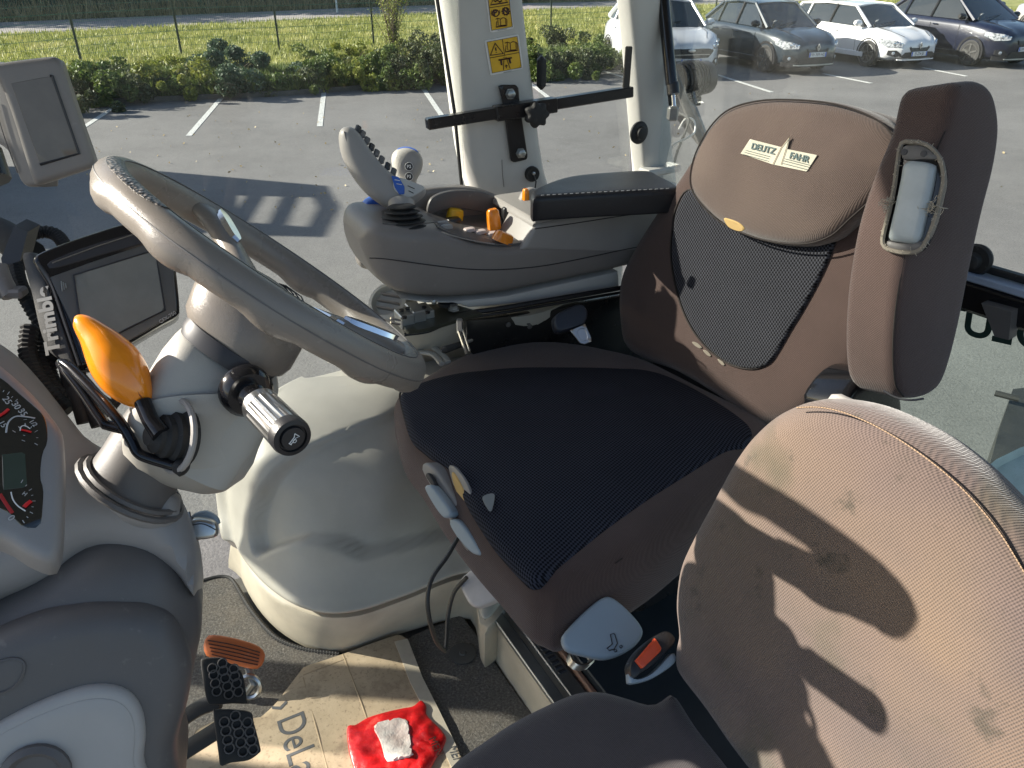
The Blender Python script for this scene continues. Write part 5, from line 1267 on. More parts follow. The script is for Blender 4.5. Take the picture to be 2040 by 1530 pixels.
# black frame rail, bolted block and panel below the console
sr = empty('seat_side_frame', ap(1000,640,-.05), 'black steel seat frame panel below the armrest console', 'frame')
pillow('panel', [(930,640),(1000,632),(1100,618),(1240,590),(1350,570),(1360,760),(1260,720),(1180,700),(1080,690),(1000,700),(945,712),(930,690)], AP-AN*.02, AN, M_['bracket'], sr, thick=.02, r=.002, curved=False, res=.05, step=.02)
for k, (off, w_) in enumerate(((0,.010),(.014,.006))):
    m = MB(); q = [ap(a,b2+k*9,.01) for a,b2 in ((805,658),(850,652),(880,640),(920,626),(1000,614),(1100,597),(1240,573),(1340,555))]; m.tube(spline(q,5), w_*.6, 8); m.obj('rail', M_['bracket'], sr)
pillow('tray', [(795,634),(820,606),(900,604),(960,622),(900,640),(850,655),(810,660)], V((0,0,.632)), (0,0,1), simple('olive_steel',(.07,.07,.05),.35,.3), sr, thick=.008, r=.001, curved=False, res=.03)
for (a, b2, r_) in ((904,617,.010),):
    m = MB(); c = onz(a,b2,.638); m.lathe(c, UP, [(0,.013),(.003,.013),(.003,.009),(.010,.009),(.011,.005)], 6); m.obj('bolt', M_['zinc'], sr)
m = MB(); c = onz(892,606,.638); m.lathe(c, UP, [(0,.022),(.006,.020),(.008,.012)], 18); m.obj('round_plug', M_['rubber'], sr)
m = MB(); m.lathe(ap(864,601,0), AN, [(0,.006),(.004,.006),(.006,.003)], 8); m.obj('bolt', M_['zinc'], sr)
for (a, b2) in ((1012,646),(1052,642),(1055,650),(1130,635)):
    m = MB(); m.lathe(ap(a,b2,-.018), AN, [(0,.006),(.003,.006),(.004,.003)], 10); m.obj('rivet', M_['slate'], sr)
bk_ = empty('clamp_block', P(825,630,1.56), 'ribbed aluminium clamp block bolted to the front of the seat frame', 'block')
for (a, b2, w_, d_, h_) in ((806,634,.030,.045,.03),(828,626,.028,.055,.035),(848,620,.022,.05,.02)):
    m = MB(); m.bbox(onz(a,b2,.638), (w_,d_,h_), (AD, -AN, UP), r=.002); m.obj('block', M_['zinc'], bk_, sharp=25)
for (a, b2) in ((800,620),(812,616),(806,634),(845,614),(852,624)):
    m = MB(); m.lathe(onz(a,b2,.655), UP, [(0,.005),(.004,.005),(.004,.002)], 8); m.obj('screw', M_['bracket'], bk_)
for k in (0,1): 
    m = MB(); m.tube([P(778,634+k*8,1.54), P(797,638+k*8,1.555)], .0025, 6); m.obj('pin', M_['satin'], bk_)
hg = MB(); hg.bbox(P(916,650,1.5), (.012,.012,.03), r=.002); hg.tube([P(914,660,1.5), P(930,706,1.47)], .003, 6); hg.tube([P(922,656,1.5), P(936,700,1.47)], .002, 6); hg.obj('support_rod', M_['satin'], sr)
# belt receiver
sb = empty('seat_belt', P(1150,640,1.62), 'seat belt tongue with steel loop hanging in the dark gap beside the cushion', 'seat belt')
BN2 = V((.2,-.75,.6)).normalized(); BP = P(1150,650,1.60)
pillow('holder', [(1104,640),(1110,625),(1140,610),(1160,606),(1172,622),(1165,645),(1150,652),(1128,658),(1112,660)], BP, BN2, simple('navy_plastic',(.02,.026,.04),.4), sb, thick=.03, r=.006, res=.02, step=.006)
pillow('tongue', [(1136,658),(1150,652),(1166,645),(1178,672),(1179,680),(1165,686),(1156,684)], BP+BN2*.006, BN2, M_['satin'], sb, thick=.003, r=.001, curved=False, res=.02, step=.004, holes=[[(1151,660),(1164,655),(1170,674),(1159,678)]])

# ------------------------------------------------------------------ driver seat
SN = V((-.801,-.561,.208)).normalized(); SP0 = V((.38,1.41,.5))
sx_ = V((.574,-.819,0))       # along the seat width, towards the camera
def sp(px, py, off=0): return onpl(px, py, SP0+SN*off, SN)
ds = empty('driver_seat', V((.15,1.25,0)), 'brown cloth driver seat with black mesh centre, headrest pad and torn folded armrest', 'seat')
zs_ = .50
# seat shell (brown side bolsters) and cushion
cush = [(785,808),(782,785),(795,768),(850,735),(900,706),(960,685),(1040,674),(1120,674),(1210,688),(1300,712),(1420,770),(1540,830),(1560,880),(1520,915),(1460,960),(1380,1040),(1290,1110),(1200,1160),(1120,1196),(1085,1188),(1050,1170),(1000,1115),(940,1050),(880,975),(835,905),(800,860)]
def cushrel(x, y, d): return 0
pillow('cushion', cush, V((0,0,zs_)), (0,0,1), M_['brown'], ds, thick=.125, r=.046, rb=.035, res=.02, step=.010, dome=.016, domed=.14)
inset = [(792,800),(790,782),(805,768),(860,748),(930,732),(1020,722),(1120,722),(1220,724),(1310,735),(1400,775),(1500,845),(1500,885),(1440,905),(1340,972),(1240,1045),(1150,1115),(1098,1156),(1060,1160),(1010,1112),(962,1050),(925,985),(890,925),(845,895),(812,865)]
insx = [(799,803),(797,784),(810,772),(860,753),(930,738),(1020,728),(1120,727),(1220,729),(1310,740),(1400,780),(1495,845),(1490,885),(1440,905),(1340,972),(1240,1042),(1160,1100),(1095,1146),(1062,1156),(1040,1140),(990,1085),(955,1035),(925,985),(895,930),(850,893),(818,862)]
mc = pillow('mesh_centre', insx, V((0,0,zs_+.012)), (0,0,1), M_['meshblack'], ds, thick=.020, r=.012, rb=.002, res=.018, step=.008, dome=.016, domed=.14)
m = MB(); m.tube(resample(spline([onz(a,b2,zs_+.003) for a,b2 in insx],4,True), .012), .0022, 5, closed=True); m.obj('seam', M_['seam'], mc)
pillow('logo_patch', [(961,991),(976,983),(985,985),(984,1000),(979,1017),(972,1014)], V((0,0,zs_+.0235)), (0,0,1), M_['inkgrey'], mc, thick=.001, r=.0004, res=.01, step=.003)
# side seam on the near bolster
m = MB(); m.tube(spline([onpl(a,b2,onz(1085,1188,zs_-.02),(.60,-.80,.0)) for a,b2 in ((1105,1215),(1200,1175),(1300,1115),(1400,1045))],5), .0012, 5); m.obj('seam', M_['seam'], ds)
for q in ([(1075,1190),(1110,1200),(1160,1196)], [(1130,1215),(1165,1222),(1195,1214)], [(1180,1140),(1215,1128),(1240,1112)]):
    m = MB(); m.tube(spline([onpl(a,b2,onz(1100,1196,zs_-.035)+V((.2,-.3,.9))*.004,(.35,-.90,.25)) for a,b2 in q],5), .0011, 5, flat=.6); m.obj('wrinkle', M_['seam'], ds)
# torn edge with yellow foam at the front bolster
FNn = V((-.80,-.45,.30)).normalized(); fp = onz(915,975,zs_-.005)
pillow('torn_edge', [(893,932),(900,928),(912,938),(930,965),(941,1000),(943,1028),(936,1034),(922,1012),(905,975)], fp+FNn*.006, FNn, M_['slate_light'], ds, thick=.006, r=.002, res=.01, step=.004)
pillow('foam', [(899,942),(906,945),(922,975),(934,1008),(937,1030),(930,1028),(916,998),(903,965)], fp+FNn*.008, FNn, M_['foam'], ds, thick=.004, r=.0015, res=.01, step=.004)
# control strip with pale blue paddles
pillow('control_strip', [(838,930),(848,922),(870,940),(900,985),(935,1050),(952,1110),(925,1095),(900,1050),(868,990),(845,950)], onz(890,1000,.478), (-.75,-.55,.35), M_['slate_light'], ds, thick=.04, r=.006, res=.02, step=.006)
for q, dz in (([(844,972),(850,966),(862,970),(895,1014),(896,1028),(880,1030),(858,1000)], .492), ([(893,1040),(902,1033),(920,1044),(950,1085),(958,1105),(942,1104),(925,1090),(903,1062)], .470)):
    c = onz(q[0][0], q[0][1], dz); pillow('paddle', q, c, (-.65,-.55,.5), M_['paleblue'], ds, thick=.022, r=.005, res=.012, step=.004)
pillow('switch_slot', [(847,948),(853,943),(866,965),(862,970)], onz(850,955,.497), (-.65,-.55,.5), M_['ink'], ds, thick=.01, r=.002, step=.003)
# white paddle lower
pillow('height_paddle', [(914,1158),(935,1135),(955,1124),(985,1150),(1000,1175),(990,1192),(960,1206),(940,1208),(925,1190)], onz(950,1165,.33), (-.35,-.55,.75), simple('white_plastic',(.62,.60,.60),.4), ds, thick=.030, r=.008, res=.014, step=.005)
pillow('side_cap', [(926,1100),(945,1105),(965,1125),(950,1132),(938,1128)], onz(940,1115,.36), (-.5,-.6,.6), simple('white_plastic_cap',(.6,.59,.56),.4), ds, thick=.03, r=.005, step=.005)
# under seat box
m = MB(); m.bbox(V((.28,1.24,.30)), (.34,.30,.17), (BK, LT, UP), r=.02); m.obj('under_tray', M_['bracket'], ds)
# backrest
back = [(1226,640),(1224,590),(1232,540),(1262,480),(1305,412),(1345,352),(1372,310),(1400,262),(1440,222),(1500,202),(1570,196),(1650,203),(1720,218),(1780,240),(1812,262),(1815,330),(1800,430),(1785,540),(1775,640),(1745,700),(1690,760),(1610,826),(1560,850),(1500,848),(1430,800),(1340,745),(1270,718),(1236,690)]
pillow('backrest', back, SP0, SN, M_['brown'], ds, thick=.115, r=.035, rb=.04, res=.022, step=.010, dome=.014, domed=.10)
bins = [(1340,450),(1348,412),(1372,378),(1420,400),(1500,440),(1600,470),(1670,440),(1662,480),(1632,550),(1600,610),(1570,660),(1550,695),(1528,725),(1495,735),(1450,724),(1405,690),(1370,640),(1348,580),(1336,510)]
mb_ = pillow('mesh_centre', bins, SP0+SN*.022, SN, M_['meshgrey'], ds, thick=.016, r=.006, rb=.001, res=.018, step=.008)
m = MB(); m.tube(resample(spline([sp(a,b2,.016) for a,b2 in bins],4,True), .012), .0024, 5, closed=True); m.obj('seam', M_['seam'], mb_)
# small torn holes below the mesh
for (a, b2, w_) in ((1388,688,10),(1408,704,8),(1436,722,7)):
    pillow('tear', [(a-w_,b2-7),(a,b2-5),(a+w_,b2+4),(a+w_*.5,b2+6),(a-w_*.5,b2)], SP0+SN*.0165, SN, M_['overlock'], ds, thick=.002, r=.0005, res=.01, step=.003)
# headrest pad
hp = empty_h = None
head = [(1372,330),(1388,286),(1416,242),(1452,212),(1510,196),(1580,194),(1660,202),(1725,222),(1768,248),(1792,285),(1800,330),(1785,360),(1740,400),(1695,440),(1660,472),(1620,488),(1580,491),(1530,485),(1480,470),(1430,445),(1392,410),(1370,372)]
hd = pillow('headrest_pad', head, SP0+SN*.052, SN, fabric('headrest_cloth',(.118,.083,.072), fade=(.185,.135,.11), pitch=.0030, strength=.6), ds, thick=.050, r=.022, rb=.012, res=.018, step=.009, dome=.018, domed=.12)
hcx, hcy = 1588, 345; m = MB(); m.tube(resample(spline([sp(hcx+(a-hcx)*.972,hcy+(b2-hcy)*.968,.0535) for a,b2 in head],4,True), .010), .0016, 6, closed=True); m.obj('piping', M_['seam'], hd)
pillow('foam_tear', [(1441,436),(1452,437),(1470,444),(1482,455),(1478,461),(1466,460),(1450,452)], SP0+SN*.047, (-.70,-.50,-.20), M_['foam'], hd, thick=.003, r=.001, res=.01, step=.003)
# printed patch
LG = SP0+SN*.0718
pillow('badge_patch', [(1475,306),(1494,277),(1556,293),(1574,271),(1568,297),(1628,309),(1607,342),(1540,328)], LG, SN, simple('badge_cloth',(.62,.58,.47),.8), hd, thick=.0015, r=.0004, curved=False, res=.01, step=.003)
xd = (onpl(1560,300,LG,SN)-onpl(1500,286,LG,SN))
gi = simple('badge_green_grey',(.12,.17,.17),.8)
textobj('lettering', 'DEUTZ', frame(onpl(1520,296.5,LG+SN*.0016,SN), SN, xd), .0150, gi, hd, .0003, sx=1.08, bold=.0003)
textobj('lettering', 'FAHR', frame(onpl(1592,314,LG+SN*.0016,SN), SN, xd), .0150, gi, hd, .0003, sx=1.05, bold=.0003)
for (a, b2, c, d_) in ((1485,299,1534,312),(1483,303,1532,316),(1481,307.5,1531,321),(1563,316,1614,329),(1561,320,1612,333),(1559,325,1609,338)):
    m = MB(); m.tube([onpl(a,b2,LG+SN*.0014,SN), onpl(c,d_,LG+SN*.0014,SN)], .0007, 4, flat=.5); m.obj('badge_line', gi, hd)
m = MB(); m.tube([onpl(1540,327,LG+SN*.0014,SN), onpl(1556,294,LG+SN*.0014,SN), onpl(1573,272,LG+SN*.0014,SN), onpl(1566,297,LG+SN*.0014,SN), onpl(1556,328,LG+SN*.0014,SN)], .0006, 4); m.obj('badge_line', M_['thread'], hd)
# cloth tag
tg = pillow('cloth_tag', [(1720,495),(1744,494),(1744,505),(1730,573),(1712,571)], SP0+SN*.020, SN, M_['inkgrey'], ds, thick=.002, r=.0005, curved=False, res=.02, step=.004)
x = onpl(1738,500,SP0,SN)-onpl(1722,566,SP0,SN)
textobj('lettering', 'safaregri', frame(onpl(1729,535,SP0+SN*.0215,SN), SN, x), .0165, M_['white'], tg, .0003, sx=.95)
m = MB(); m.tube([onpl(1722,568,SP0+SN*.0212,SN), onpl(1728,568,SP0+SN*.0212,SN)], .0008, 4); m.obj('tag_line', M_['white'], tg)
# folded armrest: near face plane with the width going away from the camera
FA = V((.45,-.85,.26)).normalized(); FP = P(1840,480,1.06)
near = [(1902,172),(1930,160),(1960,160),(1982,178),(1994,220),(1996,270),(1985,340),(1962,430),(1938,540),(1918,640),(1898,720),(1878,770),(1850,792),(1815,797),(1795,790),(1782,765),(1778,700),(1782,620),(1792,540),(1812,440),(1845,340),(1880,255)]
fa = pillow('folded_armrest', near, FP, FA, M_['brown'], ds, thick=.088, r=.016, rb=.020, res=.018, step=.009, dome=.006)
fa['label'] = 'armrest folded upright, cover torn open round its grey handle'
m = MB(); m.tube(spline([onpl(a,b2,FP-FA*.003,FA) for a,b2 in ((1912,172),(1893,235),(1862,308),(1835,385),(1812,455),(1796,540),(1784,620),(1779,700),(1784,765),(1800,790))],6), .0016, 5); m.obj('seam', M_['seam'], fa)
# front narrow face plane: opening and handle
def fside(px, py, off=0.0):
    n = V((-.86,-.42,.28)).normalized(); c = P(1800,400,1.075); return onpl(px, py, c+n*off, n)
HNn = V((-.72,-.62,.30)).normalized(); HC = P(1815,400,1.035)
opn = [(1796,286),(1815,283),(1838,286),(1860,300),(1876,325),(1880,360),(1872,400),(1862,440),(1848,475),(1832,498),(1812,503),(1790,502),(1765,494),(1758,480),(1764,450),(1774,410),(1782,370),(1788,325)]
pillow('cover_opening', opn, HC, HNn, M_['gloss_black'], fa, thick=.020, r=.003, res=.02, step=.006)
hn = pillow('handle', [(1800,322),(1832,320),(1856,326),(1860,335),(1854,372),(1845,412),(1836,452),(1830,474),(1818,484),(1790,482),(1768,476),(1770,452),(1780,408),(1790,360)], HC+HNn*.014, HNn, simple('grey_white_handle',(.40,.44,.45),.32), fa, thick=.022, r=.009, res=.010, step=.005)
pillow('handle_cap', [(1797,292),(1815,288),(1838,290),(1858,303),(1868,316),(1840,318),(1798,317)], HC+HNn*.008, HNn, M_['slate'], fa, thick=.015, r=.004, res=.012, step=.005)
for (a, b2) in ((1801,303),(1840,306)):
    m = MB(); m.lathe(onpl(a,b2,HC+HNn*.0085,HNn), HNn, [(-.002,.0042),(.0006,.0042),(.0008,.002)], 12); m.obj('screw_hole', M_['ink'], fa)
pillow('handle_foot', [(1766,480),(1800,484),(1840,480),(1832,495),(1808,500),(1772,494)], HC+HNn*.006, HNn, M_['slate'], fa, thick=.012, r=.003, res=.012, step=.004)
m = MB(); q = resample(spline([onpl(a,b2,HC+HNn*.003,HNn) for a,b2 in opn],4,True), .006); m.tube(q, .0034, 6, closed=True); m.obj('frayed_hem', M_['overlock'], fa)
m = MB()
for i, p in enumerate(resample(spline([onpl(a,b2,HC+HNn*.004,HNn) for a,b2 in opn],4,True), .0042)):
    for k in (0,1):
        d = V(rsn.normal(size=3))*.0016; m.tube([p, p+d+HNn*.002, p+d*1.6+HNn*.001], .0004, 3)
for (cx, cy) in ((1858,405),(1852,418),(1770,400),(1862,412),(1768,412)):
    for k in range(5):
        p = onpl(cx,cy,HC+HNn*.008,HNn); q = [p]
        for j in range(6): q.append(q[-1]+V(rsn.normal(size=3))*.0035)
        m.tube(spline(q,3), .0004, 3)
m.obj('loose_thread', simple('loose_thread_mat',(.45,.40,.32),.9), fa)
m = MB(); m.tube(spline([P(1760,778,1.07),P(1785,792,1.06),P(1815,797,1.05),P(1840,794,1.05)],5), .0016, 5); m.obj('zip', M_['ink'], fa)
pillow('armrest_joint', [(1700,770),(1740,735),(1775,745),(1800,800),(1790,860),(1730,850),(1680,820)], P(1740,800,1.2), (.5,-.8,.3), M_['gloss_black'], ds, thick=.08, r=.012, res=.03)
m = MB(); m.bbox(V((.47,1.42,.43)), (.10,.42,.16), (BK, LT, UP), r=.02); m.obj('dark_filler', M_['rubber'], ds)  # dark filler box added to close the bright gap under the backrest

# seat base, rail and paddle
bs_ = empty('seat_pedestal', onz(1050,1300,.0), 'seat base box with slotted sliding rail under the driver seat', 'pedestal')
BD = (onz(1130,1370,.15)-onz(900,1200,.15)).normalized(); BI = V((-BD.y, BD.x, 0))
A0 = onz(905,1190,.20); 
def bz(px, py, z): return onz(px, py, z)
m = MB(); f0 = [onz(950,1186,.12), onz(1084,1375,.12)]; f1 = [V((p.x,p.y,0)) for p in f0]
back0 = [f0[0]+BI*-.0, f0[1]]
ext = V((.62,.62,0)).normalized()*.50
m.prism([f0[0], f0[1]+(f0[1]-f0[0])*.7, f0[1]+(f0[1]-f0[0])*.7+ext, f0[0]+ext], (0,0,-.12)); m.obj('plinth', M_['cream_dirty'], bs_, smooth=False)
def along(t0, t1, o0, o1, z, h, nm, mat, r=.002):
    a = f0[0]+(f0[1]-f0[0])*t0; b2 = f0[0]+(f0[1]-f0[0])*t1; d = (b2-a); L = d.length; d.normalize(); s = ext.normalized(); s = (s-d*s.dot(d)).normalized()
    mm = MB(); mm.bbox((a+b2)/2+s*(o0+o1)/2+UP*(z-.20+h/2+.0), (L, o1-o0, h), (d, s, UP), r=r); return mm.obj(nm, mat, bs_), d, s, L, a
along(-.3, 2.3, -.006, .018, .202, .012, 'front_rail', M_['zinc'])
o, d, s, L, a = along(-.3, 2.3, .030, .060, .204, .008, 'slotted_rail', M_['zinc'])
for k in range(26):
    mm = MB(); c = a+d*(.03+k*.0125)+s*.045+UP*.0125; mm.bbox(c, (.0075,.016,.003), (d,s,UP), r=.001); mm.obj('slot', M_['ink'], o)
along(.75, 2.4, .064, .074, .205, .014, 'red_strip', plastic('rust_primer',(.30,.17,.12),.6,.3))
along(-.3, 2.4, .076, .40, .205, .03, 'top_plate', simple('dark_blue_steel',(.028,.036,.045),.35,.2))
pp_ = empty('recline_paddle', onz(1200,1290,.2), 'pale blue grey plastic paddle with a seat pictogram under the cushion corner', 'paddle')
PN = V((.1,-.5,.86)).normalized(); PC = P(1200,1260,1.10)
pillow('paddle', [(1120,1272),(1128,1256),(1160,1222),(1200,1190),(1225,1192),(1262,1225),(1282,1256),(1270,1282),(1240,1302),(1205,1312),(1165,1305),(1130,1294)], PC, PN, M_['paleblue'], pp_, thick=.020, r=.006, res=.014, step=.005)
m = MB(); q = [(1222,1262),(1216,1264),(1220,1283),(1209,1292),(1214,1296),(1224,1293),(1230,1281),(1225,1264)]; m.tube([onpl(a,b2,PC+PN*.001,PN) for a,b2 in q], .0008, 4, closed=True); m.obj('pictogram', M_['ink'], pp_)
for (a, b2) in ((1226,1296),(1237,1288)):
    m = MB(); m.tube([onpl(a+3*math.cos(t),b2+3*math.sin(t),PC+PN*.001,PN) for t in (0,1,2,3,4,5)], .0006, 4, closed=True); m.obj('pictogram', M_['ink'], pp_)
c = P(1160,1308,1.16); m = MB()
for k in range(4): m.tube([c-PN*(.01*k)+V((math.cos(t*.5236)*.017, math.sin(t*.5236)*.017, 0)) for t in range(12)], .0028, 6, closed=True)
m.obj('spring', M_['satin'], pp_)
bc = empty('belt_buckle', P(1300,1310,1.0), 'seat belt buckle with red release button between the two seats', 'seat belt')
CN = V((.15,-.55,.82)).normalized(); CP_ = P(1300,1310,1.02)
pillow('buckle_body', [(1255,1330),(1262,1310),(1280,1288),(1320,1258),(1340,1262),(1345,1280),(1310,1318),(1280,1340),(1262,1350)], CP_, CN, M_['black'], bc, thick=.03, r=.004, res=.02, step=.005)
pillow('release_button', [(1266,1316),(1306,1270),(1319,1290),(1317,1298),(1280,1333)], CP_+CN*.005, CN, simple('release_red',(.72,.09,.03),.35), bc, thick=.008, r=.0025, curved=False, res=.01, step=.004)
pillow('pale_shell', [(1254,1320),(1258,1340),(1268,1352),(1300,1340),(1340,1300),(1346,1320),(1300,1352),(1262,1362),(1254,1356)], CP_-CN*.008, CN, M_['paleblue'], bc, thick=.02, r=.004, res=.02, step=.005)
# hanging cable
cbm, t, b = nodes('cable_sleeve'); b.inputs['Base Color'].default_value = (.045,.042,.038,1); b.inputs['Roughness'].default_value = .45
m = MB(); m.tube(spline([P(912,1072,1.28),P(890,1110,1.26),P(862,1150,1.24),(P(852,1190,1.23)),P(856,1235,1.24),P(868,1275,1.28),P(882,1293,1.31),P(888,1294,1.32),P(890,1270,1.34),P(893,1225,1.36),P(905,1180,1.36),P(930,1150,1.35)],6), .0038, 8); tag(m.obj('hanging_cable', cbm), 'loose grey cable looping down in front of the seat towards the carpet', 'cable')

# ------------------------------------------------------------------ passenger seat
ps = empty('passenger_seat', V((.35,.45,0)), 'worn grey brown cloth passenger seat in the right foreground', 'seat')
QN = SN; QP = V((.2,.72,.42))
pback = [(1338,1262),(1333,1200),(1342,1130),(1372,1062),(1405,1000),(1445,925),(1478,878),(1520,838),(1560,815),(1605,803),(1660,806),(1720,820),(1790,850),(1860,890),(1930,945),(1990,1005),(2060,1085),(2130,1200),(2180,1350),(2180,1560),(2120,1760),(1900,1850),(1700,1800),(1600,1690),(1520,1590),(1450,1500),(1395,1420),(1340,1345),(1332,1300)]
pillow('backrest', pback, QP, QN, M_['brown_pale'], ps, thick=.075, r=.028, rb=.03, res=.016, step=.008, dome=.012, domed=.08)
# welt and stitched seam near the top edge
sq = resample(spline([onpl(a,b2,QP+QN*.0045,QN) for a,b2 in ((1588,812),(1640,812),(1700,828),(1770,862),(1850,915),(1920,975),(1985,1050),(2030,1120),(2070,1190))],6), .0032, False)
m = MB(); m.tube(sq, .0010, 4); m.obj('seam', M_['seam'], ps)
m = MB()
for k in range(0, len(sq)-1):
    d = (sq[k+1]-sq[k]); m.tube([sq[k]+QN*.0012+d*.12, sq[k]+QN*.0016+d*.5, sq[k]+QN*.0012+d*.86], .0008, 4)
m.obj('stitching', M_['thread'], ps)
pillow('back_shell', [(1640,800),(1700,803),(1780,830),(1870,880),(1950,945),(2010,1000),(2080,1090),(2150,1200),(2200,1400),(2150,1700),(1800,1700),(1700,1200),(1640,1000)], QP-QN*.078, QN, M_['taupe_light'], ps, thick=.02, r=.008, res=.03, step=.01)
pc = [(855,1560),(900,1502),(955,1462),(1020,1420),(1090,1385),(1150,1362),(1200,1360),(1250,1372),(1300,1385),(1345,1365),(1400,1440),(1480,1540),(1560,1660),(1500,1900),(1100,1950),(850,1800),(830,1640)]
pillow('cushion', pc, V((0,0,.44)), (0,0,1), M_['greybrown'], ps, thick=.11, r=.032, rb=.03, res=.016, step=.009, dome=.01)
# ------------------------------------------------------------------ steering wheel
WC = P(544.6,551,.8706); SNn = V((.5794,.3416,.740)).normalized()         # centre and upward axis
wx = (V((.848,-.261,-.461))); wx = (wx-SNn*wx.dot(SNn)).normalized(); wy = SNn.cross(wx)
sw = empty('steering_wheel', WC-SNn*.03, 'grey brown steering wheel with chrome trimmed spokes seen almost edge on', 'steering wheel')
RW = .188
def wpt(a, r=RW, z=0): return WC+(wx*math.cos(a)+wy*math.sin(a))*r+SNn*z
NS = 144; rings = []
for k in range(NS):
    a = 2*math.pi*k/NS; rad = (wx*math.cos(a)+wy*math.sin(a)); bmp = .0038*max(0, math.cos(11*a))
    ring = []
    for j in range(16):
        t = 2*math.pi*j/16; cr, cz = .0165+bmp*(.9 if math.sin(t) < 0 else .1), .0190+bmp*(1.3 if math.sin(t) < 0 else .0)
        ring.append(wpt(a)+rad*(math.cos(t)*cr)+SNn*(math.sin(t)*cz))
    rings.append(ring)
m = MB(); vs = [p for r in rings for p in r]; fs = [(i*16+k, i*16+(k+1)%16, ((i+1)%NS)*16+(k+1)%16, ((i+1)%NS)*16+k) for i in range(NS) for k in range(16)]
m.add(vs, fs); m.obj('rim', M_['wheel'], sw, sharp=80)
for z, rr_ in ((.0186, RW-.004),(.001, RW+.0164),):
    m = MB(); m.tube([wpt(2*math.pi*k/96, rr_, z) for k in range(96)], .0009, 4, closed=True); m.obj('seam', M_['slate'], sw)
# textured grip inlays
GR, t, b = nodes('grip_texture'); b.inputs['Roughness'].default_value = .35
vo = t.nodes.new('ShaderNodeTexVoronoi'); vo.inputs['Scale'].default_value = 260; t.links.new(t.nodes.new('ShaderNodeTexCoord').outputs['Object'], vo.inputs['Vector'])
c = ramp(t, vo.outputs['Distance'], [(.25,(.30,.27,.24)),(.55,(.05,.045,.04))]); t.links.new(c, b.inputs['Base Color']); bump(t, b, vo.outputs['Distance'], .8, .002)
for (a0, a1) in ((math.pi*1.16, math.pi*1.41),):
    rg = []
    for i in range(22):
        a = a0+(a1-a0)*i/21; rad = (wx*math.cos(a)+wy*math.sin(a)); e = math.sqrt(max(0,1-((i-10.5)/10.8)**4)); q = []
        for j in range(7):
            t_ = math.pi*(.30+.42*j/6*1.0); t_ = math.pi*.47+(t_-math.pi*.51)*e*1.05; q.append(wpt(a)+rad*(math.cos(t_)*.0172)+SNn*(math.sin(t_)*.0199))
        for j in range(6,-1,-1):
            t_ = math.pi*(.30+.42*j/6*1.0); t_ = math.pi*.47+(t_-math.pi*.51)*e*1.05; q.append(wpt(a)+rad*(math.cos(t_)*.014)+SNn*(math.sin(t_)*.0165))
        rg.append(q)
    m = MB(); m.loft(rg); m.obj('grip_inlay', GR, sw)
# hub and three spokes
m = MB(); m.lathe(WC-SNn*.062, SNn, [(0,.050),(.012,.056),(.028,.060),(.040,.058),(.048,.050),(.054,.036),(.058,.010)], 32); m.obj('hub', M_['wheel'], sw)
for k in range(4):
    m = MB(); m.tube([wpt(.3+.2*k, .044-.006*k, -.006-.0), wpt(.9+.1*k, .046-.008*k, -.005), wpt(1.5, .044-.006*k, -.006)], .0009, 4); m.obj('hub_slot', M_['ink'], sw)
def spoke(a, wdt=.022, chrome=True):
    rad = (wx*math.cos(a)+wy*math.sin(a)); tan = SNn.cross(rad); rg = []
    for i in range(14):
        f = i/13; r = .035+(RW-.012-.035)*f; z = -.030*(1-f)**1.3+.003; w_ = wdt*(1.05-.35*math.sin(math.pi*min(1,f*1.1))) + (.010*max(0,f-.8)/.2); h = .011+.004*(1-f)
        rg.append([WC+rad*r+SNn*z+tan*(w_*(abs(math.cos(t))**.7*math.copysign(1,math.cos(t))))+SNn*(h*math.sin(t)) for t in [2*math.pi*j/14 for j in range(14)]])
    m = MB(); m.loft(rg); o = m.obj('spoke', M_['wheel'], sw)
    rg = []
    for i in range(12):
        f = i/11; r = .095+(RW-.022-.095)*f; e = max(.05, math.sqrt(max(0,1-(2*f-1)**4))); ff = (r-.035)/(RW-.047); z = -.030*max(0,1-ff)**1.3+.0155
        rg.append([WC+rad*r+SNn*(z+ (.0045 if s_ == 1 else -.002))+tan*(q*.0095*e) for (q, s_) in ((-1,0),(-.7,1),(0,1),(.7,1),(1,0),(0,0))])
    m = MB(); m.loft(rg); m.obj('chrome_trim', M_['chrome'], o, sharp=20)
for a in (math.radians(31), math.radians(144), math.radians(-43)): spoke(a)

# ------------------------------------------------------------------ steering column
col = empty('steering_column', WC-SNn*.33, 'pale steering column shroud with levers between dashboard and wheel', 'steering column')
cx_ = wx; 
def csec(p, hw, hd, tilt=0, n=40, e=.8, ax=None):
    ax = (ax or SNn).normalized(); x = (wx-ax*wx.dot(ax)).normalized(); y = ax.cross(x); p = V(p); x, y = x*math.cos(tilt)+y*math.sin(tilt), y*math.cos(tilt)-x*math.sin(tilt)
    return [p+x*(hw*math.copysign(abs(math.cos(t))**e, math.cos(t)))+y*(hd*math.copysign(abs(math.sin(t))**e, math.sin(t))) for t in [2*math.pi*k/n for k in range(n)]]
m = MB(); ctr = P(490,640,.86); m.loft([csec(P(472,690,.86), .058, .050), csec(P(478,672,.86), .064, .055), csec(P(498,630,.86), .066, .056), csec(P(510,600,.86), .060, .052), csec(P(520,575,.86), .050, .045)])
m.obj('collar', M_['wheel'], col)
m = MB(); m.lathe(P(452,640,.80), (wx*-1+SNn*.1), [(-.02,.001),(0,.001)], 6)
m = MB(); m.loft([csec(P(452,708,.855), .052, .05), csec(P(462,694,.855), .055, .052), csec(P(470,680,.855), .054, .05)]); m.obj('gap_ring', M_['ink'], col)
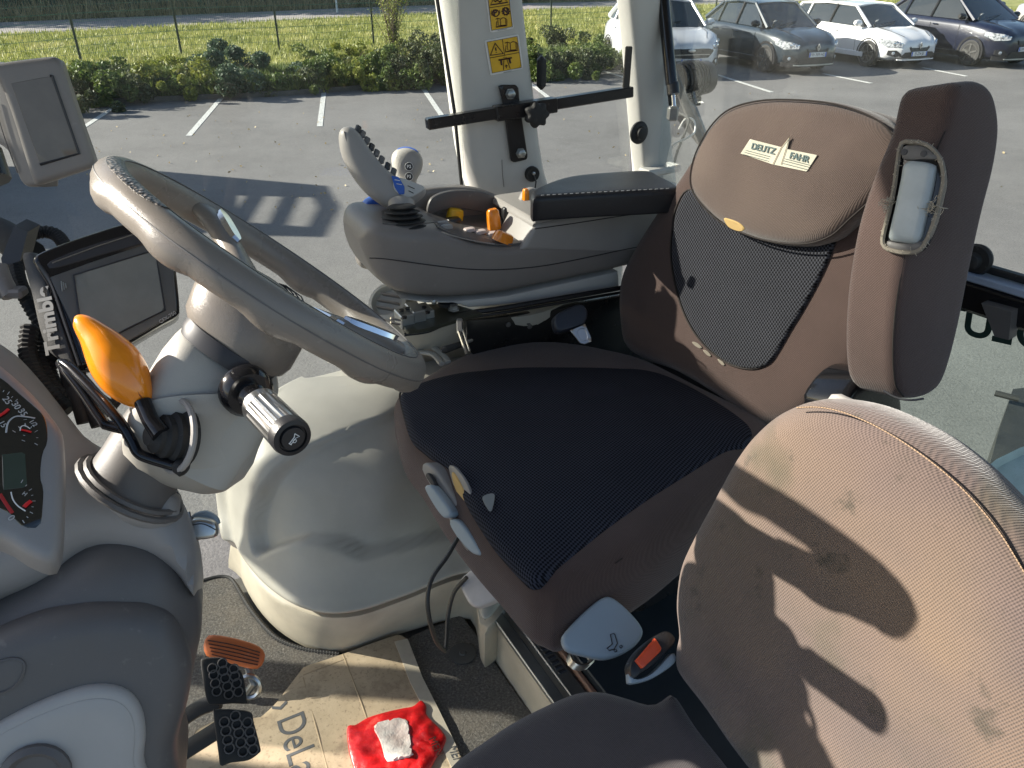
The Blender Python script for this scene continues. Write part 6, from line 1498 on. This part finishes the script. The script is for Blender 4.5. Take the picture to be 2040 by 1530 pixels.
# upper shroud
m = MB()
secs = [(368,900,.062,.066),(385,855,.070,.070),(405,815,.074,.072),(430,770,.073,.070),(450,735,.069,.066),(462,712,.064,.062),(466,703,.058,.056)]
m.loft([csec(P(a,b2,.87), w_*.93, d_*.93, e=.48, tilt=.42) for a,b2,w_,d_ in secs]); m.obj('upper_shroud', M_['column'], col, sharp=50)
# lower shroud bulge
m = MB()
secs = [(420,968,.020,.03),(405,948,.045,.045),(393,925,.060,.052),(385,895,.070,.060),(392,862,.074,.066),(403,835,.073,.068)]
ax2 = (P(405,830,.85)-P(410,968,.82))
m.loft([csec(P(a,b2,.855), w_, d_, e=.8, ax=ax2) for a,b2,w_,d_ in secs]); m.obj('lower_shroud', M_['column'], col, sharp=60)
# shroud seam lines
LN = V((.15,-.75,.64)).normalized()
# boot down to the dash
m = MB(); m.loft([csec(P(a,b2,.875), w_, d_, e=1.0) for a,b2,w_,d_ in ((262,972,.050,.046),(268,958,.050,.046),(280,930,.046,.043),(305,890,.046,.043),(335,850,.046,.044))]); m.obj('column_boot', M_['slate'], col)
m = MB()
for r_, z_ in ((.060,0),(.054,.006)): m.tube([P(262,972,.875)+SNn*z_+(wx*math.cos(t*.2618)+wy*math.sin(t*.2618))*r_ for t in range(24)], .004, 6, closed=True)
m.obj('boot_ring', M_['slate'], col)
# horn stalk
hs = empty('horn_stalk', P(490,785,.80), 'ribbed silver stalk with black horn button end on the steering column', 'stalk')
A_ = P(497,785,.800); B_ = P(583,873,.722); ax = (B_-A_).normalized(); L = (B_-A_).length
base = A_-ax*.002
m = MB(); m.lathe(base-ax*.012, ax, [(0,.028),(.010,.0275),(.016,.023),(.017,.018)], 28); m.obj('socket', M_['gloss_black'], hs)
m = MB(); m.lathe(base, ax, [(0,.013),(.012,.0150),(.016,.0125),(.022,.0150),(.027,.0125),(.034,.0135)], 24); m.obj('bellows', M_['gloss_black'], hs)
x = ax.cross(UP).normalized(); y = ax.cross(x)
def ribring(r, d, amp): return [base+ax*d+(x*math.cos(t)+y*math.sin(t))*(r*(1-amp*(1 if (k//2) % 2 else 0))) for k, t in enumerate([2*math.pi*k/64 for k in range(64)])]
m = MB(); m.loft([ribring(.0142,.030,0), ribring(.0194,.034,0), ribring(.0184,.042,0), ribring(.0187,.044,.07), ribring(.0190,L-.012,.07), ribring(.0190,L-.010,0), ribring(.0178,L-.008,0)]); m.obj('ribbed_grip', M_['satin'], hs, sharp=25)
m = MB(); m.lathe(base+ax*(L-.010), ax, [(0,.0192),(.008,.0194),(.012,.0184),(.013,.0142),(.0105,.0135),(.0105,.0122),(.0135,.0112),(.014,.004)], 32); m.obj('end_cap', M_['black'], hs)
c = base+ax*(L+.0046); up_ = (UP-ax*UP.dot(ax)).normalized(); xr_ = up_.cross(ax)
hx = (xr_*-.75+up_*-.65).normalized(); hy = ax.cross(hx)
m = MB(); f = lambda a,b2: c+hx*a*.001+hy*b2*.001
m.tube([f(-5,-3),f(-5,3),f(-2,1),f(5,1.0),f(5.5,1.6)], .0005, 4); m.tube([f(-5,-3),f(-2,-1),f(5,-1),f(5.5,-1.6)], .0005, 4); m.tube([f(5.5,1.6),f(5.5,-1.6)], .0005, 4); m.tube([f(1+1.8*math.cos(t),2.0+1.8*math.sin(t)) for t in (0,1,2,3,4,5)], .0005, 4, closed=True)
m.obj('horn_symbol', M_['white'], hs)
for (a, b2) in ((436,706),(446,710),(505,703),(515,715),(523,735),(545,730),(577,772)):
    p = P(a,b2,.80)
# orange shuttle knob
ok = empty('gear_lever', P(330,862,.82), 'orange gear lever knob on a black shaft left of the steering column', 'lever')
pts = [(151,639,.004),(156,640,.0078),(168,648,.0112),(186,666,.0150),(206,690,.0205),(228,720,.0250),(248,750,.0245),(264,773,.0205),(279,792,.0145),(289,803,.0085)]
ctrp = spline([P(a,b2,.79) for a,b2,_ in pts],4); rad = [q.x for q in spline([V((r_,0,0)) for _,_,r_ in pts],4)]
m = MB(); m.tube(ctrp, [r_*1.0 for r_ in rad], 28); m.obj('knob', M_['orange'], ok, sharp=80)
sm = [ctrp[i]-ray(220,720).normalized()*(rad[i]*.79)+V((.55,0,.45))*(rad[i]*.15) for i in range(6, len(ctrp)-3)]
m = MB(); m.tube(sm, .0008, 4); m.obj('seam', simple('orange_shadow',(.30,.07,.01),.5), ok)
m = MB(); m.tube([P(284,800,.785),P(300,838,.78),P(322,866,.775)], [.0085,.0085,.010], 14); m.obj('shaft', M_['gloss_black'], ok)
ax = (P(318,840,.80)-P(352,868,.86)).normalized(); ax = V((-.62,-.62,.45)).normalized()
m = MB(); m.lathe(P(348,870,.800)-ax*.012, ax, [(0,.031),(.008,.0305),(.011,.0265),(.017,.027),(.020,.0225),(.026,.0225),(.029,.018),(.034,.0175),(.037,.012),(.041,.0095),(.042,.004)], 28); m.obj('boot', M_['rubber'], ok)
m = MB(); c = P(350,868,.796); x = ax.cross(UP).normalized(); y = ax.cross(x); m.tube([c+(x*math.cos(t*.2244)+y*math.sin(t*.2244))*.037 for t in range(28)], .0035, 8, closed=True); m.obj('boot_ring', M_['taupe_light'], ok)
# black wire levers
lw = empty('bent_rod_lever', P(362,932,.80), 'pair of bent black rods below the orange knob reaching to the column', 'lever')
m = MB(); m.tube(spline([P(122,724,.84),P(130,735,.83),P(165,780,.82),(P(205,838,.81)),P(218,848,.81),P(300,868,.81)],5), .0058, 10); m.obj('rod', M_['gloss_black'], lw)
m = MB(); m.tube(spline([P(128,724,.83),P(150,742,.82),P(200,795,.80),P(240,842,.79),P(262,878,.79),P(275,902,.79),P(300,914,.79),P(362,932,.79)],5), .0056, 10); m.obj('rod', M_['gloss_black'], lw)
m = MB(); m.lathe(P(362,932,.79), wx, [(-.008,.006),(-.004,.0085),(.004,.0085),(.006,.005)], 14); m.obj('rod_end', M_['rubber'], lw)
for i, q in enumerate(([(150,770),(160,800),(172,842)], [(170,778),(186,812),(200,848)])):
    m = MB(); m.tube(spline([P(a,b2,.93) for a,b2 in q],4), .0105, 10); tag(m.obj('cable_end', M_['rubber']), ['left hanging black cable end below the tablet monitor', 'right hanging black cable end below the tablet monitor'][i], 'cable')

# ------------------------------------------------------------------ dashboard
da = empty('dashboard', P(150,1300,.85), 'grey moulded dashboard and front column cover at the lower left', 'dashboard')
DN = V((.30,-.62,.72)).normalized(); DP = P(240,1000,.86)
pillow('cowl', [(-260,560),(-60,640),(0,672),(45,715),(100,782),(138,832),(160,855),(200,880),(235,905),(300,938),(350,975),(372,1020),(384,1080),(386,1130),(380,1180),(345,1135),(290,1102),(230,1088),(175,1084),(130,1104),(80,1142),(0,1175),(-100,1205),(-260,1215)], DP, DN, M_['slate_light'], da, thick=.22, r=.045, res=.02, step=.012)
pillow('ring_mount', [(186,915),(196,900),(220,905),(262,935),(310,965),(350,975),(356,992),(348,1030),(310,1050),(250,1040),(200,1000),(184,950)], DP+DN*.012, DN, M_['slate_light'], da, thick=.04, r=.022, res=.012, step=.006)
# instrument cluster
KN = V((.42,-.45,.79)).normalized(); KP = P(60,920,.72)
bz_ = pillow('cluster_frame', [(-200,640),(-60,680),(0,722),(60,775),(100,822),(120,850),(127,880),(126,1000),(122,1070),(112,1108),(95,1116),(50,1098),(0,1068),(-100,1040),(-200,1000)], KP, KN, M_['slate_light'], da, thick=.06, r=.010, res=.014, step=.007)
dial_px = [(-200,690),(-60,725),(0,752),(40,785),(80,820),(92,842),(94,880),(84,905),(80,950),(86,975),(84,1020),(80,1045),(64,1052),(40,1045),(0,1012),(-100,1000),(-200,980)]
pillow('dial_face', dial_px, KP+KN*.0006, KN, simple('dial_black',(.012,.014,.013),.12,coat=1.0), bz_, thick=.004, r=.0005, res=.02, step=.006)
def kl(nm, pts, w_, mat): m = MB(); m.tube(spline([onpl(a,b2,KP+KN*.0014,KN) for a,b2 in pts],4), w_, 5, flat=.4); m.obj(nm, mat, bz_)
for (cx0, cy0, r0, a0_, a1_, nt_) in ((-30,850,78,-70,20,13),(20,1000,44,-60,70,10),(50,872,22,-150,30,7)):
    for k in range(nt_):
        an = math.radians(a0_+(a1_-a0_)*k/(nt_-1)); l_ = 7 if k % 2 == 0 else 4
        q_ = [(cx0+r0*math.cos(an), cy0+r0*math.sin(an)), (cx0+(r0+l_)*math.cos(an), cy0+(r0+l_)*math.sin(an))]
        if inside(np.array(q_), np.array(dial_px, float)).all(): kl('tick', q_, .0004, M_['grey_print'])
pillow('cluster_display', [(4,905),(50,900),(54,970),(6,976)], KP+KN*.0012, KN, simple('display_teal',(.03,.055,.045),.1,coat=1.0), bz_, thick=.001, r=.0003, curved=False, res=.02, step=.005)
rd = simple('needle_red',(.75,.01,.015),.4)
kl('needle', [(-8,832),(6,824),(17,815)], .0022, rd); kl('needle', [(48,1010),(54,1004),(62,998)], .0026, rd); kl('needle', [(42,856),(52,858),(62,861)], .0014, rd)
kl('scale_arc', [(40,858),(42,850),(50,848),(60,854)], .0006, M_['white']); kl('scale_arc', [(22,980),(26,995),(36,1008),(51,1018)], .0006, M_['white'])
kl('scale_arc', [(12,862),(16,842),(30,830),(50,830),(70,833)], .0009, M_['grey_print']); kl('red_band', [(0,984),(12,1003),(25,1022)], .0017, simple('band_red',(.45,.03,.03),.4))
for (s, a, b2, sz, an_) in (('25',14,798,.008,.9),('30',32,808,.008,.9),('35',45,822,.008,.9),('1/2',66,843,.006,.8),('0',22,1032,.008,.8),('15',5,845,.007,.9),('H',49,984,.005,.5)):
    txt(bz_, s, a, b2, sz, an_, n=tuple(KN), p0=KP+KN*.0014, mat=M_['grey_print'], name='numeral')
# ignition key/side knob on the dash right edge
kn_ = empty('rotary_switch', P(400,1050,.98), 'small blue grey knob on the right flank of the dashboard', 'knob')
pillow('knob', [(380,1040),(392,1034),(412,1036),(428,1043),(433,1056),(431,1070),(400,1076),(383,1074)], P(405,1055,.97), (.3,-.8,.5), M_['satin'], kn_, thick=.03, r=.005, res=.012, step=.004)
pillow('knob_back', [(378,1036),(384,1024),(408,1018),(428,1028),(436,1044),(420,1050),(390,1046)], P(405,1040,1.0), (.2,-.8,.55), M_['paleblue'], kn_, thick=.02, r=.006, res=.012, step=.005)
m = MB(); m.tube(spline([onpl(a,b2,P(405,1055,.968),(.3,-.8,.5)) for a,b2 in ((383,1046),(405,1044),(431,1056))],4), .0008, 4); m.obj('knob_line', M_['ink'], kn_)
m = MB(); m.tube([P(374,1020,.97),P(380,1045,.97),P(382,1085,.97)], .003, 6); m.obj('knob_base', M_['satin'], kn_)
M_['panel'] = plastic('pale_panel', (.40,.385,.365), .42, .3, .08)
# lower column cover, dark
LN_ = V((.36,-.84,.40)).normalized(); LP = P(200,1300,.84)
pillow('column_cover', [(-260,1320),(-60,1240),(0,1205),(60,1170),(130,1120),(190,1092),(250,1085),(310,1100),(352,1130),(382,1180),(398,1235),(400,1290),(388,1350),(375,1410),(360,1470),(345,1540),(320,1700),(-260,1750)], LP, LN_, M_['slate'], da, thick=.28, r=.06, res=.022, step=.014)
pillow('cover_band', [(-260,1370),(-60,1290),(0,1262),(80,1232),(170,1212),(250,1210),(300,1218),(345,1248),(372,1300),(382,1350),(372,1420),(350,1500),(320,1700),(-260,1750)], LP+LN_*.022, LN_, M_['slate'], da, thick=.06, r=.03, res=.018, step=.010)
pillow('inset_rim', [(-260,1560),(-60,1478),(0,1442),(80,1402),(160,1374),(215,1370),(255,1383),(280,1415),(289,1460),(285,1510),(262,1640),(-260,1750)], LP+LN_*.032, LN_, M_['panel'], da, thick=.03, r=.010, res=.018, step=.008)
pillow('inset_panel', [(-260,1590),(-60,1500),(0,1464),(80,1424),(160,1396),(212,1392),(246,1404),(264,1430),(270,1465),(266,1510),(245,1640),(-260,1760)], LP+LN_*.0335, LN_, M_['panel'], da, thick=.01, r=.003, res=.02, step=.008)
m = MB(); m.lathe(onpl(70,1545,LP+LN_*.034,LN_), LN_, [(0,.034),(.006,.034),(.010,.028),(.004,.022),(.003,.01)], 24); m.obj('round_trim', M_['slate'], da)
m = MB(); q = spline([onpl(a,b2,LP+LN_*.0225,LN_) for a,b2 in ((-40,1340),(0,1318),(28,1312),(45,1318),(48,1335),(36,1360),(10,1378),(-40,1390))],4); m.tube(q, .0016, 5); m.obj('moulded_outline', M_['slate'], da)
m = MB(); q = [P(a,b2,.90) for a,b2 in ((310,1232),(335,1245),(350,1268))]

# ------------------------------------------------------------------ displays
TN = V((.42,-.72,.55)).normalized(); TP = P(230,570,.98)
tm = empty('tablet_monitor', P(220,640,1.02), 'black framed guidance monitor with large grey screen behind the orange knob', 'monitor')
pillow('housing', [(64,520),(68,508),(92,495),(150,474),(230,448),(270,438),(292,440),(320,465),(342,500),(350,530),(358,612),(352,628),(320,646),(250,688),(200,716),(163,736),(152,730),(140,690),(122,640),(100,580),(80,545)], TP, TN, M_['gloss_black'], tm, thick=.055, r=.008, res=.014, step=.006)
pillow('front_bezel', [(98,552),(180,522),(296,484),(330,505),(345,530),(352,618),(344,628),(270,671),(168,722),(158,690),(140,640)], TP+TN*.003, TN, M_['bezel'], tm, thick=.006, r=.002, curved=False, res=.014, step=.006)
o = pillow('screen', [(147,548),(309,498),(329,618),(250,657),(168,700),(160,640)], TP+TN*.0042, TN, M_['screen'], tm, thick=.004, r=.0008, curved=False, res=.02, step=.008)
m = MB(); m.tube([onpl(a,b2,TP+TN*.0046,TN) for a,b2 in ((147,548),(309,498),(329,618),(250,657),(168,700))], .0012, 4, closed=True); m.obj('screen_edge', M_['ink'], tm)
pillow('visor_recess', [(100,520),(180,488),(280,462),(300,472),(292,482),(200,508),(110,534),(98,530)], TP+TN*.0020, TN, M_['ink'], tm, thick=.004, r=.001, res=.02, step=.006)
m = MB(); m.tube([onpl(a,b2,TP+TN*.0028,TN) for a,b2 in ((104,524),(190,492),(276,464))], .0009, 4); m.obj('vent_line', M_['satin'], tm)
for k in range(3):
    m = MB(); m.tube([onpl(122+k*4,560+k*2,TP+TN*.0046,TN), onpl(124+k*4,580-k*3,TP+TN*.0046,TN)], .0008, 4); m.obj('logo_stroke', M_['inkgrey'], tm)
M_['bezel_dark'] = plastic('dark_side_plastic', (.045,.045,.045), .5, .3)
TSN = V((-.55,-.70,.30)).normalized(); TS = onpl(92,620,TP-TN*.012,TN)
pillow('side_panel', [(42,512),(50,502),(66,506),(80,540),(98,580),(120,640),(140,700),(152,738),(142,736),(118,718),(95,700),(78,660),(62,590)], TS, (-.1,-.86,.50), M_['bezel_dark'], tm, thick=.035, r=.004, res=.014, step=.006)
x = onpl(88,590,TS,(-.1,-.86,.50))-onpl(108,712,TS,(-.1,-.86,.50))
textobj('lettering', 'Trimble', frame(onpl(97,638,TS+V((-.1,-.86,.50))*.0022,(-.1,-.86,.50)), (-.1,-.86,.50), x), .0265, simple('side_text',(.24,.24,.235),.5), tm, .0004, bold=.0010)
m = MB(); m.tube(spline([onpl(a,b2,TP+TN*.001,TN) for a,b2 in ((74,522),(100,560),(128,640),(158,728))],4), .002, 5); m.obj('edge_line', M_['ink'], tm)
txt(tm, 'CFX-750', 334, 632, .0065, -.55, n=tuple(TN), p0=TP+TN*.0046, mat=M_['grey_print'], name='lettering')
# corrugated hoses behind the monitor
def hose(pts, r, label, pitch=.006):
    q = resample(spline(pts,8), pitch/2, False); m = MB(); m.tube(q, [r*(1.0 if i % 2 else .82) for i in range(len(q))], 9); tag(m.obj('corrugated_hose', M_['rubber'], sharp=15), label, 'hose', 'corrugated cable hoses round the tablet monitor')
hose([P(20,520,1.06),P(50,475,1.10),P(85,462,1.12),P(115,470,1.12),P(135,500,1.1)], .010, 'corrugated black hose arching over the top left of the tablet monitor')
hose([P(30,520,1.04),P(38,560,1.02),P(58,605,1.0),P(85,650,1.0)], .010, 'corrugated black hose down the left side of the tablet monitor')
hose([P(60,650,.98),P(55,700,.97),P(70,745,.96),P(100,785,.95),P(135,820,.95)], .0115, 'leftmost corrugated black hose below the tablet monitor')
hose([P(80,655,1.0),P(78,710,.99),P(95,755,.98),P(125,790,.97),P(150,800,.97)], .010, 'second corrugated black hose below the tablet monitor')
hose([P(105,700,1.0),P(100,740,1.0),P(118,775,.99),P(150,790,.98),P(175,770,.98)], .009, 'short inner corrugated hose below the tablet monitor lettering')
for i, q in enumerate(([P(150,740,.99),P(165,790,.97),P(200,812,.96),P(232,802,.96),P(220,770,.97)], [P(160,745,1.0),P(200,790,.98),P(225,810,.97),P(210,825,.97)], [P(120,700,1.01),P(135,770,.98),P(160,805,.97),P(195,815,.97)])):
    m = MB(); m.tube(spline(q,6), .0055, 8); tag(m.obj('cable', M_['rubber']), ['black cable loop below the tablet monitor behind the orange knob', 'short black cable crossing behind the orange knob', 'black cable running down from the tablet monitor side'][i], 'cable')
# mounting arm at the left edge
ma = empty('clamp_bracket', P(10,500,1.05), 'black clamp arm holding the tablet monitor at the left edge', 'bracket')
m = MB(); m.tube([P(-60,440,1.1),P(10,470,1.08),P(60,510,1.05)], .022, 12); m.obj('arm', M_['rubber'], ma)
m = MB(); m.prism([P(28,450,1.0),P(55,462,1.0),P(40,520,1.0),P(5,530,1.0),P(2,515,1.0)], V((0,.03,0))); m.obj('clamp', M_['black'], ma, smooth=False)
m = MB(); m.tube([P(-5,530,.98),P(6,560,.98),P(22,590,.98)], .011, 10); m.bbox(P(15,582,.98), (.045,.02,.012), r=.003); m.obj('clamp_screw', M_['taupe'], ma)
# small upper display
ud = empty('upper_display', P(90,300,1.02), 'grey plastic framed small display at the upper left edge', 'monitor')
UN = V((.34,-.88,.20)).normalized(); UPp = P(100,240,1.0)
pillow('housing', [(-60,135),(0,124),(60,116),(106,112),(120,120),(128,145),(158,235),(186,315),(187,328),(178,336),(130,352),(78,369),(68,366),(60,350),(-5,160),(-60,150)], UPp, UN, M_['taupe'], ud, thick=.05, r=.009, res=.014, step=.006, rb=.012)
pillow('left_flank', [(-60,130),(0,128),(8,150),(40,250),(75,362),(70,372),(40,366),(10,300),(-60,250)], UPp-UN*.004, (-.25,-.93,.2), M_['taupe'], ud, thick=.04, r=.008, res=.014, step=.007)
pillow('screen', [(22,166),(103,151),(156,306),(80,328)], UPp+UN*.0008, UN, M_['screen2'], ud, thick=.004, r=.0006, curved=False, res=.02, step=.008)
m = MB(); m.tube([onpl(a,b2,UPp+UN*.001,UN) for a,b2 in ((100,151),(104,151),(158,306),(80,328))], .0018, 5); m.obj('screen_edge', M_['ink'], ud)
m = MB(); m.tube(spline([onpl(a,b2,UPp-UN*.003,(-.25,-.93,.2))+V((-.25,-.93,.2))*.002 for a,b2 in ((-10,200),(10,270),(38,345))],4), .0009, 4); m.obj('seam', M_['slate'], ud)
m = MB(); m.tube([P(-40,300,1.2),P(-20,360,1.2)], .03, 10); tag(m.obj('display_mount', M_['bracket']), 'dark mount behind the upper display at the left edge', 'mount')

# unseen blockers added outside, left of the view, to shade the seat cushions
def onray(q, s): return V(q)-SUN_D*s
ex = empty('sun_blocker', V((-1.9,1.9,-.3)), 'unseen dark stack and plate added outside the cab to shade the driver seat cushion', 'sun blocker')
wv = V((.42,.91,0))
base_c = V((-.05,.0,0))
def wpos(w_, far, z): # point with across-sun coordinate w_ at distance far up-sun of the origin line
    u = V((-.990,.139,0)); v = V((.139,.990,0)); return u*far+v*w_+UP*z
cx = wpos(1.02, 1.95, 0)
m = MB(); m.tube([cx+UP*1.0, cx+UP*1.05, cx+UP*1.55, cx+UP*1.62], [.06,.09,.09,.06], 20); m.obj('blocker_drum', M_['bracket'], ex)
m = MB(); m.tube([cx+UP*1.0, cx+UP*.9+V((-.2,.0,-.1)), cx+V((-.4,0,.3))], .04, 10); m.obj('pipe', M_['bracket'], ex)
m = MB(); m.prism([wpos(w_, 1.95, z_) for w_, z_ in ((.79,1.15),(.95,.95),(1.10,.86),(1.17,.80),(1.20,1.0),(1.28,1.18),(1.42,1.22),(1.57,1.36),(1.57,1.60),(1.40,1.60),(1.25,1.63),(.82,1.63),(.79,1.5))], V((-.99,.139,0))*.10); m.obj('shade_plate', M_['bracket'], ex, smooth=False)  # added plate, outlined so that its shadow covers the driver cushion
bn = empty('seat_sun_blocker', wpos(.5, 2.6, 0), 'unseen dark rounded block added outside to keep sun off the passenger seat', 'bonnet')
rg = []  # unseen block added to keep the sun off the passenger cushion
for f_, w0, w1, z0, z1 in ((1.95,.36,.78,.70,1.44),(2.0,.33,.80,.62,1.46),(2.6,.28,.80,.55,1.45),(3.2,.28,.78,.5,1.40),(3.5,.32,.74,.55,1.3)):
    c = wpos((w0+w1)/2, f_, (z0+z1)/2); hw_, hh_ = (w1-w0)/2, (z1-z0)/2
    rg.append([c+V((.139,.99,0))*(hw_*math.copysign(abs(math.cos(t))**.5, math.cos(t)))+UP*(hh_*math.copysign(abs(math.sin(t))**.5, math.sin(t))) for t in [2*math.pi*k/24 for k in range(24)]])
m = MB(); m.loft(rg); m.obj('blocker_shell', simple('blocker_green',(.03,.10,.03),.3), bn)
